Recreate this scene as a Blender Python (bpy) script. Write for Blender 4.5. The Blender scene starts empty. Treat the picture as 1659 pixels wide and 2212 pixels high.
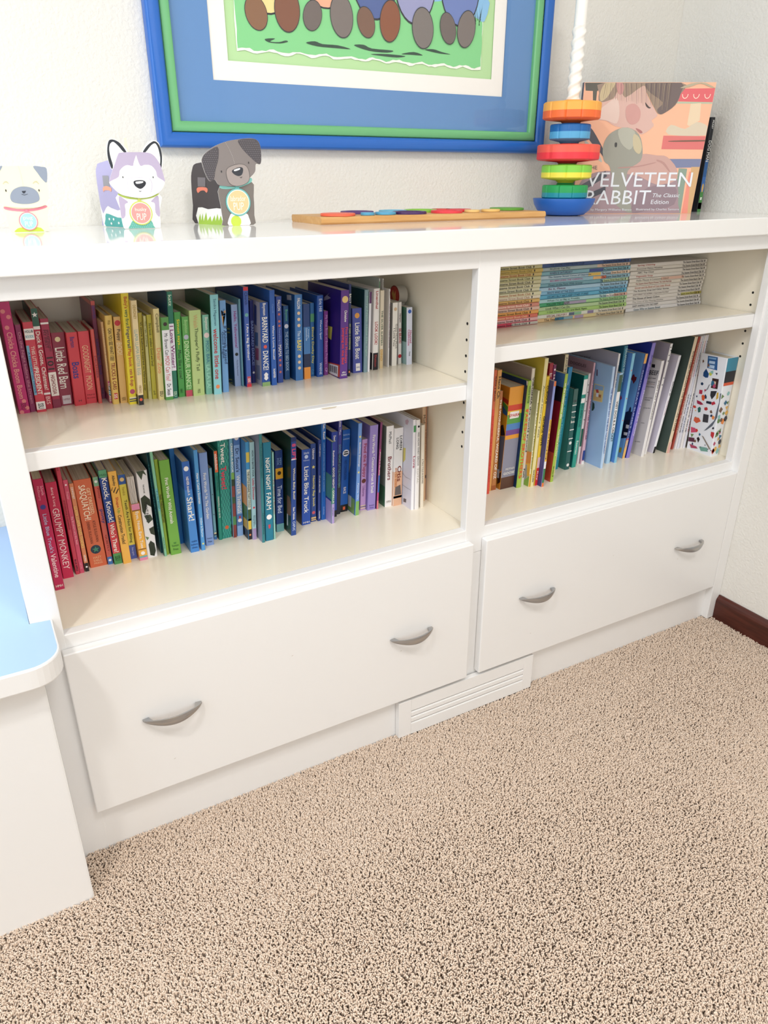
# children's room: built-in bookcase with window bench, carpet and toys
CAM_C=[-0.03603, -1.08961, 1.10908]
CAM_R=[[0.87271, -0.488239, -0.000641], [-0.203003, -0.361667, -0.909938], [0.444036, 0.794242, -0.414744]]
CAM_F=1590.65
BOOKS=[
('UL', 'b', 0.0116, 0.0283, 0.0136, 0.0304, 0.2313, 0.1799, '#cf2673', 'hot pink board book with coral dots, against the left end', [('Chicka Chicka Boom Boom', 0.26, 0.86, '#f0a8a0', 0.42, 0.5), ('SSU', 0.9, 0.96, '#7a1040', 0.4, 0.5)], [], {'dots': ('#f08a8a', [(0.08, 0.3), (0.13, 0.7), (0.22, 0.4), (0.885, 0.62), (0.95, 0.8), (0.985, 0.25)])}),
('UL', 'p', 0.029, 0.038, 0.0311, 0.0401, 0.2352, 0.143, '#9c2f66', 'slim plum paperback with faint script lettering', [('On the Night before the Dream', 0.08, 0.9, '#d58aa8', 0.5, 0.5)], [], {}),
('UL', 'b', 0.0383, 0.0529, 0.0427, 0.0575, 0.2268, 0.1472, '#d63a4c', 'red book with a pale blue "Presidential" strip', [('A PRESIDENTIAL PRIMER', 0.32, 0.78, '#1f4f86', 0.2, 0.14), ('THIS LITTLE', 0.26, 0.5, '#f4d8d0', 0.3, 0.62), ('PRESIDENT', 0.5, 0.8, '#f6f3ec', 0.42, 0.62), ('HOLUB', 0.085, 0.115, '#12304a', 0.5, 0.5, 0), ('ROODE', 0.14, 0.17, '#5aa0b8', 0.5, 0.5, 0), ('SSU', 0.9, 0.96, '#17171c', 0.5, 0.5)], [(0.07, 0.19, '#f6f3ec'), (0.25, 0.8, '#6fb4cf', 0, 0.28), (0.88, 0.97, '#f6f3ec')], {}),
('UL', 'b', 0.0536, 0.0644, 0.0586, 0.0694, 0.2394, 0.1655, '#c42a44', 'red book with a white star on its green top', [('Duck & Goose, Christmas!', 0.22, 0.8, '#f6f3ec', 0.6, 0.5), ('BIS', 0.87, 0.95, '#f6c8c8', 0.5, 0.5)], [(0, 0.17, '#1d5a45'), (0.17, 0.2, '#f6f3ec'), (0.83, 0.85, '#f6f3ec')], {'stars': [(0.06, 0.5, 0.42, '#f6f3ec')]}),
('UL', 'b', 0.065, 0.0778, 0.0696, 0.0825, 0.2403, 0.1483, '#a82447', 'wine red board book numbered 101 with a white label', [('MY FIRST', 0.12, 0.32, '#3a1020', 0.3, 0.35), ('SPOT-KEPTED-LEFTY', 0.12, 0.36, '#3a1020', 0.25, 0.7), ('101', 0.42, 0.56, '#17171c', 0.7, 0.5), ('HIGHOOSIA', 0.62, 0.84, '#8a1d2c', 0.42, 0.5)], [(0.04, 0.06, '#f6f3ec'), (0.59, 0.86, '#f3ece0'), (0.9, 1, '#8a1f40')], {}),
('UL', 'b', 0.0781, 0.0984, 0.0826, 0.1043, 0.2485, 0.1231, '#96243f', 'dark red board book lettered "Little Red Barn"', [('Little Red Barn', 0.2, 0.76, '#f6f3ec', 0.6, 0.5), ('HMH', 0.9, 0.93, '#8a4a5a', 0.3, 0.52, 0)], [(0.86, 0.98, '#d9cfd0', 0.2, 0.85)], {'dots': ('#e8d8a0', [(0.09, 0.45)])}),
('UL', 'b', 0.0992, 0.1176, 0.1046, 0.1221, 0.2357, 0.1236, '#d93a44', 'bright red board book lettered "Boats" in navy', [('Barton', 0.06, 0.2, '#4a2a7a', 0.34, 0.5), ('Boats', 0.4, 0.62, '#2c2a86', 0.55, 0.5), ('H', 0.92, 0.945, '#5a2030', 0.15, 0.5, 0)], [], {}),
('UL', 'b', 0.1184, 0.1364, 0.1235, 0.1415, 0.2405, 0.123, '#e0404a', 'coral red board book with tall cream capitals', [('GOODNIGHT  MOON', 0.19, 0.8, '#f0c8a0', 0.45, 0.5), ('Hurd', 0.865, 0.885, '#8a1a24', 0.4, 0.5, 0), ('Brown', 0.91, 0.93, '#8a1a24', 0.45, 0.5, 0)], [], {}),
('UL', 'p', 0.1377, 0.1434, 0.143, 0.1487, 0.2325, 0.126, '#d8584f', 'very thin coral paperback before the plum tab book', [('DECEMBER', 0.35, 0.65, '#7a2040', 0.5, 0.5)], [], {}),
('UL', 'b', 0.147, 0.1541, 0.1542, 0.1613, 0.261, 0.1675, '#8c3a5c', 'tall plum tab book with purple lettering', [('SIWEL', 0.05, 0.18, '#5a3a90', 0.5, 0.5), ('Learning Tab Book', 0.38, 0.75, '#4a2a80', 0.5, 0.5), ('Wick', 0.88, 0.95, '#301a50', 0.5, 0.5)], [(0, 0.04, '#d8584f')], {}),
('UL', 'b', 0.1544, 0.1578, 0.1604, 0.1646, 0.2245, 0.1383, '#ddb078', 'tan book with a coloured alphabet block at its foot', [('EAMTO LITTLE AMANDA', 0.08, 0.6, '#f0dcb0', 0.5, 0.5), ('TOP IT ALL', 0.74, 0.98, '#f6f3ec', 0.7, 0.5)], [(0.72, 0.78, '#c04a7a'), (0.78, 0.84, '#3a3a60'), (0.84, 0.9, '#3f9bb0'), (0.9, 1, '#b85a80')], {}),
('UL', 'h', 0.1581, 0.1687, 0.1659, 0.1779, 0.2136, 0.1493, '#e8c35e', 'mustard book lettered "TRUCKS & CARS" in maroon', [('Wick', 0.05, 0.1, '#8a6a20', 0.35, 0.5), ('CAN YOU SEE WHAT I SEE?', 0.14, 0.5, '#3a2418', 0.45, 0.5), ('TRUCKS & CARS', 0.52, 0.83, '#8a2020', 0.5, 0.5), ('SIS', 0.88, 0.93, '#f6f3ec', 0.4, 0.5)], [(0.87, 0.94, '#d8262f', 0.25, 0.8)], {}),
('UL', 'b', 0.1708, 0.1825, 0.1796, 0.1913, 0.2146, 0.146, '#e6b96c', 'tan "Puppy" board book with a red flower', [('Puppy', 0.14, 0.27, '#3a2a1a', 0.5, 0.5), ('BOO!', 0.29, 0.43, '#f2ddb8', 0.6, 0.5), ('NEWS', 0.93, 0.97, '#8a6a30', 0.5, 0.5)], [], {'dots': ('#d02a34', [(0.07, 0.5)]), 'dotr': 0.4}),
('UL', 'b', 0.1828, 0.1949, 0.1939, 0.2061, 0.1989, 0.1847, '#f2dd2a', 'tall bright yellow "Play book" with multicoloured lettering', [("Baby's", 0.03, 0.13, '#c8522a', 0.5, 0.5), ('very first', 0.14, 0.28, '#2f6a4a', 0.5, 0.5), ('Fingertrail', 0.29, 0.48, '#1f2a6a', 0.5, 0.5), ('Play book', 0.49, 0.65, '#c82a3a', 0.5, 0.5), ('cats & dogs', 0.67, 0.83, '#b83a4a', 0.5, 0.5)], [(0.93, 0.945, '#f3e8b0'), (0.945, 0.955, '#31425f'), (0.965, 0.975, '#31425f')], {'dots': ('#c0486a', [(0.88, 0.5)]), 'dotr': 0.35}),
('UL', 'b', 0.1952, 0.2044, 0.2057, 0.2154, 0.1869, 0.1739, '#eed9a0', 'cream board book with blue capitals and black foot', [('DEWDNEY', 0.04, 0.17, '#b89a4a', 0.4, 0.5), ('LLAMA LLAMA EASTER EGG', 0.27, 0.7, '#88b0b0', 0.5, 0.5), ('VIKING', 0.8, 0.88, '#a88a5a', 0.4, 0.5)], [(0.9, 1, '#17171c')], {'dots': ('#e8603a', [(0.945, 0.5)]), 'dotr': 0.28}),
('UL', 'p', 0.2119, 0.2187, 0.2216, 0.2284, 0.2233, 0.148, '#c6b63a', 'olive yellow paperback with black script', [('Vi stork before Intered in Vitrine cup', 0.1, 0.9, '#4a4410', 0.5, 0.5)], [], {}),
('UL', 'p', 0.219, 0.2254, 0.2283, 0.2329, 0.2166, 0.1433, '#d3cf86', 'pale yellow green "Ugly Duckling" paperback', [('The Ugly Duckling', 0.06, 0.36, '#6a6a20', 0.5, 0.5), ('HarperCollins', 0.78, 0.9, '#8a8a3a', 0.3, 0.5)], [], {}),
('UL', 'p', 0.2257, 0.2337, 0.2338, 0.242, 0.2152, 0.1449, '#c9c23c', 'chartreuse paperback with thin script title', [('First book - smallest Good and Small', 0.1, 0.6, '#5a5a14', 0.45, 0.5), ('o-0', 0.9, 0.95, '#5a5a14', 0.4, 0.5)], [], {}),
('UL', 'b', 0.234, 0.2437, 0.243, 0.2532, 0.203, 0.1556, '#ecdc94', 'cream yellow board book with a peach title', [('Campbell', 0.05, 0.25, '#7a6a4a', 0.5, 0.5), ('Dear Zoo', 0.42, 0.7, '#eea070', 0.6, 0.5), ('SSU', 0.9, 0.96, '#3a3420', 0.5, 0.5)], [], {}),
('UL', 'b', 0.2441, 0.2574, 0.2526, 0.2655, 0.1953, 0.1418, '#58a04a', 'green book with a white panel and red question', [('Mr. Brown Can', 0.19, 0.45, '#17171c', 0.4, 0.5), ('MOO! Can You?', 0.46, 0.76, '#c82a3a', 0.5, 0.5), ('Dr. Seuss', 0.8, 0.94, '#17171c', 0.45, 0.5)], [(0.15, 0.96, '#f0f2f4')], {'dots': ('#3a2a2a', [(0.08, 0.5)]), 'dotr': 0.25}),
('UL', 'p', 0.2577, 0.2666, 0.2684, 0.2777, 0.2, 0.1824, '#1f7a60', 'dark green "I Love Winter" book rising above its neighbours', [('katz', 0.03, 0.13, '#d0ecd8', 0.5, 0.5), ('I Love Winter!', 0.31, 0.7, '#8a2a7a', 0.6, 0.5), ('SSU', 0.93, 0.98, '#d0ecd8', 0.5, 0.5)], [(0.29, 0.73, '#f0ecf4')], {'cover': '#1d4f7a'}),
('UL', 'b', 0.2692, 0.2809, 0.2769, 0.2887, 0.204, 0.1472, '#47a044', 'green board book with yellow and black lettering', [('Simon says...', 0.08, 0.42, '#e8dc3a', 0.45, 0.5), ('Moo like a cow!', 0.44, 0.78, '#17171c', 0.45, 0.5), ('make it', 0.9, 0.95, '#1f5a20', 0.4, 0.5)], [], {}),
('UL', 'b', 0.2815, 0.2935, 0.2889, 0.301, 0.2017, 0.139, '#5fae50', 'green "Dinosaur Dance" board book with pink foot', [('Boynton', 0.04, 0.2, '#a8d890', 0.5, 0.5), ('DINOSAUR DANCE!', 0.3, 0.9, '#cfeab8', 0.6, 0.5)], [(0.92, 1, '#cf4a60')], {'dots': ('#b8bcc8', [(0.25, 0.5)]), 'dotr': 0.35}),
('UL', 'b', 0.2938, 0.3145, 0.3018, 0.3225, 0.198, 0.1488, '#bcd584', 'wide pale green board book with dark serif title', [("Thumper's Fluffy Tail", 0.2, 0.7, '#55683a', 0.32, 0.5), ('Disney', 0.8, 0.86, '#6a7a4a', 0.2, 0.5), ('PRESS', 0.92, 0.97, '#6a7a4a', 0.2, 0.5), ('Walsh', 0.05, 0.2, '#cfae7a', 0.3, 0.5)], [], {}),
('UL', 'b', 0.3171, 0.3287, 0.3241, 0.3356, 0.1976, 0.1398, '#7cc0a4', 'sea green "Moo, Baa" board book with a lamb', [('Boynton', 0.03, 0.18, '#f6f3ec', 0.5, 0.5), ('MOO, BAA,', 0.32, 0.6, '#2f7a9a', 0.5, 0.5), ('LA LA LA!', 0.62, 0.92, '#a8e4d0', 0.5, 0.5)], [], {'dots': ('#f0d8d0', [(0.25, 0.5)]), 'dotr': 0.4}),
('UL', 'b', 0.329, 0.3435, 0.3383, 0.3528, 0.1893, 0.1734, '#8bd3d8', 'tall aqua "welcome little one" board book', [('Sandra Magsamen', 0.04, 0.3, '#2a5a7a', 0.35, 0.5), ('welcome little one', 0.33, 0.84, '#c0242e', 0.5, 0.5)], [], {'dots': ('#f08a50', [(0.92, 0.5)]), 'dotr': 0.25, 'cover': '#1d5a3a'}),
('UL', 'b', 0.3475, 0.359, 0.3558, 0.3673, 0.1959, 0.1618, '#6fa6da', 'sky blue "If Animals Kissed" book with a giraffe', [('If Animals Kissed', 0.27, 0.68, '#1f3a6a', 0.4, 0.72), ('Good Night', 0.33, 0.62, '#1f3a6a', 0.4, 0.28), ('PAUL &', 0.09, 0.17, '#3a6aa0', 0.3, 0.6)], [], {'poly': [('#e0a050', [(0.2, 0.1), (0.45, 0.28), (0.5, 0.12), (0.9, 0.1), (0.9, 0.14), (0.3, 0.16)])]}),
('UL', 'b', 0.3806, 0.3927, 0.3856, 0.3977, 0.2261, 0.1486, '#9fb8df', 'pale blue "Hello, Yellowstone!" board book', [('Hello, Yellowstone!', 0.08, 0.52, '#a02a8a', 0.45, 0.5), ('Martha Day Zschock', 0.67, 0.87, '#5a5a8a', 0.25, 0.5)], [], {'dots': ('#17171c', [(0.6, 0.5)]), 'dotr': 0.25, 'cover': '#1b5068', 'sp': [('#cfc850', [(0.028, 0.1034), (0.0134, 0.1049), (0.0138, 0.1024), (0.0285, 0.1009)]), ('#cfc850', [(0.0292, 0.0967), (0.0135, 0.0985), (0.0139, 0.096), (0.0296, 0.0942)]), ('#cfc850', [(0.0344, 0.007), (0.0155, 0.0103), (0.0158, 0.0082), (0.0347, 0.0049)]), ('#cfc850', [(0.0343, 0.001), (0.0149, 0.0043), (0.0153, 0.0018), (0.0348, 0.0005)])], 'st': []}),
('UL', 'p', 0.393, 0.3961, 0.3984, 0.4022, 0.2198, 0.1585, '#6fa8b0', 'thin grey teal book beside the red-tipped one', [], [(0.0, 0.0, '#f6f3ec')], {}),
('UL', 'b', 0.3982, 0.4076, 0.4052, 0.4146, 0.2103, 0.1796, '#4062b4', 'blue "I Am a Big Brother" book with red tips', [('Church', 0.05, 0.17, '#1d3478', 0.5, 0.5), ('I Am a Big Brother!', 0.36, 0.72, '#f6f3ec', 0.5, 0.5), ('SIS', 0.91, 0.95, '#f6f3ec', 0.4, 0.5)], [(0, 0.035, '#e0303a'), (0.89, 0.96, '#d8505a', 0.15, 0.85), (0.965, 1, '#e0303a')], {'dots': ('#6ab0a8', [(0.27, 0.5)]), 'dotr': 0.35, 'cover': '#1b3f86'}),
('UL', 'b', 0.4171, 0.4243, 0.4236, 0.4308, 0.2341, 0.1522, '#28307c', 'worn navy "Barnyard Dance" paperback, the thin copy', [('BARNYARD DANCE!', 0.24, 0.78, '#8aa0d8', 0.6, 0.5)], [], {'dots': ('#e8e4e0', [(0.87, 0.5)]), 'dotr': 0.3}),
('UL', 'b', 0.4246, 0.441, 0.4311, 0.4467, 0.2004, 0.1523, '#1f4fa0', 'thick worn blue "Barnyard Dance" board book', [('Boynton', 0.01, 0.15, '#f6f3ec', 0.4, 0.45), ('BARNYARD', 0.17, 0.47, '#f6f3ec', 0.55, 0.5), ('DANCE!', 0.57, 0.8, '#f6f3ec', 0.55, 0.5)], [(0.95, 1, '#8ab06a')], {'dots': ('#e8584a', [(0.52, 0.5)]), 'dotr': 0.2, 'cover': '#b9b6c6', 'blob': ('#f0eee8', 0.88), 'sp': [('#28418f', [(0.0303, 0.1463), (0.0175, 0.1441), (0.0207, 0.1086), (0.0328, 0.11)]), ('#3f6aa0', [(0.0304, 0.0957), (0.0139, 0.0969), (0.016, 0.0721), (0.0327, 0.0707)]), ('#a04a6a', [(0.0308, 0.0661), (0.0131, 0.0685), (0.015, 0.0459), (0.0313, 0.0443)]), ('#7a86a8', [(0.0289, 0.0347), (0.0096, 0.0378), (0.0106, 0.0099), (0.0297, 0.0091)])], 'st': []}),
('UL', 'b', 0.4435, 0.4537, 0.4496, 0.4598, 0.1985, 0.1726, '#2a5fb4', 'tall worn blue "Where Is Love" book', [('Capucilli', 0.14, 0.23, '#6a90d0', 0.3, 0.5), ('Where Is Love, Biscuit?', 0.36, 0.72, '#f6f3ec', 0.35, 0.5), ('HARPER', 0.82, 0.92, '#f6f3ec', 0.35, 0.5)], [], {}),
('UL', 'b', 0.4597, 0.471, 0.4655, 0.4768, 0.21, 0.1591, '#2d4a9c', 'indigo "Everything is MAMA" board book', [('FALLON', 0.04, 0.16, '#f6f3ec', 0.4, 0.5), ('Everything is', 0.36, 0.54, '#8aa0d8', 0.3, 0.5), ('MAMA', 0.55, 0.69, '#f6f3ec', 0.45, 0.5)], [], {'dots': ('#d06a5a', [(0.2, 0.5), (0.28, 0.5), (0.33, 0.5), (0.73, 0.5), (0.79, 0.5), (0.87, 0.5)])}),
('UL', 'b', 0.4812, 0.4919, 0.4859, 0.4966, 0.2272, 0.1386, '#1d5590', 'teal blue "Going to Bed" board book', [('Boynton', 0.05, 0.2, '#6ac09a', 0.5, 0.5), ('THE GOING TO BED BOOK', 0.34, 0.88, '#b8d4e8', 0.45, 0.5)], [], {'dots': ('#e8e8f0', [(0.27, 0.5)]), 'dotr': 0.38}),
('UL', 'b', 0.4963, 0.5116, 0.5021, 0.5174, 0.209, 0.1598, '#3a76b4', 'blue "This is BABY" board book with small pictures', [('FALLON', 0.04, 0.16, '#f6f3ec', 0.35, 0.5), ('This is', 0.41, 0.51, '#cfe0ea', 0.35, 0.5), ('BABY', 0.52, 0.65, '#f0dc60', 0.45, 0.5)], [], {'dots': ('#e8c89a', [(0.21, 0.5), (0.28, 0.5), (0.35, 0.5), (0.71, 0.5), (0.78, 0.5), (0.85, 0.5)]), 'cover': '#1b4f8a', 'sp': [('#c8ccd8', [(0.0375, 0.1552), (0.0158, 0.1574), (0.0149, 0.1483), (0.0366, 0.1463)])], 'st': []}),
('UL', 'b', 0.515, 0.5292, 0.5193, 0.5334, 0.2126, 0.1413, '#1d3f78', 'navy bedtime construction book with an orange foot', [('Goodnight,', 0.33, 0.45, '#c8dcf0', 0.2, 0.7), ('Construction Site', 0.31, 0.48, '#c8dcf0', 0.2, 0.45)], [(0.84, 1, '#ef9433'), (0.3, 0.66, '#3d79b4'), (0.66, 0.84, '#14284c')], {}),
('UL', 'b', 0.5343, 0.5428, 0.5395, 0.548, 0.2251, 0.1399, '#1f66a8', 'deep blue "Ducky Day" board book with yellow lettering', [("Elmo's Ducky Day", 0.32, 0.82, '#e8dc50', 0.6, 0.55), ('Cub', 0.9, 0.97, '#5aa0d0', 0.5, 0.5)], [(0.14, 0.25, '#4a9a6a')], {}),
('UL', 'h', 0.5444, 0.5577, 0.5501, 0.5634, 0.2151, 0.1543, '#1c4fa2', 'tall royal blue hardback with white serif title', [('Eric Hill', 0.04, 0.19, '#c8d8f0', 0.4, 0.5), ("Where's Spot?", 0.29, 0.53, '#c8d8f0', 0.35, 0.5), ('WARNE', 0.82, 0.97, '#c8d8f0', 0.35, 0.5)], [], {}),
('UL', 'b', 0.5619, 0.5706, 0.5663, 0.5749, 0.2218, 0.1233, '#8a3c96', 'magenta "Bedtime Prayers" board book', [('My First Book of Bedtime Prayers', 0.06, 0.82, '#e0b0e0', 0.6, 0.5), ('CP', 0.88, 0.95, '#e0b0e0', 0.5, 0.5)], [], {}),
('UL', 'b', 0.5762, 0.5929, 0.5838, 0.6005, 0.1807, 0.1653, '#5d2f8c', 'big purple board book with orange counting title', [('Christelow', 0.22, 0.35, '#f6f3ec', 0.28, 0.6), ('Five Little Monkeys', 0.41, 0.82, '#e8502a', 0.34, 0.7), ('Jumping on the Bed', 0.41, 0.83, '#e8402a', 0.34, 0.3), ('HMH', 0.945, 0.97, '#f6f3ec', 0.4, 0.5, 0), ('abc', 0.915, 0.935, '#f6f3ec', 0.3, 0.5, 0)], [], {'dots': ('#e8c878', [(0.1, 0.5)]), 'dotr': 0.38, 'cover': '#2a1a78', 'sp': [('#c8442c', [(0.0536, 0.0225), (0.0005, 0.0273), (0.0005, 0.0026), (0.053, 0.0005)]), ('#e6e2e2', [(0.0519, 0.0206), (0.0083, 0.0238), (0.0092, 0.0023), (0.0514, 0.0016)]), ('#2a2030', [(0.0464, 0.0179), (0.0448, 0.0179), (0.0445, 0.0056), (0.0461, 0.0056)]), ('#2a2030', [(0.0431, 0.0183), (0.0403, 0.0185), (0.04, 0.006), (0.0428, 0.0057)]), ('#2a2030', [(0.0387, 0.0186), (0.0374, 0.0185), (0.0371, 0.0059), (0.0383, 0.006)]), ('#2a2030', [(0.0354, 0.019), (0.0322, 0.0193), (0.0318, 0.0065), (0.0351, 0.0061)]), ('#2a2030', [(0.0305, 0.0192), (0.0293, 0.0191), (0.029, 0.0064), (0.0302, 0.0064)]), ('#2a2030', [(0.0277, 0.0195), (0.0257, 0.0195), (0.0253, 0.0066), (0.0273, 0.0065)]), ('#2a2030', [(0.0237, 0.0198), (0.0201, 0.0202), (0.0197, 0.0073), (0.0233, 0.0068)]), ('#2a2030', [(0.0185, 0.0203), (0.0173, 0.0202), (0.0169, 0.007), (0.0181, 0.0071)]), ('#2a2030', [(0.0153, 0.0206), (0.013, 0.0208), (0.0125, 0.0074), (0.0149, 0.0072)]), ('#c8c050', [(0.0552, 0.0928), (0.0351, 0.0934), (0.0396, 0.0679), (0.0547, 0.0705)]), ('#a8a4c8', [(0.0725, 0.1445), (0.0478, 0.1558), (0.0589, 0.1495), (0.0436, 0.1465), (0.0595, 0.1411), (0.0749, 0.1375)])], 'st': []}),
('UL', 'p', 0.599, 0.6041, 0.6053, 0.6104, 0.1906, 0.174, '#20306a', 'thin dark navy paperback rising behind the purple book', [('BALLY', 0.1, 0.2, '#f6f3ec', 0.7, 0.5), ('MY DAD IS AWESOME', 0.42, 0.7, '#d8e080', 0.6, 0.5)], [(0.92, 1, '#17171c')], {'dots': ('#e8803a', [(0.95, 0.5)]), 'dotr': 0.35}),
('UL', 'b', 0.619, 0.64, 0.6195, 0.6404, 0.2079, 0.126, '#4a55a8', 'periwinkle "Little Blue Boat" board book', [('Little Blue Boat', 0.22, 0.78, '#f6f3ec', 0.42, 0.5), ('HMH', 0.9, 0.925, '#4a55a8', 0.2, 0.52, 0)], [(0.85, 0.97, '#f6f3ec', 0.3, 0.75)], {'dots': ('#e8a040', [(0.11, 0.5)]), 'dotr': 0.25}),
('UL', 'h', 0.6403, 0.6491, 0.645, 0.6543, 0.2028, 0.1599, '#7f9ea4', 'tall grey teal hardback with faded title', [('Sorry Nana, Hold Me Tight', 0.07, 0.8, '#a8d0c0', 0.45, 0.5)], [], {'cover': '#12414e'}),
('UL', 'p', 0.6496, 0.6547, 0.6557, 0.6607, 0.2039, 0.1552, '#ecebee', 'white booklet with a purple top', [], [(0, 0.14, '#5a2060')], {}),
('UL', 'h', 0.665, 0.6779, 0.6707, 0.6836, 0.2125, 0.159, '#f3efe8', 'white hardback lettered "LOOK LOOK!" in red', [('Linenthal', 0.03, 0.24, '#b02a2a', 0.35, 0.5), ('LOOK LOOK!', 0.4, 0.68, '#b02a2a', 0.45, 0.5), ('Dutton', 0.81, 0.96, '#b03a3a', 0.3, 0.5)], [(0.785, 1, '#1c1620')], {}),
('UL', 'p', 0.6821, 0.6843, 0.6855, 0.6877, 0.2195, 0.1764, '#b8c0b4', 'thin pale grey booklet with a green top sticker', [], [(0.03, 0.1, '#4a8a5a')], {}),
('UL', 'p', 0.6846, 0.6922, 0.6876, 0.6965, 0.2176, 0.154, '#e8ddc0', 'cream paperback with ink drawing and mixed title', [('THE SILVER SLIPPERS', 0.25, 0.7, '#3a5a4a', 0.4, 0.5), ('DINO', 0.75, 0.9, '#c89a4a', 0.5, 0.5)], [(0.75, 1, '#dcc490')], {}),
('UL', 'p', 0.7035, 0.7057, 0.7069, 0.7091, 0.2437, 0.1723, '#efece6', 'tall white book recessed behind the fire engine book', [('Martin', 0.02, 0.13, '#17171c', 0.55, 0.5)], [], {}),
('UL', 'p', 0.706, 0.7082, 0.7091, 0.7113, 0.2201, 0.155, '#f2efe8', 'white "Touch and Feel" fire engine book', [('TOUCH and FEEL FIRE ENGINE', 0.18, 0.75, '#a0708a', 0.5, 0.5)], [], {'poly': [('#17171c', [(0.4, 0.03), (0.8, 0.03), (0.6, 0.12), (0.5, 0.12)])]}),
('UL', 'b', 0.7173, 0.7291, 0.7194, 0.7312, 0.2239, 0.1272, '#f3efe0', 'ivory board book with a small bear drawing', [('Guess How Much', 0.33, 0.72, '#4a4438', 0.3, 0.75), ('I Love You', 0.4, 0.68, '#4a4438', 0.3, 0.35)], [], {'dots': ('#d8b890', [(0.1, 0.5)]), 'dotr': 0.3, 'cover': '#a8a49c'}),
('UL', 'p', 0.7378, 0.7458, 0.7371, 0.7451, 0.2329, 0.1258, '#f1ece4', 'white paperback with red and black lettering', [('BE BRAVE!', 0.42, 0.66, '#b82030', 0.6, 0.5), ('Hampera', 0.18, 0.32, '#5a1a20', 0.5, 0.5)], [], {'dots': ('#c8202c', [(0.87, 0.45)]), 'dotr': 0.5}),
('UL', 'b', 0.7497, 0.763, 0.7487, 0.762, 0.2186, 0.1164, '#dfe4f2', 'pale blue "Haunted Clubhouse" board book, rightmost', [('Haunted', 0.4, 0.62, '#c04a7a', 0.3, 0.7), ('Clubhouse', 0.38, 0.66, '#c04a7a', 0.3, 0.35), ('Disney', 0.77, 0.85, '#4a4a5a', 0.25, 0.5)], [], {'dots': ('#3060c0', [(0.07, 0.5)]), 'dotr': 0.3, 'cover': '#3f6a52', 'side': [('#9ec0b8', 0, 1, 0.6, 1)]}),
('LL', 'b', 0.006, 0.0214, 0.0065, 0.0219, 0.1528, 0.2068, '#c41c50', 'crimson board book with silver blue truck lettering', [('Schertle', 0.06, 0.14, '#f0a0b8', 0.25, 0.75), ('McElmurry', 0.06, 0.18, '#f0a0b8', 0.25, 0.35), ("Little Blue Truck's", 0.3, 0.65, '#b8b8e0', 0.35, 0.5), ('Valentine', 0.66, 0.88, '#f6d8e0', 0.45, 0.5), ('HMH', 0.95, 0.972, '#f6f3ec', 0.45, 0.5, 0)], [], {'dots': ('#3a3a90', [(0.24, 0.5)]), 'dotr': 0.28}),
('LL', 'b', 0.0238, 0.0417, 0.0254, 0.0434, 0.1894, 0.1841, '#d2264f', 'raspberry "Grumpy Monkey" board book', [('Lang & Lang', 0.06, 0.24, '#f6c0c8', 0.25, 0.5), ('GRUMPY MONKEY', 0.26, 0.9, '#fbe8e8', 0.5, 0.5)], [], {'poly': [('#f0b0b8', [(0.4, 0.05), (0.6, 0.05), (0.5, 0.08)])]}),
('LL', 'p', 0.046, 0.0528, 0.047, 0.0538, 0.1951, 0.235, '#cf3b50', 'thin tall red paperback next to the raspberry book', [('Vanessa', 0.06, 0.15, '#8a1a2a', 0.4, 0.5), ('10 STORIES FOR A GROWN-UP', 0.38, 0.62, '#7a1a24', 0.4, 0.5), ('BLUE APPLE', 0.87, 0.97, '#3a1a30', 0.4, 0.5)], [], {}),
('LL', 'b', 0.0531, 0.0608, 0.054, 0.0619, 0.1963, 0.1812, '#d9506a', 'rose "Big Brothers" board book with pale title', [('Frasier', 0.12, 0.2, '#f0a0b0', 0.4, 0.5), ('Big Brothers are the Best', 0.38, 0.68, '#f6b8c4', 0.4, 0.5), ('CAPSTONE', 0.88, 0.95, '#f0a0b0', 0.35, 0.5)], [], {'dots': ('#f6f3ec', [(0.05, 0.5)]), 'dotr': 0.2}),
('LL', 'b', 0.0626, 0.0698, 0.0628, 0.07, 0.1981, 0.1723, '#e08a5a', 'orange board book with yellow capitals and black foot', [('DEWDNEY', 0.04, 0.17, '#f6f3ec', 0.4, 0.5), ('LLAMA LLAMA GIVES THANKS', 0.25, 0.72, '#f2e080', 0.55, 0.5), ('VIKING', 0.8, 0.88, '#f6f3ec', 0.4, 0.5)], [(0.9, 1, '#17171c')], {'dots': ('#f6f3ec', [(0.945, 0.5)]), 'dotr': 0.25}),
('LL', 'b', 0.0734, 0.1029, 0.0708, 0.1003, 0.2076, 0.173, '#dc6a40', 'wide burnt orange book with a starry eye emblem', [('GET DRESSED,', 0.1, 0.4, '#f6d8b0', 0.2, 0.72), ('SASQUATCH!', 0.06, 0.45, '#fbecd4', 0.38, 0.38), ('KYLE SULLIVAN', 0.47, 0.71, '#7a3424', 0.14, 0.7), ('DEREK SULLIVAN', 0.47, 0.72, '#7a3424', 0.14, 0.36), ('HAZY', 0.875, 0.9, '#e8b890', 0.3, 0.5, 0), ('DELL', 0.91, 0.935, '#e8b890', 0.3, 0.5, 0), ('PRESS', 0.945, 0.965, '#e8b890', 0.3, 0.5, 0)], [], {'dots': ('#173445', [(0.795, 0.5)]), 'dotr': 0.3, 'stars': [(0.795, 0.5, 0.22, '#3d8a6a')]}),
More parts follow.
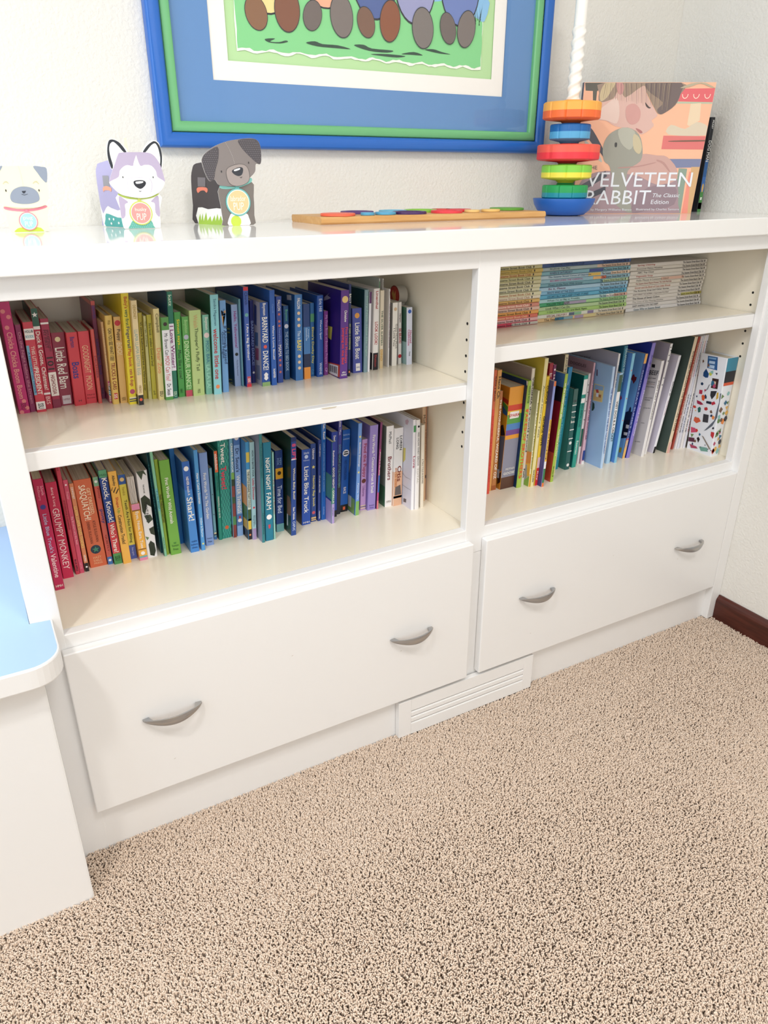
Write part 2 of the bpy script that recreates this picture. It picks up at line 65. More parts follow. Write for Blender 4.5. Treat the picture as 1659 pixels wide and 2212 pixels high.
('LL', 'b', 0.1039, 0.1129, 0.1031, 0.1121, 0.2059, 0.1738, '#d8604e', 'coral potty board book with a green top', [('Potty', 0.12, 0.24, '#a03030', 0.35, 0.6), ('potty', 0.36, 0.52, '#2a3a80', 0.6, 0.5), ('QUIETLY...', 0.65, 0.88, '#8a2a24', 0.35, 0.5)], [(0, 0.1, '#7ab48a'), (0.91, 1, '#3a7ac0')], {'dots': ('#f6f3ec', [(0.05, 0.5), (0.95, 0.5)]), 'dotr': 0.28}),
('LL', 'b', 0.1144, 0.1287, 0.1131, 0.1273, 0.2002, 0.1863, '#20489a', 'blue and red "Knock, Knock!" board book', [('Mills', 0.04, 0.06, '#1d5a3a', 0.5, 0.5, 0), ('Knock, Knock!', 0.08, 0.54, '#f6f3ec', 0.62, 0.5), ("Who's There?", 0.56, 0.87, '#f6f3ec', 0.5, 0.5), ('SSU', 0.91, 0.96, '#123a1a', 0.55, 0.5)], [(0, 0.075, '#5aa874'), (0.545, 0.88, '#d83a40'), (0.88, 1, '#4a9a50')], {}),
('LL', 'b', 0.1293, 0.1437, 0.128, 0.1423, 0.1946, 0.1828, '#f2b548', 'golden yellow "Construction Trucks" book with hazard stripes', [('Allenby', 0.04, 0.15, '#17171c', 0.35, 0.5), ('Shape', 0.27, 0.38, '#c03a2a', 0.35, 0.5), ('Up,', 0.39, 0.45, '#5a9a3a', 0.35, 0.5), ('Construction Trucks!', 0.46, 0.78, '#17171c', 0.38, 0.5)], [], {'poly': [('#17171c', [(0.05, 0.19), (0.25, 0.16), (0.3, 0.16), (0.1, 0.2)]), ('#17171c', [(0.25, 0.21), (0.6, 0.165), (0.7, 0.165), (0.3, 0.225)]), ('#17171c', [(0.5, 0.23), (0.9, 0.18), (0.95, 0.19), (0.6, 0.235)])]}),
('LL', 'b', 0.1442, 0.157, 0.1451, 0.1579, 0.2073, 0.1692, '#e9de50', 'yellow "Teeth Are Not for Biting" board book', [('Verdick', 0.14, 0.24, '#b09a3a', 0.3, 0.5), ('Teeth Are Not for Biting', 0.29, 0.8, '#3a3a20', 0.42, 0.5), ('free spirit', 0.86, 0.96, '#b8c0e8', 0.3, 0.5)], [(0, 0.11, '#2c5fb0'), (0.83, 1, '#4a5fae')], {'dots': ('#f0d080', [(0.055, 0.5)]), 'dotr': 0.3}),
('LL', 'b', 0.1584, 0.1734, 0.1579, 0.1725, 0.192, 0.1147, '#f3b23e', 'short orange board book with ribbed page edges on top', [('Eyes, Nose, Ears, Toes', 0.13, 0.78, '#f6f3ec', 0.4, 0.5)], [(0, 0.1, '#e58aa8'), (0.1, 0.12, '#8a5a20'), (0.79, 0.81, '#8a5a20'), (0.92, 0.95, '#6ab0b0'), (0.95, 1, '#e58aa8')], {'dots': ('#f6f3ec', [(0.87, 0.5)]), 'dotr': 0.25, 'ribs': 1}),
('LL', 'b', 0.1737, 0.1918, 0.1755, 0.1948, 0.196, 0.174, '#ecebe8', 'white board book with leafy black and green prints', [('THE NATURE', 0.15, 0.25, '#4a4a4a', 0.12, 0.5), ('PLANT PARTS', 0.35, 0.58, '#17171c', 0.25, 0.5)], [], {'poly': [('#3a4a34', [(0, 0.0), (0.7, 0.0), (0.9, 0.06), (0.6, 0.03), (0.4, 0.1)]), ('#26331f', [(0.1, 0.3), (0.5, 0.27), (0.95, 0.33), (1, 0.42), (0.6, 0.38), (0.3, 0.5), (0.1, 0.45)]), ('#3a4a34', [(0.2, 0.5), (0.8, 0.5), (1, 0.56), (0.5, 0.6)]), ('#26331f', [(0.5, 0.66), (1, 0.64), (1, 0.75), (0.6, 0.72)]), ('#5a7a4a', [(0.05, 0.74), (0.4, 0.76), (0.2, 0.79)]), ('#1f2b1a', [(0.25, 0.84), (0.5, 0.8), (0.85, 0.84), (0.9, 0.93), (0.7, 0.99), (0.3, 0.97)])]}),
('LL', 'p', 0.2007, 0.203, 0.1991, 0.2015, 0.2043, 0.225, '#12545c', 'dark teal paperback partly hidden by the leafy book', [('LEARNING THE SECRETS', 0.2, 0.8, '#4a9aa0', 0.6, 0.5)], [], {}),
('LL', 'p', 0.2033, 0.2077, 0.2017, 0.2072, 0.1871, 0.235, '#7ec49a', 'thin mint green paperback with a teal title patch', [('P is for Potty!', 0.43, 0.58, '#1d6a80', 0.5, 0.5), ('Sesame Street', 0.83, 0.93, '#1d4a3a', 0.3, 0.5)], [(0.41, 0.6, '#6ab8b8')], {'cover': '#16606a'}),
('LL', 'p', 0.208, 0.2135, 0.2084, 0.2152, 0.1921, 0.1921, '#8fae2e', 'thin yellow green paperback beside the mint one', [('TRAIL THROUGH NATURE', 0.35, 0.65, '#5a3a20', 0.5, 0.5)], [], {}),
('LL', 'b', 0.2151, 0.235, 0.2155, 0.234, 0.186, 0.1905, '#6fae3c', 'thick grass green "Wild Animals" board book', [('First Words * Wild Animals', 0.18, 0.66, '#f6f3ec', 0.3, 0.5), ('Flowerpot', 0.89, 0.92, '#3a6a2a', 0.4, 0.5, 0), ('Press', 0.93, 0.955, '#3a6a2a', 0.3, 0.5, 0)], [], {'poly': [('#4a8a30', [(0.35, 0.865), (0.65, 0.865), (0.6, 0.885), (0.4, 0.885)])]}),
('LL', 'p', 0.2414, 0.2504, 0.2449, 0.254, 0.2248, 0.235, '#1c6fb8', 'plain bright blue book right of the grass green one', [], [], {}),
('LL', 'b', 0.2507, 0.2671, 0.2535, 0.2673, 0.1773, 0.1838, '#3f86d0', 'blue "Never Touch a Shark!" board book', [('NEVER touch A', 0.16, 0.36, '#f6f3ec', 0.28, 0.5), ('Shark!', 0.38, 0.64, '#f6f3ec', 0.62, 0.5), ('make', 0.86, 0.885, '#1d4a8a', 0.4, 0.5, 0), ('believe', 0.9, 0.92, '#1d4a8a', 0.5, 0.5, 0), ('ideas', 0.935, 0.955, '#1d4a8a', 0.4, 0.5, 0)], [(0, 0.3, '#2c66bb')], {'dots': ('#f6f3ec', [(0.075, 0.5)]), 'dotr': 0.32}),
('LL', 'b', 0.2713, 0.2786, 0.2768, 0.2842, 0.1764, 0.2026, '#4a9ad8', 'slim light blue snowman-catching board book', [('How to Catch a Snowman', 0.22, 0.52, '#f6f3ec', 0.5, 0.5), ('Walker & Elkerton', 0.66, 0.86, '#d8ecf8', 0.45, 0.5)], [], {'dots': ('#e8e070', [(0.93, 0.5)]), 'dotr': 0.25}),
('LL', 'b', 0.2845, 0.3001, 0.2894, 0.305, 0.1903, 0.1902, '#7c9cd0', 'dusty blue "In The Garden" board book', [('First Words * In The Garden', 0.21, 0.7, '#f6f3ec', 0.32, 0.5), ('Flowerpot', 0.91, 0.93, '#33507a', 0.4, 0.5, 0), ('Press', 0.945, 0.965, '#33507a', 0.3, 0.5, 0)], [], {}),
('LL', 'p', 0.3067, 0.3123, 0.3109, 0.3164, 0.2102, 0.15, '#78b4be', 'pale teal book with small printed stickers', [], [(0.9, 0.92, '#e8d8a0'), (0.92, 0.94, '#31425f'), (0.96, 1, '#2f70b8')], {'dots': ('#4a4a70', [(0.36, 0.5), (0.64, 0.5), (0.88, 0.5)])}),
('LL', 'h', 0.3146, 0.3219, 0.3204, 0.3278, 0.2034, 0.1847, '#1b8a74', 'green hardback with an orange name plate on top', [('nickelodeon', 0.03, 0.2, '#f6f3ec', 0.6, 0.5), ('PAW PATROL', 0.27, 0.43, '#0f5048', 0.35, 0.5), ('MARSHALL AND SKYE', 0.5, 0.74, '#f6f3ec', 0.35, 0.5)], [(0, 0.23, '#e8642e')], {'cover': '#123a40'}),
('LL', 'b', 0.3222, 0.341, 0.3319, 0.3536, 0.2055, 0.232, '#2fa08a', 'teal checked book with big outlined tweeting title', [('Tweet,', 0.0, 0.13, '#f6f3ec', 0.42, 0.4), ('Tweet,', 0.15, 0.33, '#f6f3ec', 0.42, 0.4), ('Tweet!', 0.35, 0.55, '#e02a50', 0.46, 0.42)], [(0, 0.1, '#5ac0a0')], {'dots': ('#d8602a', [(0.9, 0.5)]), 'dotr': 0.2, 'checks': ('#1b7f74', '#56c4a4')}),
('LL', 'h', 0.3421, 0.35, 0.3536, 0.3602, 0.2004, 0.228, '#6fb0c8', 'blue and brown "CREATE-A-BOOK" hardback', [('CREATE-A-BOOK', 0.14, 0.4, '#f6f3ec', 0.5, 0.5)], [(0.4, 0.46, '#7ab04a'), (0.46, 0.52, '#27402a'), (0.52, 0.62, '#8a4038'), (0.62, 0.68, '#3a5a34'), (0.68, 0.8, '#8a3a34'), (0.8, 0.88, '#4a8a4a'), (0.88, 1, '#8a3a34')], {}),
('LL', 'b', 0.3515, 0.3638, 0.3616, 0.3739, 0.2019, 0.226, '#8ab2e2', 'light blue winter book with red and white pictures', [("Dr. Seuss's", 0.19, 0.4, '#1d2a5a', 0.5, 0.5), ('WINTER THINGS', 0.43, 0.78, '#f6f3ec', 0.5, 0.5)], [(0.05, 0.16, '#4a78b8', 0.0, 1), (0.79, 0.9, '#4a78b8', 0, 1)], {'dots': ('#f0e8e4', [(0.1, 0.5), (0.85, 0.5)]), 'dotr': 0.33, 'poly': [('#c82a30', [(0.35, 0.06), (0.65, 0.06), (0.6, 0.085), (0.4, 0.085)]), ('#c82a30', [(0.35, 0.81), (0.65, 0.81), (0.6, 0.835), (0.4, 0.835)])]}),
('LL', 'b', 0.3654, 0.3724, 0.3751, 0.3821, 0.1765, 0.2013, '#3f9ad0', 'engine story book with a bright scenic spine', [('THE LITTLE ENGINE THAT COULD', 0.29, 0.66, '#17171c', 0.5, 0.5)], [(0.1, 0.2, '#e8c84a'), (0.27, 0.68, '#d8e0c8'), (0.68, 0.8, '#3a5a2a'), (0.78, 0.89, '#e8c030'), (0.89, 1, '#1c1a1c')], {'dots': ('#e88a50', [(0.95, 0.5)]), 'dotr': 0.3, 'cover': '#4a90c8', 'side': [('#e8a050', 0, 1, 0.45, 0.65), ('#4a7a3a', 0, 1, 0.65, 0.8), ('#d8b040', 0, 1, 0.8, 0.9), ('#1c1a1c', 0, 1, 0.9, 1)]}),
('LL', 'b', 0.3727, 0.3806, 0.3824, 0.3913, 0.1719, 0.2011, '#a4cfd2', 'pale aqua dinosaur bathing board book', [('HOW TO BATHE YOUR', 0.08, 0.34, '#2a3a4a', 0.35, 0.5), ('Little Dinosaur', 0.36, 0.58, '#d02a4a', 0.45, 0.5), ('Jane Clarke', 0.74, 0.84, '#2a4a5a', 0.25, 0.65), ('Georgie Birkett', 0.74, 0.86, '#2a4a5a', 0.25, 0.35)], [(0.88, 1, '#a890b8')], {'dots': ('#e0304a', [(0.66, 0.5)]), 'dotr': 0.25}),
('LL', 'p', 0.3846, 0.3906, 0.3938, 0.3998, 0.1505, 0.225, '#2f7f84', 'teal paperback with a grey lilac cover', [('THE UNABOMINABLE TODDY', 0.1, 0.4, '#1a4a50', 0.35, 0.5), ('CATHARINE EVANS', 0.72, 0.92, '#1a4a50', 0.35, 0.5)], [], {'cover': '#8a94a8'}),
('LL', 'b', 0.393, 0.4092, 0.401, 0.4172, 0.1536, 0.2023, '#137a94', 'deep teal "NIGHT NIGHT FARM" board book', [('NIGHT NIGHT', 0.15, 0.47, '#f6f3ec', 0.45, 0.5), ('FARM', 0.5, 0.67, '#f6f3ec', 0.5, 0.5)], [], {'dots': ('#f2f0ea', [(0.75, 0.5)]), 'dotr': 0.33, 'poly': [('#d0404a', [(0.35, 0.83), (0.65, 0.83), (0.6, 0.87), (0.4, 0.87)])]}),
('LL', 'p', 0.4101, 0.4133, 0.4181, 0.4213, 0.1535, 0.1812, '#8fc8b8', 'very thin mint paperback between teal and navy books', [('To Catch a Dream', 0.3, 0.7, '#a83a4a', 0.6, 0.5)], [], {}),
('LL', 'b', 0.4265, 0.4426, 0.4337, 0.4497, 0.1811, 0.1721, '#143c82', 'navy "Time for Bed" board book with a yellow picture', [('MEM', 0.09, 0.17, '#8ab0e0', 0.22, 0.68), ('FOX', 0.09, 0.17, '#8ab0e0', 0.22, 0.35), ('Time for Bed', 0.42, 0.76, '#d0dcf4', 0.5, 0.5)], [(0.21, 0.34, '#e8a820'), (0.9, 1, '#6aa8a8')], {'dots': ('#2a1a10', [(0.27, 0.5)]), 'dotr': 0.25}),
('LL', 'b', 0.4459, 0.4567, 0.4569, 0.4677, 0.1515, 0.2039, '#1d4590', 'tall blue and orange-lettered "Whose Baby Butt?" book', [('8 LIFT', 0.06, 0.22, '#e84a70', 0.6, 0.5), ('Whose Baby Butt?', 0.3, 0.62, '#f0e8c0', 0.4, 0.5), ('Stan Tekiela', 0.7, 0.83, '#f6f3ec', 0.3, 0.5), ('CAPUC', 0.85, 0.95, '#c8d4f0', 0.4, 0.5)], [(0, 0.04, '#142a60'), (0.21, 0.22, '#f6f3ec')], {'cover': '#1b3b30', 'sp': [('#7a5a3c', [(0.0218, 0.0807), (0.0081, 0.0801), (0.0005, 0.0665), (0.0016, 0.0427), (0.0224, 0.0383)]), ('#cfd4d8', [(0.0223, 0.0402), (0.0168, 0.0405), (0.0171, 0.015), (0.0227, 0.0147)])], 'st': []}),
('LL', 'b', 0.4834, 0.503, 0.4912, 0.5108, 0.1853, 0.1627, '#1f4fb0', 'royal blue truck board book with white western lettering', [('Schertle', 0.03, 0.06, '#c8d8f0', 0.35, 0.5, 0), ('McElmurry', 0.13, 0.155, '#c8d8f0', 0.4, 0.5, 0), ('Little Blue Truck', 0.22, 0.84, '#f6f3ec', 0.42, 0.5), ('HMH', 0.955, 0.98, '#f6f3ec', 0.45, 0.5, 0)], [], {'dots': ('#c8d8f0', [(0.095, 0.5)]), 'dotr': 0.2, 'cover': '#3c2a30'}),
('LL', 'b', 0.5067, 0.5185, 0.5133, 0.5251, 0.1915, 0.1695, '#26478f', 'navy "Nativity flap book" with a gold star', [('Usborne', 0.06, 0.19, '#f6f3ec', 0.35, 0.5), ('Nativity flap book', 0.4, 0.8, '#e8dc80', 0.45, 0.5)], [(0.94, 0.96, '#e8c070'), (0.97, 0.985, '#e8c070')], {'stars': [(0.29, 0.5, 0.35, '#f0e070')], 'dots': ('#d8505a', [(0.88, 0.5)]), 'dotr': 0.3}),
('LL', 'b', 0.5208, 0.5272, 0.5291, 0.5356, 0.1881, 0.1763, '#27408a', 'slim navy "I\'m a Big Brother" book', [('Cole/Knightley', 0.05, 0.2, '#f6f3ec', 0.35, 0.5), ("I'M A BIG BROTHER", 0.43, 0.64, '#f6f3ec', 0.35, 0.5), ('HARPER', 0.87, 0.97, '#f6f3ec', 0.35, 0.5)], [], {}),
('LL', 'b', 0.5295, 0.5396, 0.5383, 0.5485, 0.1897, 0.228, '#1d66b8', 'bright blue "Ready, Set, Read" paperback', [('Ready, Set... Read!', 0.0, 0.23, '#f6f3ec', 0.5, 0.5), ('COMPILED BY JOANNA COLE AND STEPHANIE CALMENSON', 0.26, 0.72, '#a8c8f0', 0.3, 0.5), ('doubleday', 0.87, 0.95, '#a8c8f0', 0.25, 0.5)], [], {}),
('LL', 'b', 0.5399, 0.5466, 0.5473, 0.5541, 0.1633, 0.1759, '#3a8a72', 'gorilla board book with green and lavender foot', [('Rathmann', 0.1, 0.28, '#f6f3ec', 0.45, 0.5), ('GOOD NIGHT, GORILLA', 0.3, 0.74, '#f6f3ec', 0.6, 0.5), ('Putnam', 0.8, 0.9, '#4a4a7a', 0.35, 0.5)], [(0, 0.3, '#2c3fa0'), (0.3, 0.55, '#23327c'), (0.75, 1, '#b09cd0')], {'cover': '#26389a', 'side': [('#4a8a80', 0, 1, 0.4, 0.7), ('#b09cd0', 0, 1, 0.72, 1)]}),
('LL', 'b', 0.551, 0.5655, 0.5597, 0.5742, 0.1905, 0.1867, '#2440a0', 'cobalt book behind the gorilla one with white marks', [('Dewdney', 0.04, 0.14, '#f6f3ec', 0.4, 0.4), ('LLAMA LLAMA', 0.25, 0.6, '#f6f3ec', 0.3, 0.3)], [(0.92, 1, '#17171c')], {}),
('LL', 'b', 0.5693, 0.5779, 0.5804, 0.589, 0.1991, 0.225, '#2a2f66', 'indigo monsters book with teal capitals and boxed foot', [('Lafuze / Mon', 0.08, 0.22, '#f6f3ec', 0.4, 0.5), ('GOOD NIGHT LITTLE MONSTERS', 0.31, 0.73, '#6ab0a0', 0.45, 0.5)], [(0, 0.4, '#3d3f9c'), (0.7, 1, '#1b2030')], {}),
('LL', 'b', 0.5804, 0.5982, 0.5917, 0.6094, 0.2051, 0.1819, '#1a5cb4', 'blue board book with a white speech bubble', [('MADISON, PAUL', 0.05, 0.07, '#b8d4f0', 0.6, 0.5, 0), ('& RODAZ', 0.1, 0.115, '#b8d4f0', 0.5, 0.5, 0), ('FIRST CONVERSATION', 0.36, 0.6, '#123a80', 0.3, 0.5), ('RACE', 0.69, 0.77, '#f6f3ec', 0.3, 0.5)], [(0.91, 1, '#17171c')], {'dots': ('#f2f2f2', [(0.275, 0.5)]), 'dotr': 0.42, 'poly': [('#17171c', [(0.25, 0.255), (0.75, 0.255), (0.75, 0.268), (0.25, 0.268)]), ('#17171c', [(0.2, 0.28), (0.8, 0.28), (0.8, 0.293), (0.2, 0.293)]), ('#e8683a', [(0.35, 0.935), (0.65, 0.935), (0.65, 0.975), (0.35, 0.975)])]}),
('LL', 'p', 0.6008, 0.6094, 0.6127, 0.6212, 0.1747, 0.2013, '#6f9ee0', 'blue "Bedtime Blessings" book with a green foot', [('Bedtime Blessings', 0.2, 0.46, '#f6f3ec', 0.45, 0.5), ('Patricia Wit', 0.64, 0.82, '#d8e4f8', 0.35, 0.5)], [(0.84, 1, '#7fb85a')], {'stars': [(0.14, 0.5, 0.4, '#f0e080'), (0.52, 0.5, 0.4, '#f0e080')], 'cover': '#3568b0', 'sp': [('#a9b2c0', [(0.035, 0.1467), (0.0284, 0.1294), (0.0279, 0.106), (0.0346, 0.0839), (0.0374, 0.0949), (0.0353, 0.1233)]), ('#7fae5a', [(0.0376, 0.0374), (0.0039, 0.0346), (0.0045, 0.0005), (0.0351, 0.0022)]), ('#cfd6da', [(0.0361, 0.0348), (0.0198, 0.0368), (0.0196, 0.0113), (0.0336, 0.0111)])], 'st': []}),
('LL', 'b', 0.6225, 0.6357, 0.6297, 0.6429, 0.1932, 0.1587, '#c69ad0', 'mauve "Find the Puppy" board book', [('Find the Puppy', 0.06, 0.53, '#a8304a', 0.6, 0.5), ('Usborne', 0.65, 0.8, '#8a5a9a', 0.4, 0.5)], [(0.93, 0.945, '#e8d0a0'), (0.945, 0.955, '#3f4a70'), (0.965, 0.98, '#e8d0a0')], {'dots': ('#6a2a20', [(0.58, 0.5)]), 'dotr': 0.38}),
('LL', 'b', 0.636, 0.6552, 0.6445, 0.6637, 0.1848, 0.1886, '#9a86cc', 'lavender "Creatures Great & Small" board book', [('First Words * Creatures Great & Small', 0.11, 0.79, '#f6f3ec', 0.3, 0.5), ('Flowerpot', 0.935, 0.955, '#4a3a80', 0.4, 0.5, 0), ('Press', 0.965, 0.98, '#4a3a80', 0.3, 0.5, 0)], [], {}),
('LL', 'p', 0.6562, 0.6606, 0.6678, 0.6722, 0.1818, 0.1929, '#c04a8a', 'thin pink-edged paperback left of the white books', [('pictures in the story', 0.33, 0.6, '#f6f3ec', 0.6, 0.5)], [(0, 0.3, '#7a3a60'), (0.6, 0.8, '#2f6ac0'), (0.9, 1, '#e0787a')], {'cover': '#3a2446'}),
('LL', 'b', 0.6771, 0.6946, 0.6816, 0.6991, 0.1818, 0.182, '#f2efea', 'white "Brothers" board book with maroon title', [('McPhail', 0.07, 0.21, '#17171c', 0.3, 0.5), ('Brothers', 0.37, 0.66, '#7a1a2c', 0.45, 0.5), ('HMH', 0.92, 0.95, '#8a8078', 0.4, 0.5, 0)], [], {'cover': '#8a948a', 'side': [('#4a7a58', 0, 1, 0.74, 1), ('#7a9a8a', 0.2, 0.7, 0.85, 0.95)]}),
('LL', 'b', 0.6949, 0.7164, 0.6993, 0.7202, 0.1778, 0.1759, '#efece6', 'white kittens board book with peach picture foot', [('LOREN', 0.1, 0.28, '#17171c', 0.24, 0.72), ('LONG', 0.12, 0.26, '#17171c', 0.24, 0.32), ('and the kittens', 0.5, 0.75, '#c87a3a', 0.3, 0.3), ('Otis', 0.48, 0.68, '#7a2a1a', 0.4, 0.62)], [(0.55, 1, '#e8b48a'), (0.87, 0.9, '#f4e4d0')], {'poly': [('#6a6058', [(0.2, 0.75), (0.8, 0.73), (0.9, 0.86), (0.15, 0.86)])]}),
('LL', 'h', 0.7188, 0.7264, 0.721, 0.7275, 0.1406, 0.2014, '#f1eff0', 'white "Love" hardback with a wide pale cover', [('Love', 0.39, 0.52, '#a83a5a', 0.7, 0.5)], [(0.06, 0.13, '#4a9a5a')], {'cover': '#dcdce4', 'sp': [('#d8c860', [(0.0375, 0.1304), (0.0283, 0.1323), (0.0291, 0.106), (0.038, 0.097)]), ('#c8acb8', [(0.0326, 0.1916), (0.0238, 0.1969), (0.0183, 0.1936), (0.0232, 0.1846), (0.0312, 0.1843)]), ('#5a5a60', [(0.033, 0.016), (0.0217, 0.0181), (0.0221, 0.0095), (0.0334, 0.0073)]), ('#a8a8b0', [(0.0409, 0.0736), (0.0257, 0.0686), (0.0054, 0.0695), (0.0053, 0.0687), (0.0264, 0.0671), (0.0409, 0.0724)]), ('#a8a8b0', [(0.0399, 0.046), (0.021, 0.0455), (0.0025, 0.046), (0.0024, 0.0452), (0.0216, 0.044), (0.0398, 0.045)])], 'st': []}),
('LL', 'h', 0.7272, 0.7373, 0.7278, 0.7369, 0.1388, 0.2005, '#ece9e2', 'white "See How They Grow" hardback', [('SEE HOW THEY GROW', 0.13, 0.5, '#7a7a78', 0.35, 0.5), ('TOTAL', 0.52, 0.7, '#c0bcb4', 0.35, 0.5)], [], {'dots': ('#17171c', [(0.07, 0.5)]), 'dotr': 0.25}),
('LL', 'p', 0.7427, 0.7507, 0.7416, 0.7497, 0.1421, 0.1865, '#e8dfc8', 'slim cream paperback near the right end', [('A TALE TOLD IN RHYMES', 0.4, 0.7, '#6a6050', 0.4, 0.5)], [], {}),
('LL', 'p', 0.7638, 0.7718, 0.7603, 0.7682, 0.1691, 0.225, '#dcb890', 'tan paperback behind the cream one', [('Mud', 0.12, 0.2, '#17171c', 0.6, 0.5)], [], {}),
('LL', 'p', 0.7692, 0.777, 0.7676, 0.7754, 0.1746, 0.235, '#c8906c', 'brown worn paperback, last book at the right end', [('A FOREST OF TALES', 0.3, 0.6, '#7a4a34', 0.4, 0.5)], [(0.75, 0.78, '#4a3a34')], {}),
('LR', 'p', 0.9131, 0.9196, 0.9139, 0.9205, 0.1323, 0.283, '#e0683c', 'orange paperback with a red lower spine, against the divider', [('FLAVIA Z BRAGO', 0.05, 0.24, '#2a1414', 0.5, 0.6), ('YOU STARTED THE STORY BEFORE ANYBODY', 0.35, 0.9, '#b8321c', 0.4, 0.5)], [(0.3, 1, '#e84a38')], {}),
('LR', 'p', 0.9222, 0.9337, 0.9315, 0.943, 0.1439, 0.2779, '#e2a14e', 'tan paperback between the orange one and the wizard book', [('Hans Ch', 0.05, 0.22, '#17171c', 0.5, 0.6)], [], {}),
('LR', 'p', 0.9347, 0.9477, 0.9418, 0.9491, 0.1445, 0.2313, '#c07a3a', 'brown paperback with bold white wizard title', [('THE WONDERFUL WIZARD OF OZ', 0.08, 0.88, '#f6f3ec', 0.5, 0.5)], [(0, 0.1, '#b8703a'), (0.95, 1, '#a85a28')], {'cover': '#7a1d16'}),
('LR', 'b', 0.9544, 0.9935, 0.9639, 1.003, 0.1389, 0.2376, '#f0a028', 'thick orange rainbow nursery rhyme board book', [('SPARK', 0.255, 0.285, '#c82a30', 0.5, 0.5, 0), ('MOTHER', 0.79, 0.81, '#f6f3ec', 0.4, 0.6, 0), ('GOOSE', 0.83, 0.855, '#f6f3ec', 0.5, 0.55, 0)], [(0.17, 0.225, '#e0442a'), (0.225, 0.26, '#f0c030'), (0.26, 0.35, '#5aa040'), (0.35, 0.41, '#5088c8'), (0.41, 0.46, '#7a4a90'), (0.5, 0.88, '#8f90a0'), (0.88, 1, '#5a3626')], {'cover': '#d88a20', 'patch': ('#f6f0e8', 0.235, 0.3, 0.18, 0.82), 'sp': [('#c8381e', [(0.0224, 0.2123), (0.002, 0.2089), (0.0005, 0.2087), (0.0005, 0.1988), (0.0009, 0.1989), (0.0209, 0.2033)]), ('#e8b428', [(0.0188, 0.2029), (0.0005, 0.1985), (0.0005, 0.1926), (0.018, 0.1983)]), ('#4f9a38', [(0.0203, 0.203), (0.0005, 0.1942), (0.0005, 0.1908), (0.0005, 0.1817), (0.0189, 0.1943)]), ('#2f6090', [(0.0193, 0.1933), (0.0005, 0.1817), (0.0005, 0.1727), (0.0026, 0.1729), (0.0167, 0.1768)]), ('#4a2a60', [(0.0032, 0.1766), (0.0005, 0.1727), (0.0005, 0.1618), (0.0005, 0.1708)]), ('#d8961e', [(0.017, 0.1729), (0.0029, 0.1748), (0.0005, 0.1618), (0.0005, 0.1308), (0.0005, 0.1271), (0.0099, 0.1286)]), ('#6a6c78', [(0.0182, 0.1233), (0.0005, 0.1272), (0.0005, 0.1299), (0.0005, 0.0453), (0.012, 0.0405)]), ('#43281c', [(0.0126, 0.0342), (0.0005, 0.0434), (0.0005, 0.0184), (0.0104, 0.0103)]), ('#2a2024', [(0.0181, 0.1476), (0.0106, 0.1517), (0.0005, 0.1295), (0.0154, 0.1251)]), ('#c8c8cc', [(0.0165, 0.0451), (0.0083, 0.0468), (0.0066, 0.026), (0.014, 0.0251)])], 'st': []}),
('LR', 'h', 0.9941, 1.0079, 1.0038, 1.0137, 0.1279, 0.249, '#a5c84a', 'lime hardback with orange poppies and a navy cover', [('WHITE ROSE', 0.04, 0.2, '#2f5a30', 0.45, 0.5), ('TAKES OF BROTHERS', 0.25, 0.9, '#e4582e', 0.6, 0.5)], [], {'cover': '#0f3564', 'dots': ('#e4582e', [(0.26, 0.4), (0.45, 0.5), (0.62, 0.5), (0.9, 0.4)]), 'sp': [('#e8e8e4', [(0.0067, 0.2485), (0.0011, 0.2485), (0.0016, 0.2388), (0.0045, 0.2391)])], 'st': []}),
('LR', 'h', 1.0128, 1.0216, 1.0185, 1.0273, 0.1348, 0.2735, '#e8e2cc', 'tall cream hardback with black lettering', [('VIRGINIA the world around', 0.07, 0.7, '#17171c', 0.4, 0.5), ('Peale', 0.85, 0.93, '#17171c', 0.4, 0.5)], [], {'cover': '#a89c90'}),
('LR', 'b', 1.0219, 1.0258, 1.0266, 1.0315, 0.1196, 0.2262, '#eceabc', 'pale cream mouse story book with orange foot picture', [('Curt If You Take a Mouse to School', 0.12, 0.8, '#2a2a20', 0.5, 0.5)], [(0.86, 1, '#f0b040')], {'cover': '#bfc08c', 'sp': [('#e8923a', [(0.0181, 0.0822), (0.0008, 0.0847), (0.0005, 0.0576), (0.0168, 0.0532)]), ('#f2b83c', [(0.0173, 0.053), (0.0005, 0.0576), (0.0005, 0.0263), (0.017, 0.0243)]), ('#a8a8a0', [(0.0237, 0.0489), (0.0119, 0.0507), (0.0081, 0.015), (0.0158, 0.0102)]), ('#8ab43c', [(0.0161, 0.0121), (0.0005, 0.0268), (0.0005, 0.0018), (0.0178, 0.0005)])], 'st': []}),
('LR', 'p', 1.0261, 1.035, 1.0362, 1.0462, 0.1168, 0.2969, '#eadf9c', 'tall pale yellow nursery tales hardback', [('Animal Nursery Tales', 0.2, 0.6, '#6a6a50', 0.4, 0.5), ('GOLDEN', 0.86, 0.96, '#17171c', 0.4, 0.5)], [], {'cover': '#cdbf40'}),
('LR', 'h', 1.0388, 1.0476, 1.0476, 1.0564, 0.119, 0.2558, '#f6cf2c', 'bright yellow hardback with black capitals and a red foot', [('CURIOUS', 0.08, 0.24, '#17171c', 0.5, 0.5), ('GEORGE VISITS', 0.35, 0.62, '#17171c', 0.5, 0.5), ('Rey', 0.86, 0.95, '#f6f3ec', 0.4, 0.5)], [(0.73, 0.83, '#e8c0c0'), (0.83, 1, '#dc2f30')], {}),
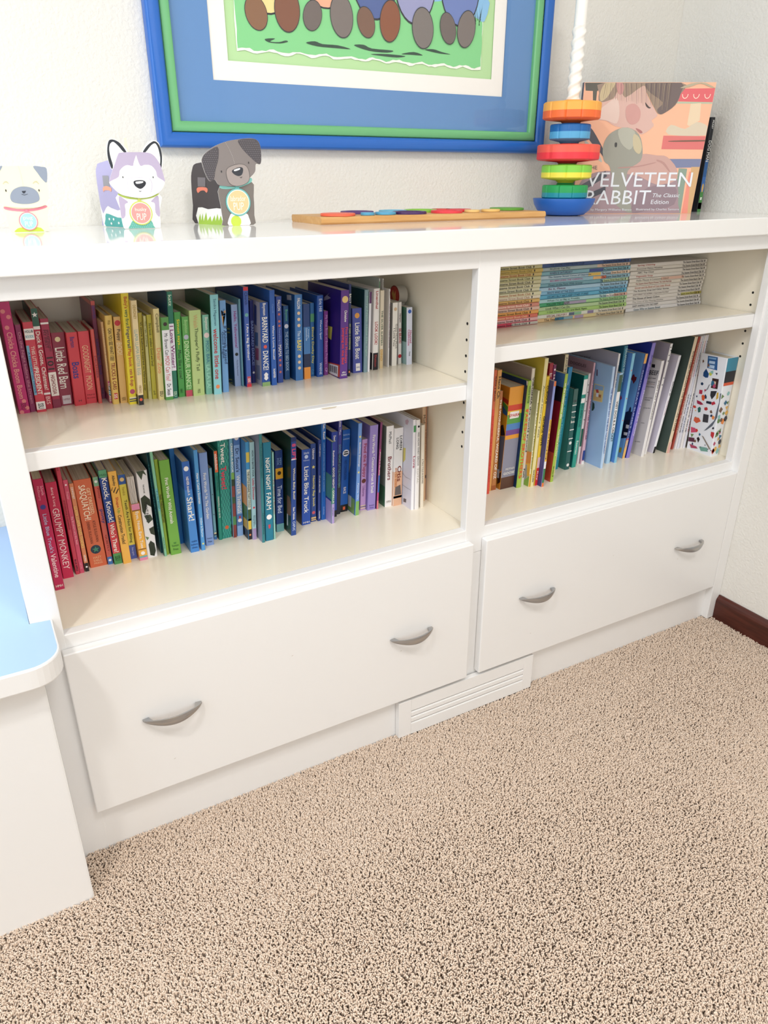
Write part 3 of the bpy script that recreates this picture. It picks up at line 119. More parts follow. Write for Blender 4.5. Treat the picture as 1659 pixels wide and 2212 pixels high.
('LR', 'p', 1.0479, 1.0543, 1.0564, 1.0628, 0.1048, 0.247, '#8a96cc', 'purple and yellow farting dog book with orange tips', [('Walter the Farting Dog', 0.35, 0.73, '#17171c', 0.5, 0.5)], [(0, 0.045, '#ee7a2c'), (0.35, 0.75, '#f3c040'), (0.75, 0.82, '#f0ece8'), (0.82, 0.96, '#2f7a44'), (0.96, 1, '#ee7a2c')], {'cover': '#4a4a86'}),
('LR', 'b', 1.0609, 1.0716, 1.0669, 1.0776, 0.135, 0.2791, '#a0182c', 'deep red book recessed behind the purple one', [('IT', 0.08, 0.11, '#f6f3ec', 0.4, 0.5, 0), ('IT', 0.14, 0.17, '#f6f3ec', 0.4, 0.5, 0)], [], {}),
('LR', 'b', 1.0729, 1.0806, 1.0789, 1.0866, 0.135, 0.2745, '#7a2a5a', 'plum book recessed beside the deep red one', [('HARRIET', 0.08, 0.3, '#f6f3ec', 0.5, 0.5)], [], {'dots': ('#f6f3ec', [(0.04, 0.5)]), 'dotr': 0.3}),
('LR', 'p', 1.0858, 1.0944, 1.0991, 1.1076, 0.1176, 0.2551, '#a3bf3c', 'lime paperback lettered "construction site"', [('on the construction site', 0.08, 0.4, '#f6f3ec', 0.5, 0.5), ('Carly Riley & Tom Hinz', 0.5, 0.75, '#f6f3ec', 0.4, 0.5), ('bm kmt 19', 0.85, 0.95, '#17171c', 0.4, 0.5)], [], {'cover': '#1a1a24', 'side': [('#3f7ab8', 0, 1, 0, 0.12), ('#8a1a24', 0, 1, 0.25, 0.72), ('#c8502c', 0, 0.9, 0.72, 1)]}),
('LR', 'p', 1.1246, 1.1348, 1.1296, 1.1398, 0.1565, 0.2872, '#d8cba0', 'tall beige paperback poking up behind', [('A STORYBOOK OF NORTH', 0.02, 0.3, '#17171c', 0.4, 0.5)], [], {'cover': '#7a746c'}),
('LR', 'b', 1.1467, 1.1589, 1.1612, 1.1735, 0.175, 0.2509, '#1f80b0', 'azure book with a white feather mark', [('See the One in Machine wagons', 0.2, 0.9, '#8ad0e0', 0.4, 0.3)], [(0.35, 1, '#1a8a9a')], {'poly': [('#f6f3ec', [(0.3, 0.16), (0.6, 0.11), (0.45, 0.14), (0.35, 0.17)])]}),
('LR', 'h', 1.169, 1.184, 1.1709, 1.1848, 0.161, 0.2015, '#1d5c56', 'dark green hardback ruled with white lines', [('OR', 0.13, 0.16, '#4a2a3a', 0.4, 0.5, 0), ('Tenn', 0.33, 0.35, '#f6f3ec', 0.55, 0.5, 0), ('Boots', 0.38, 0.41, '#f6f3ec', 0.5, 0.5, 0)], [(0.19, 0.2, '#f6f3ec'), (0.27, 0.28, '#f6f3ec'), (0.49, 0.5, '#f6f3ec'), (0.6, 0.61, '#f6f3ec'), (0.76, 0.77, '#f6f3ec'), (0, 0.19, '#3f6a60')], {'cover': '#3f8a78', 'dots': ('#e8e8e0', [(0.66, 0.5), (0.94, 0.5)]), 'dotr': 0.28}),
('LR', 'p', 1.1948, 1.2073, 1.2026, 1.2151, 0.1643, 0.2289, '#1f9a84', 'jade green paperback with two white patches on its spine', [('BAD ANIMAL ATLAS', 0.3, 0.55, '#0f4a50', 0.5, 0.5), ('Eastman', 0.7, 0.85, '#d8f0e8', 0.45, 0.5)], [(0.04, 0.2, '#f6f3ec'), (0.24, 0.29, '#f6f3ec')], {'cover': '#0f6460'}),
('LR', 'p', 1.2242, 1.2308, 1.2295, 1.2361, 0.1778, 0.2274, '#eae8e4', 'white and black spotted paperback', [], [(0.6, 0.8, '#1a6a50')], {'dots': ('#17171c', [(0.12, 0.4), (0.2, 0.6), (0.3, 0.5), (0.4, 0.4), (0.5, 0.6)])}),
('LR', 'h', 1.2311, 1.2418, 1.237, 1.2415, 0.1717, 0.2536, '#dbb0bc', 'dusty pink hardback with a navy sail emblem', [('GOOD STORIES ONE AFTER ANOTHER', 0.08, 0.75, '#8a4a60', 0.45, 0.5)], [(0.86, 0.96, '#26408c', 0.15, 0.85), (0.97, 1, '#f6f3ec')], {'cover': '#b08c98', 'sp': [], 'st': [('DOODLES', (0.0801, 0.2359), (0.0251, 0.237), (0.0796, 0.2432), '#6a4a54')]}),
('LR', 'h', 1.2525, 1.2597, 1.2514, 1.2585, 0.125, 0.2523, '#b8d4ee', 'sky blue hardback with a small picnic sticker', [('THE VERY BUSY DAY THE BEAR TOLD NOBODY', 0.2, 0.85, '#3a5aa0', 0.6, 0.5)], [], {'cover': '#9cc2ea', 'sp': [('#e0cf8c', [(0.0535, 0.201), (0.021, 0.2019), (0.0216, 0.162), (0.0525, 0.1595)]), ('#8cb4dc', [(0.0509, 0.1991), (0.0229, 0.2003), (0.0234, 0.1902), (0.0512, 0.1867)]), ('#c84a44', [(0.0471, 0.1877), (0.0391, 0.1896), (0.0351, 0.1823), (0.0432, 0.1804)]), ('#d8b878', [(0.051, 0.1765), (0.0252, 0.1806), (0.0245, 0.1634), (0.0511, 0.1615)]), ('#b06a3a', [(0.0358, 0.1781), (0.0276, 0.179), (0.0278, 0.1718), (0.0354, 0.172)]), ('#e4ecf4', [(0.044, 0.1802), (0.0364, 0.1816), (0.0354, 0.172), (0.0436, 0.171)]), ('#2a4a3e', [(0.052, 0.1565), (0.0458, 0.1528), (0.0436, 0.1429), (0.0472, 0.1353), (0.0518, 0.1335)]), ('#5a3a5a', [(0.0512, 0.2356), (0.0478, 0.2353), (0.046, 0.2205), (0.0499, 0.2207)])], 'st': []}),
('LR', 'h', 1.2806, 1.2864, 1.2889, 1.2946, 0.1481, 0.274, '#f0ede8', 'tall white hardback with a lilac grey cover', [('something new', 0.1, 0.3, '#5a5a70', 0.5, 0.5)], [], {'cover': '#b8b6c2', 'sp': [], 'st': [('brave new animal', (0.1534, 0.2413), (0.09, 0.2453), (0.1527, 0.2461), '#6a6472')]}),
('LR', 'p', 1.2884, 1.3, 1.2935, 1.3046, 0.1426, 0.2283, '#a8d0ea', 'pale blue and white cricket book', [('WET DOG & A CRICKET', 0.3, 0.75, '#17171c', 0.5, 0.5)], [(0.02, 0.2, '#3a5a40'), (0.2, 0.65, '#ecebe6')], {}),
('LR', 'h', 1.3003, 1.3102, 1.3063, 1.3173, 0.1492, 0.2903, '#2a7a92', 'tall dark teal hardback standing behind', [('GALAPAGOS SEALIONS', 0.02, 0.3, '#b8d8e0', 0.5, 0.5)], [], {'cover': '#1d5a74'}),
('LR', 'b', 1.3105, 1.3183, 1.3228, 1.3316, 0.1374, 0.2731, '#7fc4dc', 'blue book with a lime green frog corner', [], [], {'cover': '#5a94dc', 'dots': ('#e87a6a', [(0.15, 0.5), (0.4, 0.5), (0.6, 0.5)]), 'sp': [('#a02a4a', [(0.0191, 0.1676), (0.015, 0.169), (0.0107, 0.163), (0.0134, 0.1579), (0.0166, 0.1593)]), ('#d8d860', [(0.0005, 0.1644), (0.0005, 0.1674), (0.0005, 0.159), (0.0005, 0.1576)]), ('#c83a5a', [(0.0005, 0.1217), (0.0005, 0.1238), (0.0005, 0.1184), (0.0005, 0.1175)]), ('#5a9a4a', [(0.0005, 0.1059), (0.0005, 0.1071), (0.0005, 0.1004), (0.0005, 0.0999)])], 'st': []}),
('LR', 'b', 1.3508, 1.3599, 1.3806, 1.3897, 0.151, 0.2632, '#273a80', 'navy book with orange tips and a sunset cover', [('GOOD DAY SUNSET BOOK', 0.15, 0.9, '#a0b0e0', 0.5, 0.5)], [(0, 0.09, '#f0b050'), (0.8, 0.82, '#c84a3a'), (0.82, 1, '#f0bc60')], {'cover': '#6fa8d8', 'sp': [('#7a1f22', [(0.0246, 0.2062), (0.0208, 0.2102), (0.0163, 0.2046), (0.0106, 0.2048), (0.0106, 0.1982), (0.0161, 0.1871), (0.0206, 0.1927), (0.0268, 0.1968)]), ('#17243c', [(0.0202, 0.1154), (0.0125, 0.1196), (0.0114, 0.1278), (0.0095, 0.1317), (0.0061, 0.128), (0.005, 0.1193), (0.0005, 0.1217), (0.0005, 0.0965), (0.0201, 0.0891)]), ('#141726', [(0.0207, 0.0935), (0.0005, 0.1011), (0.0005, 0.0542), (0.0173, 0.0481)]), ('#c8c8c4', [(0.011, 0.0858), (0.0005, 0.0869), (0.0005, 0.0779), (0.0096, 0.0769)]), ('#c8c8c4', [(0.0124, 0.0658), (0.0005, 0.068), (0.0005, 0.0602), (0.0114, 0.0591)]), ('#a8a02a', [(0.0152, 0.0252), (0.0079, 0.0263), (0.0072, 0.0135), (0.0146, 0.0124)])], 'st': []}),
('LR', 'h', 1.3624, 1.3736, 1.3967, 1.4079, 0.147, 0.2883, '#8a7ccc', 'violet hardback standing taller than its neighbours', [('the magic story book', 0.1, 0.3, '#3a2a80', 0.4, 0.5), ('Mommy and the Grizzly', 0.4, 0.8, '#f6f3ec', 0.4, 0.5)], [], {'cover': '#26389c'}),
('LR', 'p', 1.4033, 1.4126, 1.4251, 1.4344, 0.1364, 0.2441, '#ece9e2', 'cream printed booklet taped at the top', [('EVERY DAY COOKING', 0.2, 0.6, '#6a6a60', 0.4, 0.5)], [], {'cover': '#d6d0c8', 'sp': [('#23231f', [(0.0279, 0.2309), (0.0181, 0.232), (0.0169, 0.2239), (0.0269, 0.2232)]), ('#f2f0ee', [(0.0106, 0.2436), (0.002, 0.2436), (0.0009, 0.2436), (0.0094, 0.2436)]), ('#c8c0b8', [(0.0239, 0.2436), (0.0158, 0.2436), (0.0147, 0.2436), (0.0229, 0.2436)])], 'st': [('BEEF', (0.0304, 0.2045), (0.003, 0.2081), (0.03, 0.2157), '#3a3a44'), ('good taste!', (0.0297, 0.1935), (0.0064, 0.197), (0.0299, 0.1986), '#5a5a66'), ('recipes and more', (0.0295, 0.1846), (0.0055, 0.1884), (0.0298, 0.1879), '#6a6a74'), ('Beef, Pork &', (0.0304, 0.1806), (0.007, 0.1836), (0.0306, 0.1832), '#8a4a4a'), ('home cooking', (0.0326, 0.1726), (0.0064, 0.1764), (0.0329, 0.1759), '#6a6a74'), ('soups and stews', (0.0281, 0.1454), (0.0038, 0.1495), (0.0281, 0.1488), '#6a6a74'), ('trimmings', (0.0266, 0.14), (0.01, 0.143), (0.027, 0.1434), '#6a6a74'), ('serving ideas', (0.0255, 0.1197), (0.0034, 0.1242), (0.0257, 0.1227), '#6a6a74'), ('index', (0.0226, 0.0823), (0.0114, 0.0844), (0.0228, 0.085), '#6a6a74'), ('the kitchen', (0.0298, 0.0312), (0.0127, 0.0346), (0.03, 0.0342), '#6a6a74')]}),
('LR', 'p', 1.4236, 1.4314, 1.4575, 1.4654, 0.145, 0.2807, '#efece6', 'white paperback with black ink blots', [], [], {'dots': ('#17171c', [(0.03, 0.3), (0.06, 0.7), (0.1, 0.4), (0.15, 0.6), (0.3, 0.5), (0.36, 0.5)]), 'cover': '#b0a8b4'}),
('LR', 'p', 1.4483, 1.4563, 1.4888, 1.4968, 0.1403, 0.2493, '#f0eef0', 'plain white paperback with a lilac white cover', [('Dinner at', 0.26, 0.4, '#17171c', 0.4, 0.5), ('the big kitchen', 0.45, 0.6, '#c08a9a', 0.4, 0.5)], [(0.93, 1, '#17171c')], {'cover': '#d8d2dc'}),
('LR', 'h', 1.4802, 1.4908, 1.5158, 1.5264, 0.1233, 0.2954, '#e3cfa8', 'dark green-covered hardback with a tan spine', [('RHETTAERI MCGAGAN N THE ADVENTURE IN EXILE', 0.12, 0.8, '#5a3a24', 0.5, 0.5)], [(0.9, 1, '#e8b0a0')], {'cover': '#47564c'}),
('LR', 'p', 1.5147, 1.5219, 1.5458, 1.5529, 0.1374, 0.2904, '#b4402c', 'brick red floral magazine', [('GARDEN ROSES', 0.05, 0.35, '#e8c0a0', 0.5, 0.5), ('JUNE ISSUE', 0.5, 0.85, '#e8c0a0', 0.45, 0.5)], [], {}),
('LR', 'p', 1.5247, 1.5319, 1.5533, 1.5578, 0.135, 0.2915, '#ece8e4', 'white magazine with pink capitals', [('PARENTING TODAY', 0.05, 0.35, '#d86a7a', 0.5, 0.5), ('SPRING GUIDE', 0.5, 0.85, '#17171c', 0.45, 0.5)], [], {}),
('LR', 'p', 1.5331, 1.5403, 1.5582, 1.5623, 0.1334, 0.2924, '#dfe2e6', 'pale grey magazine with blue capitals', [('LIVING FAMILY', 0.05, 0.35, '#3a5a80', 0.5, 0.5), ('THE BALANCE', 0.5, 0.85, '#3a5a80', 0.45, 0.5)], [], {}),
('LR', 'p', 1.5429, 1.5502, 1.5627, 1.5673, 0.1311, 0.2934, '#f0ece2', 'ivory magazine with "PARENTING" in red', [('PARENTING MAGAZINE', 0.05, 0.35, '#c83a44', 0.5, 0.5), ('BALANCE ISSUE', 0.5, 0.85, '#17171c', 0.45, 0.5)], [], {}),
('LR', 'p', 1.5514, 1.5586, 1.5677, 1.5728, 0.1296, 0.2943, '#e6e6ea', 'white magazine with black capitals, last of the thin set', [('FAMILY BALANCE', 0.05, 0.35, '#17171c', 0.5, 0.5), ('HOME ISSUE', 0.5, 0.85, '#c83a44', 0.45, 0.5)], [], {}),
('LR', 'h', 1.5589, 1.5882, 1.5711, 1.5925, 0.05, 0.2528, '#e8ecea', 'white journal covered in small painted pictures, rightmost', [], [(0, 0.13, '#3a8aa0'), (0.13, 0.24, '#22242c'), (0.24, 0.27, '#e0562c')], {'cover': '#e9edee', 'art': 1, 'sp': [('#2a5f9a', [(0.0557, 0.2489), (0.0274, 0.2507), (0.0232, 0.2188), (0.0527, 0.2194)]), ('#7fb0d8', [(0.0526, 0.2466), (0.0307, 0.2479), (0.0312, 0.2438), (0.0523, 0.2423)]), ('#b8d4ec', [(0.0496, 0.2379), (0.0329, 0.239), (0.0326, 0.2324), (0.0497, 0.2312)]), ('#b8d4ec', [(0.049, 0.228), (0.0325, 0.2291), (0.0321, 0.2214), (0.0487, 0.2206)]), ('#1d4a80', [(0.0609, 0.2063), (0.0548, 0.2167), (0.0447, 0.2053), (0.0456, 0.196), (0.0532, 0.1943), (0.0605, 0.1973)]), ('#c8d04a', [(0.0453, 0.2085), (0.0393, 0.2114), (0.0353, 0.2084), (0.0375, 0.2023), (0.0428, 0.2023)]), ('#3a1d1a', [(0.0327, 0.1978), (0.0142, 0.199), (0.0136, 0.1739), (0.0326, 0.1728)]), ('#e8c8a0', [(0.0274, 0.191), (0.021, 0.1914), (0.0207, 0.1835), (0.0272, 0.1832)]), ('#8a8c90', [(0.0397, 0.1792), (0.0362, 0.1818), (0.0401, 0.1676), (0.0513, 0.1558), (0.0431, 0.1692)]), ('#2a2a30', [(0.0311, 0.1652), (0.014, 0.1692), (0.0169, 0.1572), (0.0246, 0.145), (0.0308, 0.1538)]), ('#d8a82a', [(0.0132, 0.1649), (0.0089, 0.167), (0.0069, 0.1528), (0.0123, 0.1469), (0.0132, 0.1581)]), ('#e85a2a', [(0.0557, 0.1477), (0.0505, 0.1513), (0.0447, 0.1469), (0.0462, 0.1361), (0.0526, 0.1368)]), ('#c0304a', [(0.0645, 0.1607), (0.0551, 0.1618), (0.0546, 0.1515), (0.0639, 0.1504)]), ('#c8283a', [(0.0249, 0.1368), (0.0162, 0.1424), (0.0116, 0.1367), (0.021, 0.1308)]), ('#1d2438', [(0.0392, 0.1378), (0.024, 0.1393), (0.024, 0.1324), (0.0387, 0.1321)]), ('#a82a4a', [(0.0675, 0.1331), (0.0549, 0.1316), (0.0458, 0.1268), (0.0534, 0.1237), (0.0645, 0.1244)]), ('#2f6a60', [(0.0611, 0.1135), (0.0552, 0.1186), (0.0512, 0.1149), (0.0513, 0.1054), (0.0577, 0.1025)]), ('#c03030', [(0.0417, 0.1197), (0.0342, 0.1228), (0.0306, 0.1179), (0.0351, 0.1132), (0.0407, 0.1141)]), ('#5f6870', [(0.0041, 0.1648), (0.0005, 0.1668), (0.0005, 0.1473), (0.0005, 0.1285), (0.0005, 0.104), (0.0099, 0.08), (0.0245, 0.0652), (0.0319, 0.0606), (0.0201, 0.0771), (0.0074, 0.0948), (0.0051, 0.1234), (0.0023, 0.1425)]), ('#e0603a', [(0.0661, 0.0883), (0.0525, 0.0896), (0.0455, 0.082), (0.0578, 0.0737), (0.0671, 0.0784)]), ('#3a3a3e', [(0.0413, 0.1033), (0.0253, 0.1045), (0.0241, 0.0843), (0.0401, 0.0823)]), ('#d84a6a', [(0.0722, 0.06), (0.0581, 0.0604), (0.0535, 0.0508), (0.0694, 0.0449)]), ('#c82a30', [(0.0109, 0.0643), (0.001, 0.0648), (0.0005, 0.0581), (0.0023, 0.0478), (0.0102, 0.0538)]), ('#1f1418', [(0.0494, 0.0361), (0.0447, 0.0407), (0.0395, 0.0354), (0.0431, 0.0246)]), ('#5a2038', [(0.074, 0.0313), (0.0561, 0.0341), (0.0555, 0.0233), (0.074, 0.0201)]), ('#b03a5a', [(0.0681, 0.0145), (0.0466, 0.0136), (0.0416, 0.0091), (0.0621, 0.0051)]), ('#8a7a6a', [(0.0362, 0.0473), (0.0304, 0.0454), (0.0036, 0.0197), (0.0072, 0.0173)]), ('#6aa090', [(0.0387, 0.0161), (0.0145, 0.0199), (0.01, 0.0104), (0.0312, 0.0061)]), ('#4a7a54', [(0.0005, 0.033), (0.0005, 0.0376), (0.0005, 0.0278), (0.0005, 0.0243)]), ('#2a2a2a', [(0.036, 0.0169), (0.032, 0.0177), (0.0329, 0.0149)]), ('#2a2a2a', [(0.0238, 0.0256), (0.0198, 0.0263), (0.0206, 0.0231)]), ('#2a2a2a', [(0.0141, 0.0176), (0.0098, 0.0182), (0.0108, 0.015)]), ('#2a2a2a', [(0.0045, 0.0175), (0.0005, 0.0179), (0.0012, 0.0146)])], 'st': []})]
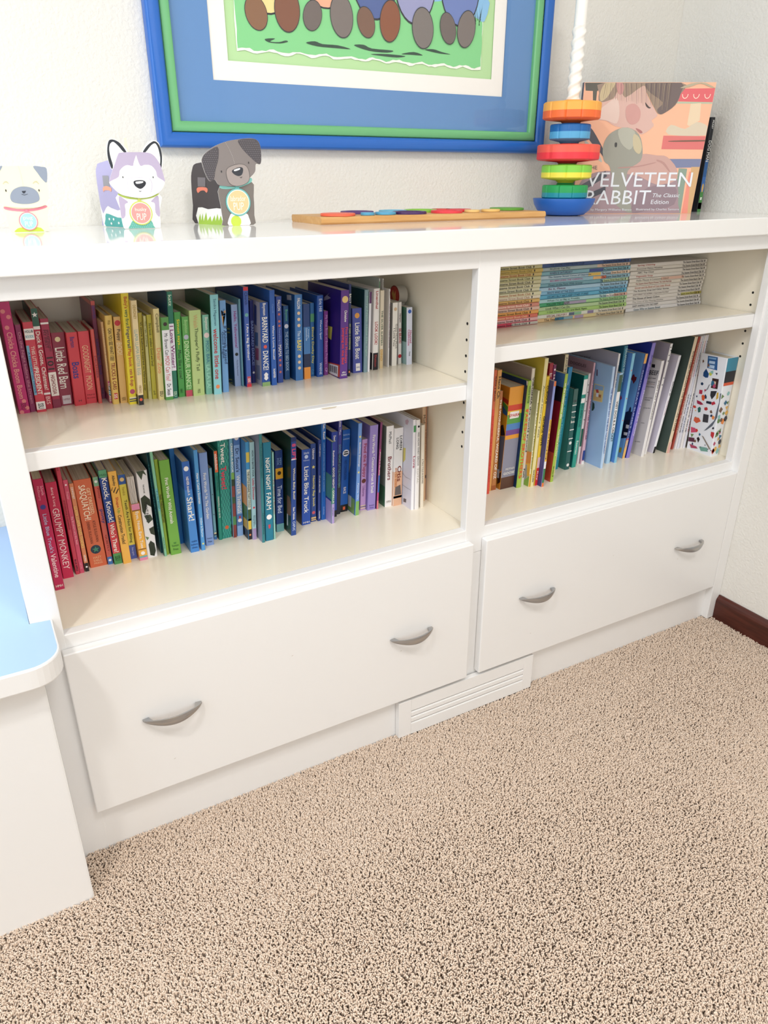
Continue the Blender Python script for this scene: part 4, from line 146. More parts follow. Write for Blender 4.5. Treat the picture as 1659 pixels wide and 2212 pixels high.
TR={'pug_head': [(0.0204, 0.0936), (0.0317, 0.093), (0.039, 0.0901), (0.0364, 0.0711), (0.0364, 0.0569), (0.0329, 0.0447), (0.023, 0.0373), (0.0036, 0.0353), (-0.0163, 0.0366), (-0.0328, 0.0403), (-0.037, 0.0523), (-0.0323, 0.0681), (-0.0291, 0.0889), (-0.0224, 0.0932), (-0.0001, 0.0939)], 'pug_body': [(-0.0299, 0.0382), (0.0294, 0.0386), (0.029, 0.0241), (0.0276, 0.0032), (0.0245, -0.0009), (-0.0208, -0.0008), (-0.0281, 0.0029), (-0.0304, 0.0254)], 'pug_ear_r': [(0.0204, 0.0936), (0.0317, 0.093), (0.039, 0.0901), (0.0359, 0.0711), (0.0299, 0.0758), (0.0253, 0.0837)], 'pug_ear_l': [(-0.0221, 0.0934), (-0.0261, 0.0876), (-0.03, 0.0824), (-0.029, 0.0895), (-0.0256, 0.0934)], 'pug_muz': [(-0.0193, 0.0521), (-0.0145, 0.06), (-0.0057, 0.0646), (0.0038, 0.0656), (0.0141, 0.0631), (0.0204, 0.057), (0.0214, 0.0476), (0.0159, 0.0433), (0.0046, 0.041), (-0.0087, 0.0415), (-0.0181, 0.0447)], 'pug_nose': [(-0.002, 0.0593), (0.0043, 0.0596), (0.0024, 0.0565), (0.0004, 0.0556), (-0.0011, 0.0566)], 'pug_mouth': [(-0.0028, 0.0553), (0.001, 0.0539), (0.006, 0.0554), (0.0058, 0.0548), (0.0008, 0.0531), (-0.0029, 0.0545)], 'pug_eyes': [(-0.0237, 0.0601), (0.0227, 0.06)], 'pug_collar': [(-0.0294, 0.0373), (-0.0128, 0.0339), (0.0102, 0.0341), (0.0287, 0.0382), (0.0287, 0.0349), (0.0095, 0.0303), (-0.0135, 0.0305), (-0.0295, 0.0335)], 'pug_mat': [(-0.0199, -0.0002), (-0.019, 0.0047), (-0.0111, 0.0072), (0.012, 0.0068), (0.0178, 0.0042), (0.0173, -0.0009)], 'pug_tag': [(0.0, 0.0161), (0.0134, 0.0158)], 'pug_seam': [(-0.0001, 0.0939), (0.0012, 0.0837), (0.0018, 0.0745), (0.0015, 0.0659)], 'pug_br1': [(-0.0264, 0.0693), (-0.0232, 0.0726), (-0.0205, 0.073), (-0.018, 0.0704), (-0.0184, 0.0696), (-0.0209, 0.0719), (-0.0231, 0.0717), (-0.0258, 0.0691)], 'pug_br2': [(0.0157, 0.0702), (0.0188, 0.0729), (0.0216, 0.0731), (0.0244, 0.0694), (0.0238, 0.0688), (0.0212, 0.0719), (0.0189, 0.0718), (0.0161, 0.0695)], 'hus_ear1': [(-0.0274, 0.1332), (-0.0331, 0.1308), (-0.037, 0.1229), (-0.0385, 0.1079), (-0.0355, 0.0942), (-0.034, 0.0897), (-0.0286, 0.0942), (-0.0054, 0.114), (-0.0166, 0.1282), (-0.0229, 0.1325)], 'hus_band1': [(-0.0299, 0.1323), (-0.0338, 0.1286), (-0.0372, 0.1165), (-0.0373, 0.1028), (-0.0341, 0.0905), (-0.0315, 0.0956), (-0.0335, 0.1079), (-0.0338, 0.1187), (-0.0316, 0.1258), (-0.0276, 0.1291), (-0.0243, 0.1284), (-0.0189, 0.1232), (-0.0123, 0.115), (-0.0079, 0.1154), (-0.0153, 0.1268), (-0.023, 0.1317)], 'hus_ear2': [(0.0376, 0.1325), (0.0275, 0.129), (0.0161, 0.115), (0.0261, 0.1063), (0.0409, 0.0945), (0.0453, 0.0897), (0.0487, 0.105), (0.0474, 0.1205), (0.0445, 0.1297)], 'hus_band2': [(0.0181, 0.1154), (0.0252, 0.1239), (0.0323, 0.1291), (0.0383, 0.1314), (0.0435, 0.1286), (0.0468, 0.122), (0.048, 0.1087), (0.0445, 0.0908), (0.0429, 0.0945), (0.0448, 0.1065), (0.0436, 0.1198), (0.0409, 0.1267), (0.0378, 0.1281), (0.0318, 0.1247), (0.0225, 0.1154)], 'hus_head': [(-0.0171, 0.114), (0.0073, 0.115), (0.0256, 0.1144), (0.034, 0.1108), (0.0403, 0.1027), (0.044, 0.0938), (0.0471, 0.0788), (0.0471, 0.0704), (0.0386, 0.0575), (0.0227, 0.0492), (0.0053, 0.047), (-0.0137, 0.0496), (-0.0288, 0.0551), (-0.0357, 0.0618), (-0.0408, 0.0693), (-0.0388, 0.0774), (-0.0289, 0.0971), (-0.0223, 0.1102)], 'hus_face': [(0.0063, 0.1101), (0.0073, 0.1061), (0.011, 0.0951), (0.0184, 0.0965), (0.0287, 0.0951), (0.035, 0.087), (0.0364, 0.0788), (0.0463, 0.0723), (0.0461, 0.0674), (0.0387, 0.0576), (0.0228, 0.0495), (0.0053, 0.0473), (-0.0137, 0.0499), (-0.0288, 0.0554), (-0.0405, 0.0689), (-0.0379, 0.0729), (-0.0254, 0.0788), (-0.0225, 0.0876), (-0.0153, 0.0939), (-0.0087, 0.096), (-0.001, 0.0947), (0.0013, 0.1002)], 'hus_muz': [(-0.0129, 0.0721), (-0.0107, 0.0766), (0.0071, 0.0782), (0.0222, 0.0765), (0.0264, 0.0712), (0.0262, 0.0629), (0.0206, 0.0515), (0.0136, 0.0486), (-0.0034, 0.0486), (-0.0087, 0.0511), (-0.0132, 0.0587)], 'hus_muz2': [(-0.0121, 0.072), (-0.01, 0.076), (0.007, 0.0774), (0.0213, 0.0759), (0.0251, 0.0709), (0.0247, 0.0629), (0.0202, 0.0519), (0.0135, 0.0489), (-0.003, 0.0489), (-0.0082, 0.0515), (-0.0123, 0.0587)], 'hus_nose': [(-0.003, 0.0717), (0.0017, 0.0737), (0.0121, 0.0737), (0.0166, 0.0705), (0.0142, 0.0653), (0.0072, 0.0609), (0.001, 0.0631), (-0.0026, 0.0672)], 'hus_hi': [(0.0006, 0.0717), (0.0119, 0.0722), (0.0108, 0.0698), (0.0014, 0.0685)], 'hus_mouth': [(0.0035, 0.0587), (0.0055, 0.0573), (0.0078, 0.0585), (0.0073, 0.0574), (0.0053, 0.0564), (0.0037, 0.0576)], 'hus_eyes': [(-0.019, 0.0784), (0.029, 0.0782)], 'hus_collar': [(-0.0285, 0.0543), (-0.0176, 0.05), (0.0045, 0.0471), (0.0228, 0.0495), (0.0357, 0.0537), (0.0347, 0.0514), (0.0224, 0.0468), (0.0042, 0.0449), (-0.0157, 0.0466), (-0.0284, 0.0517)], 'hus_body': [(-0.0286, 0.0536), (0.0365, 0.0537), (0.0351, 0.0289), (0.0327, -0.0001), (0.0287, -0.0016), (-0.0168, -0.0011), (-0.0255, 0.0001), (-0.0283, 0.0087), (-0.029, 0.0317)], 'hus_pa': [(-0.0286, 0.0498), (-0.0206, 0.0459), (-0.0149, 0.0409), (-0.0206, 0.0376), (-0.0207, 0.0285), (-0.0228, 0.0193), (-0.0286, 0.017), (-0.029, 0.0317)], 'hus_pb': [(0.0348, 0.0502), (0.0263, 0.0453), (0.0223, 0.0412), (0.0279, 0.0384), (0.0274, 0.0244), (0.0337, 0.018), (0.0352, 0.0367)], 'hus_mat': [(-0.0174, -0.0008), (-0.0157, 0.0068), (-0.0108, 0.0128), (0.0017, 0.0141), (0.0179, 0.0121), (0.0215, 0.0042), (0.0212, -0.0014)], 'hus_tag': [(0.0034, 0.0241), (0.0219, 0.0237)], 'hus_stick': [(-0.004, 0.1363), (-0.0003, 0.1364), (0.0005, 0.1155), (-0.0052, 0.1155)], 'hus_back': [(-0.0289, 0.1005), (-0.083, 0.1002), (-0.0919, 0.0949), (-0.0962, 0.0865), (-0.0974, 0.0672), (-0.097, 0.0373), (-0.097, 0.0157), (-0.0957, -0.0014), (-0.0438, -0.0021), (-0.0393, 0.0304)], 'hus_backfoot': [(-0.0974, 0.0357), (-0.0954, 0.0278), (-0.0925, 0.021), (-0.0832, 0.0304), (-0.078, 0.0336), (-0.0705, 0.0306), (-0.0549, 0.027), (-0.0446, 0.0287), (-0.0402, 0.0147), (-0.0438, -0.0019), (-0.0956, -0.0013), (-0.097, 0.0157)], 'hus_teal': [(-0.0853, 0.0216), (-0.0694, 0.0187), (-0.0574, 0.0158), (-0.0416, 0.0139), (-0.0431, -0.0017), (-0.0899, -0.0007), (-0.0891, 0.0119)], 'hus_flakes': [(-0.0784, 0.0129), (-0.0676, 0.0128), (-0.0556, 0.0071), (-0.0743, 0.0058)], 'hus_card': [(-0.0808, 0.0807), (-0.0658, 0.0805), (-0.0659, 0.0642), (-0.0815, 0.0645)], 'hus_rib': [(-0.0845, 0.0614), (-0.0751, 0.065), (-0.0627, 0.0615), (-0.0647, 0.0557), (-0.0679, 0.058), (-0.0806, 0.0579), (-0.0831, 0.0552)], 'hus_plane': [(0.4886, -0.8725)], 'lab_head': [(-0.0552, 0.1071), (-0.0478, 0.1158), (-0.0305, 0.126), (-0.0067, 0.1339), (0.0204, 0.138), (0.0374, 0.1383), (0.0465, 0.1339), (0.05, 0.1229), (0.0496, 0.1051), (0.0465, 0.0984), (0.0392, 0.0988), (0.0369, 0.0871), (0.0275, 0.0781), (0.0147, 0.0691), (-0.0029, 0.0643), (-0.0281, 0.0655), (-0.0364, 0.0745), (-0.045, 0.072), (-0.0513, 0.0825), (-0.056, 0.0999)], 'lab_seam': [(-0.0127, 0.1313), (-0.007, 0.1221), (-0.0022, 0.1105), (0.0009, 0.0981)], 'lab_ear1': [(-0.0541, 0.1071), (-0.0471, 0.1151), (-0.0266, 0.1247), (-0.0266, 0.1074), (-0.0333, 0.0899), (-0.0375, 0.0755), (-0.0449, 0.073), (-0.0508, 0.0825), (-0.0548, 0.0999)], 'lab_ear2': [(0.011, 0.1357), (0.0374, 0.1378), (0.046, 0.1334), (0.0495, 0.1229), (0.049, 0.1051), (0.0458, 0.0991), (0.0373, 0.1035), (0.0236, 0.1152), (0.0143, 0.1253)], 'lab_muz': [(-0.015, 0.084), (-0.0105, 0.0929), (0.0086, 0.0984), (0.0211, 0.0953), (0.0257, 0.0841), (0.0235, 0.0721), (0.0109, 0.0656), (-0.0028, 0.0649), (-0.0117, 0.0707)], 'lab_nose': [(-0.0044, 0.0888), (0.0082, 0.0937), (0.0152, 0.0918), (0.0127, 0.0826), (0.0053, 0.0799), (-0.0029, 0.0838)], 'lab_hi': [(-0.001, 0.0897), (0.0089, 0.0925), (0.0091, 0.09), (0.0, 0.0875)], 'lab_mouth': [(0.0083, 0.0785), (0.0106, 0.0776), (0.0121, 0.0796), (0.0123, 0.0781), (0.0105, 0.0767), (0.0085, 0.0777)], 'lab_eyes': [(-0.0236, 0.087), (0.0259, 0.1009)], 'lab_collar': [(-0.026, 0.0648), (-0.003, 0.0631), (0.0145, 0.0676), (0.0295, 0.0773), (0.0304, 0.0705), (0.0107, 0.0628), (-0.0101, 0.0596), (-0.0256, 0.0606)], 'lab_body': [(-0.0265, 0.0648), (0.0296, 0.072), (0.0329, 0.0476), (0.0318, 0.0166), (0.0287, -0.0004), (-0.0251, -0.0004), (-0.0266, 0.0102), (-0.0282, 0.0332)], 'lab_in': [(-0.0164, -0.0005), (-0.0132, 0.0168), (-0.0068, 0.0205), (0.0158, 0.0201), (0.0209, 0.0137), (0.0212, -0.0008)], 'lab_ball': [(-0.0027, 0.0073), (0.0068, 0.007)], 'lab_tag': [(0.0034, 0.0383), (0.0257, 0.038)], 'lab_back': [(-0.0529, 0.1), (-0.092, 0.1003), (-0.1028, 0.0905), (-0.108, 0.0719), (-0.1095, 0.0308), (-0.1082, -0.0006), (-0.0329, -0.0016), (-0.0322, 0.0322), (-0.0304, 0.0645), (-0.0472, 0.0751)], 'lab_backin': [(-0.0968, 0.0279), (-0.0723, 0.0255), (-0.0329, 0.0265), (-0.0331, -0.0013), (-0.0997, -0.0005)], 'lab_grass': [(-0.0995, -0.0005), (-0.097, 0.0102), (-0.0928, 0.0175), (-0.0917, 0.0055), (-0.0869, 0.0185), (-0.0858, 0.0049), (-0.0777, 0.0203), (-0.0761, 0.0059), (-0.068, 0.0141), (-0.0657, 0.0046), (-0.0572, 0.016), (-0.0562, 0.0057), (-0.0499, 0.0185), (-0.048, 0.0067), (-0.0423, 0.0155), (-0.0399, 0.0069), (-0.0343, 0.0149), (-0.0331, -0.0013)], 'lab_card': [(-0.0906, 0.0781), (-0.0716, 0.0775), (-0.0736, 0.0627), (-0.0923, 0.0629)], 'lab_rib': [(-0.0959, 0.0579), (-0.0906, 0.0618), (-0.072, 0.0615), (-0.0684, 0.0573), (-0.072, 0.0526), (-0.0773, 0.0565), (-0.0868, 0.0556), (-0.0932, 0.052)], 'lab_plane': [(0.4789, -0.8779)], 'rb_box': [(-0.2772, 0.2657), (0.0108, 0.2656), (0.0117, -0.0041), (-0.2745, -0.0039)], 'rb_lamp': [(-0.2757, 0.2657), (-0.234, 0.2657), (-0.2371, 0.2565), (-0.2478, 0.2485), (-0.2477, 0.2271), (-0.2546, 0.2284), (-0.257, 0.249), (-0.273, 0.2498)], 'rb_hair': [(-0.234, 0.2657), (-0.0658, 0.2656), (-0.0642, 0.243), (-0.0723, 0.2216), (-0.0944, 0.2059), (-0.105, 0.204), (-0.1137, 0.2108), (-0.1389, 0.2458), (-0.1485, 0.2591), (-0.185, 0.2364), (-0.1972, 0.2591), (-0.2058, 0.2431), (-0.2123, 0.2338), (-0.2391, 0.2276), (-0.2429, 0.2458)], 'rb_face': [(-0.2058, 0.2431), (-0.1972, 0.2591), (-0.1487, 0.2604), (-0.1385, 0.2431), (-0.1172, 0.2135), (-0.1086, 0.2012), (-0.1201, 0.1917), (-0.1138, 0.1807), (-0.1378, 0.1641), (-0.1546, 0.1724), (-0.1993, 0.1807), (-0.2224, 0.1917), (-0.2633, 0.1972), (-0.2424, 0.2292)], 'rb_plush': [(-0.2218, 0.1361), (-0.2151, 0.1586), (-0.1982, 0.1724), (-0.1709, 0.178), (-0.1441, 0.1641), (-0.1322, 0.1361), (-0.1332, 0.1105), (-0.159, 0.0905), (-0.1566, 0.0497), (-0.1371, 0.0021), (-0.1784, 0.0201), (-0.1902, 0.0615), (-0.2014, 0.0991), (-0.2155, 0.1106)], 'rb_hand': [(-0.1865, 0.1063), (-0.1459, 0.1106), (-0.1321, 0.1248), (-0.097, 0.1219), (-0.0745, 0.1191), (-0.0484, 0.0947), (-0.0476, 0.0701), (-0.0877, 0.0614), (-0.1319, 0.0789), (-0.1745, 0.0876)], 'rb_lower': [(-0.2616, 0.0703), (-0.2066, 0.0905), (-0.11, 0.0818), (-0.054, 0.0904), (-0.0329, 0.02), (-0.0486, -0.0028), (-0.2698, -0.0027)], 'rb_st1': [(-0.2611, 0.178), (-0.248, 0.1725), (-0.2179, 0.1305), (-0.2123, 0.1106), (-0.2235, 0.1248), (-0.2589, 0.1586)], 'rb_st2': [(-0.263, 0.153), (-0.2298, 0.1248), (-0.2215, 0.1077), (-0.2563, 0.1362)], 'rb_st3': [(-0.2667, 0.0586), (-0.2098, 0.0905), (-0.2052, 0.0789), (-0.2651, 0.0439)], 'rb_st4': [(-0.2703, 0.032), (-0.2059, 0.0585), (-0.2044, 0.0468), (-0.2658, 0.0201)], 'rb_red1': [(-0.0683, 0.2532), (0.0102, 0.2542), (0.0115, 0.2274), (-0.072, 0.2291)], 'rb_sc1': [(-0.0537, 0.239), (-0.0292, 0.239), (-0.0047, 0.239)], 'rb_col': [(-0.0389, 0.2242), (-0.0161, 0.2256), (-0.0132, 0.1916), (-0.0345, 0.1806), (-0.0397, 0.1834)], 'rb_grn': [(-0.0734, 0.2286), (0.0112, 0.2274), (0.0109, 0.2242), (-0.0744, 0.2248)], 'rb_red2': [(-0.0891, 0.1618), (0.0111, 0.1606), (0.0106, 0.1337), (-0.0895, 0.1346)], 'rb_riders': [(-0.0785, 0.164), (-0.0754, 0.1834), (-0.0429, 0.1751), (-0.0204, 0.1889), (0.0059, 0.1806), (0.0107, 0.1626)], 'rb_band': [(-0.0707, 0.1148), (0.0115, 0.1147), (0.0121, 0.0976), (-0.055, 0.0962)], 'rb_bk1': [(-0.0438, 0.0956), (-0.0246, 0.0947), (-0.0242, -0.0028), (-0.0438, -0.0028)], 'rb_bk2': [(-0.0188, 0.0889), (-0.0091, 0.0881), (-0.008, -0.0029), (-0.022, -0.0028)], 'rb_bk3': [(-0.0157, 0.0984), (0.0106, 0.0984), (0.0132, -0.0029), (-0.008, -0.0029)], 'rx_ear': [(-0.2071, 0.2644), (-0.1981, 0.2657), (-0.1905, 0.2591), (-0.1909, 0.2458), (-0.198, 0.2418), (-0.2047, 0.2511)], 'rx_neck': [(-0.2402, 0.2108), (-0.2234, 0.2244), (-0.2032, 0.2351), (-0.1939, 0.2108), (-0.1969, 0.1862), (-0.2193, 0.1917), (-0.2478, 0.1972)], 'rx_cheek': [(-0.1796, 0.2189), (-0.1619, 0.2243), (-0.1476, 0.2108), (-0.148, 0.1917), (-0.1624, 0.1835), (-0.1763, 0.1944)], 'rx_hair2': [(-0.1371, 0.2643), (-0.0666, 0.2648), (-0.0648, 0.243), (-0.0738, 0.2216), (-0.0945, 0.2064), (-0.1042, 0.2048), (-0.111, 0.2135), (-0.1008, 0.227), (-0.1313, 0.2458), (-0.1439, 0.2591)], 'rx_hair3': [(-0.2314, 0.2644), (-0.2102, 0.2649), (-0.216, 0.2511), (-0.2249, 0.2365), (-0.2378, 0.2292), (-0.2407, 0.2458)], 'rx_eye': [(-0.1392, 0.227), (-0.1303, 0.2189), (-0.1254, 0.2167), (-0.1298, 0.2154), (-0.1367, 0.22)], 'rx_lip': [(-0.1536, 0.1766), (-0.1422, 0.173), (-0.1369, 0.1682), (-0.1429, 0.1669)], 'rx_pl2': [(-0.192, 0.1724), (-0.174, 0.178), (-0.1542, 0.1696), (-0.1526, 0.1473), (-0.1617, 0.1333), (-0.1824, 0.1474)], 'rx_pl3': [(-0.1565, 0.1641), (-0.1433, 0.1585), (-0.1342, 0.1389), (-0.1384, 0.1248), (-0.1526, 0.1361)], 'rx_eye2': [(-0.1959, 0.1474), (-0.1912, 0.1474), (-0.1908, 0.1395), (-0.1952, 0.1395)], 'rx_f1': [(-0.179, 0.0977), (-0.1381, 0.1005), (-0.1012, 0.1077), (-0.1009, 0.106), (-0.1378, 0.0982), (-0.1787, 0.0957)], 'rx_f2': [(-0.0957, 0.1134), (-0.079, 0.1077), (-0.0636, 0.0904), (-0.066, 0.0898), (-0.0817, 0.1048), (-0.0959, 0.1105)], 'rx_roof': [(-0.0671, 0.255), (-0.0326, 0.2669), (-0.022, 0.2674), (0.0088, 0.255), (-0.0018, 0.2563), (-0.0243, 0.2629), (-0.0475, 0.2563)], 'rx_pole': [(-0.0687, 0.1515), (0.0047, 0.1528), (0.0051, 0.1506), (-0.0684, 0.1498)], 'rx_m1': [(-0.1061, 0.0555), (-0.0493, 0.0614), (-0.0426, 0.02), (-0.099, 0.008), (-0.1371, 0.0021), (-0.1348, 0.032)], 't_the': [(-0.2515, 0.0934), (-0.2292, 0.0934), (-0.2523, 0.1009), (-0.2301, 0.1009)], 't_velv': [(-0.2512, 0.0571), (-0.0101, 0.0569), (-0.2508, 0.0871), (-0.0112, 0.0869)], 't_rabb': [(-0.2496, 0.0201), (-0.1008, 0.02), (-0.2484, 0.0498), (-0.1014, 0.0497)], 't_cls': [(-0.0966, 0.0349), (-0.0337, 0.0349), (-0.0978, 0.0432), (-0.0351, 0.0431)], 't_edi': [(-0.097, 0.0206), (-0.0563, 0.0206), (-0.0984, 0.0296), (-0.0577, 0.0295)], 't_by': [(-0.234, 0.0051), (-0.1392, 0.0051), (-0.2346, 0.0111), (-0.14, 0.0111)], 't_ill': [(-0.1285, 0.0057), (-0.0289, 0.0056), (-0.1294, 0.0117), (-0.0299, 0.0116)], 'rb_plane': [(0.873, -0.488)], 'pr_s1': [(0.544, 1.3365), (0.564, 1.3387), (0.5537, 1.3333), (0.5711, 1.3335), (0.584, 1.3369), (0.5889, 1.3353), (0.5735, 1.3316), (0.5511, 1.3319)], 'pr_s2': [(0.625, 1.3361), (0.6434, 1.3398), (0.6591, 1.3364), (0.6913, 1.3365), (0.7186, 1.332), (0.6858, 1.3316), (0.6484, 1.332)], 'pr_bsk': [(0.4878, 1.3973), (0.533, 1.4014), (0.5263, 1.3923), (0.5095, 1.3902), (0.488, 1.3861)], 'pr_s3': [(0.7256, 1.3388), (0.7468, 1.3412), (0.7652, 1.3361), (0.8122, 1.3357), (0.7995, 1.3314), (0.759, 1.3318)], 'pr_s4': [(0.762, 1.3266), (0.7995, 1.329), (0.8411, 1.328), (0.8218, 1.3245), (0.7901, 1.3249)], 'pr_s5': [(0.8314, 1.331), (0.8605, 1.3364), (0.8821, 1.3318), (0.8541, 1.3312)], 'pr_s6': [(0.8868, 1.3417), (0.9067, 1.3442), (0.9271, 1.3407), (0.9495, 1.3377), (0.9205, 1.3378)], 'pr_sky': [(0.9021, 1.4356), (1.032, 1.4474), (1.031, 1.4016), (1.0066, 1.4069), (0.9758, 1.3997), (0.9649, 1.4107), (0.9676, 1.4251), (0.957, 1.4336), (0.9008, 1.424)], 'rings': [(0.6081, 0.237, 0.0324, '#f0694a'), (0.6806, 0.3, 0.0327, '#5a3a78'), (0.6679, 0.232, 0.0133, '#58a8d0'), (0.7088, 0.236, 0.0201, '#58a8d0'), (0.7633, 0.303, 0.0282, '#6ab8d8'), (0.7649, 0.24, 0.0331, '#4a2a60'), (0.8309, 0.306, 0.034, '#8cc84a'), (0.8517, 0.24, 0.0316, '#e8404a'), (0.8865, 0.312, 0.0209, '#d84a3a'), (0.9105, 0.296, 0.0267, '#e03a44'), (0.9123, 0.238, 0.0155, '#f2cc84'), (0.9623, 0.242, 0.0195, '#f0c878'), (1.0412, 0.29, 0.0368, '#62a838')]}
import bpy, bmesh, math, random
from mathutils import Vector, Matrix
import numpy as np
random.seed(7)
LAMP_E,WALL_FILL_E,WIN_E,WIN2_E,FRONT_FILL_E,EXPO=21,22,19,4,20,-0.2
SC=bpy.context.scene
COL=SC.collection
# ------------------------------------------------------------ materials
def lin(h):
    h=h.lstrip('#');o=[]
    for i in (0,2,4):
        c=int(h[i:i+2],16)/255
        o.append(c/12.92 if c<=.04045 else ((c+.055)/1.055)**2.4)
    return (*o,1)
_M={}
def M(h,rough=.45,metal=0,spec=.5,bump=None,var=None,name=None,coat=0):
    key=(h,rough,metal,spec,bump,var,coat)
    if key in _M: return _M[key]
    m=bpy.data.materials.new(name or 'm_'+h.strip('#'));m.use_nodes=True
    nt=m.node_tree;b=nt.nodes['Principled BSDF']
    b.inputs['Base Color'].default_value=lin(h);b.inputs['Roughness'].default_value=rough
    b.inputs['Metallic'].default_value=metal;b.inputs['Specular IOR Level'].default_value=spec
    if coat: b.inputs['Coat Weight'].default_value=coat;b.inputs['Coat Roughness'].default_value=.05
    tc=None
    if bump or var:
        tc=nt.nodes.new('ShaderNodeTexCoord')
    if bump:
        sc,st,dist=bump
        n=nt.nodes.new('ShaderNodeTexNoise');n.inputs['Scale'].default_value=sc;n.inputs['Detail'].default_value=2
        nt.links.new(tc.outputs['Object'],n.inputs['Vector'])
        bp=nt.nodes.new('ShaderNodeBump');bp.inputs['Strength'].default_value=st;bp.inputs['Distance'].default_value=dist
        nt.links.new(n.outputs['Fac'],bp.inputs['Height']);nt.links.new(bp.outputs['Normal'],b.inputs['Normal'])
    if var:
        h2,sc=var[:2];stretch=var[2] if len(var)>2 else (1,1,1)
        mp=nt.nodes.new('ShaderNodeMapping');mp.inputs['Scale'].default_value=stretch
        nt.links.new(tc.outputs['Object'],mp.inputs['Vector'])
        n=nt.nodes.new('ShaderNodeTexNoise');n.inputs['Scale'].default_value=sc;n.inputs['Detail'].default_value=4
        nt.links.new(mp.outputs['Vector'],n.inputs['Vector'])
        r=nt.nodes.new('ShaderNodeValToRGB');r.color_ramp.elements[0].position=.35;r.color_ramp.elements[1].position=.65
        r.color_ramp.elements[0].color=lin(h);r.color_ramp.elements[1].color=lin(h2)
        nt.links.new(n.outputs['Fac'],r.inputs['Fac']);nt.links.new(r.outputs['Color'],b.inputs['Base Color'])
    _M[key]=m;return m
PAINT=M('#eeedec',.32,name='white_paint',bump=(60,.03,.001))
TOPPAINT=M('#efeeec',.07,name='gloss_white_paint',bump=(14,.05,.001))
INSIDE=M('#f5eddc',.2,name='inside_paint')
WALL=M('#e5e2db',.75,name='wall_paint',bump=(170,.55,.0025))
HOLE=M('#15130f',.8)
PAGES=M('#d8d2c4',.75,name='page_edges',var=('#b9b2a2',9,(90,1,1)))
RIBS=M('#f2ece4',.7,name='ribbed_pages',var=('#b8aca4',9,(60,1,1)))
STEEL=M('#a3a5a9',.3,metal=.75,name='satin_nickel',var=('#b9b4ae',30,(1,1,8)))
WOOD=M('#d9a96c',.5,name='beech_wood',var=('#cf9a5a',14,(1,9,9)))
MAHOG=M('#3f170f',.3,name='dark_stained_wood',var=('#54241a',10,(8,1,10)))
def SP(h):
    c=[int(h[i:i+2],16) for i in(1,3,5)];g=.3*c[0]+.55*c[1]+.15*c[2]
    c=[min(255,int(x*.92+g*.08)) for x in c];c[2]=min(255,int(c[2]*1.02+3))
    return M('#%02x%02x%02x'%tuple(c),.36)
def INK(h): return M(h,.5)
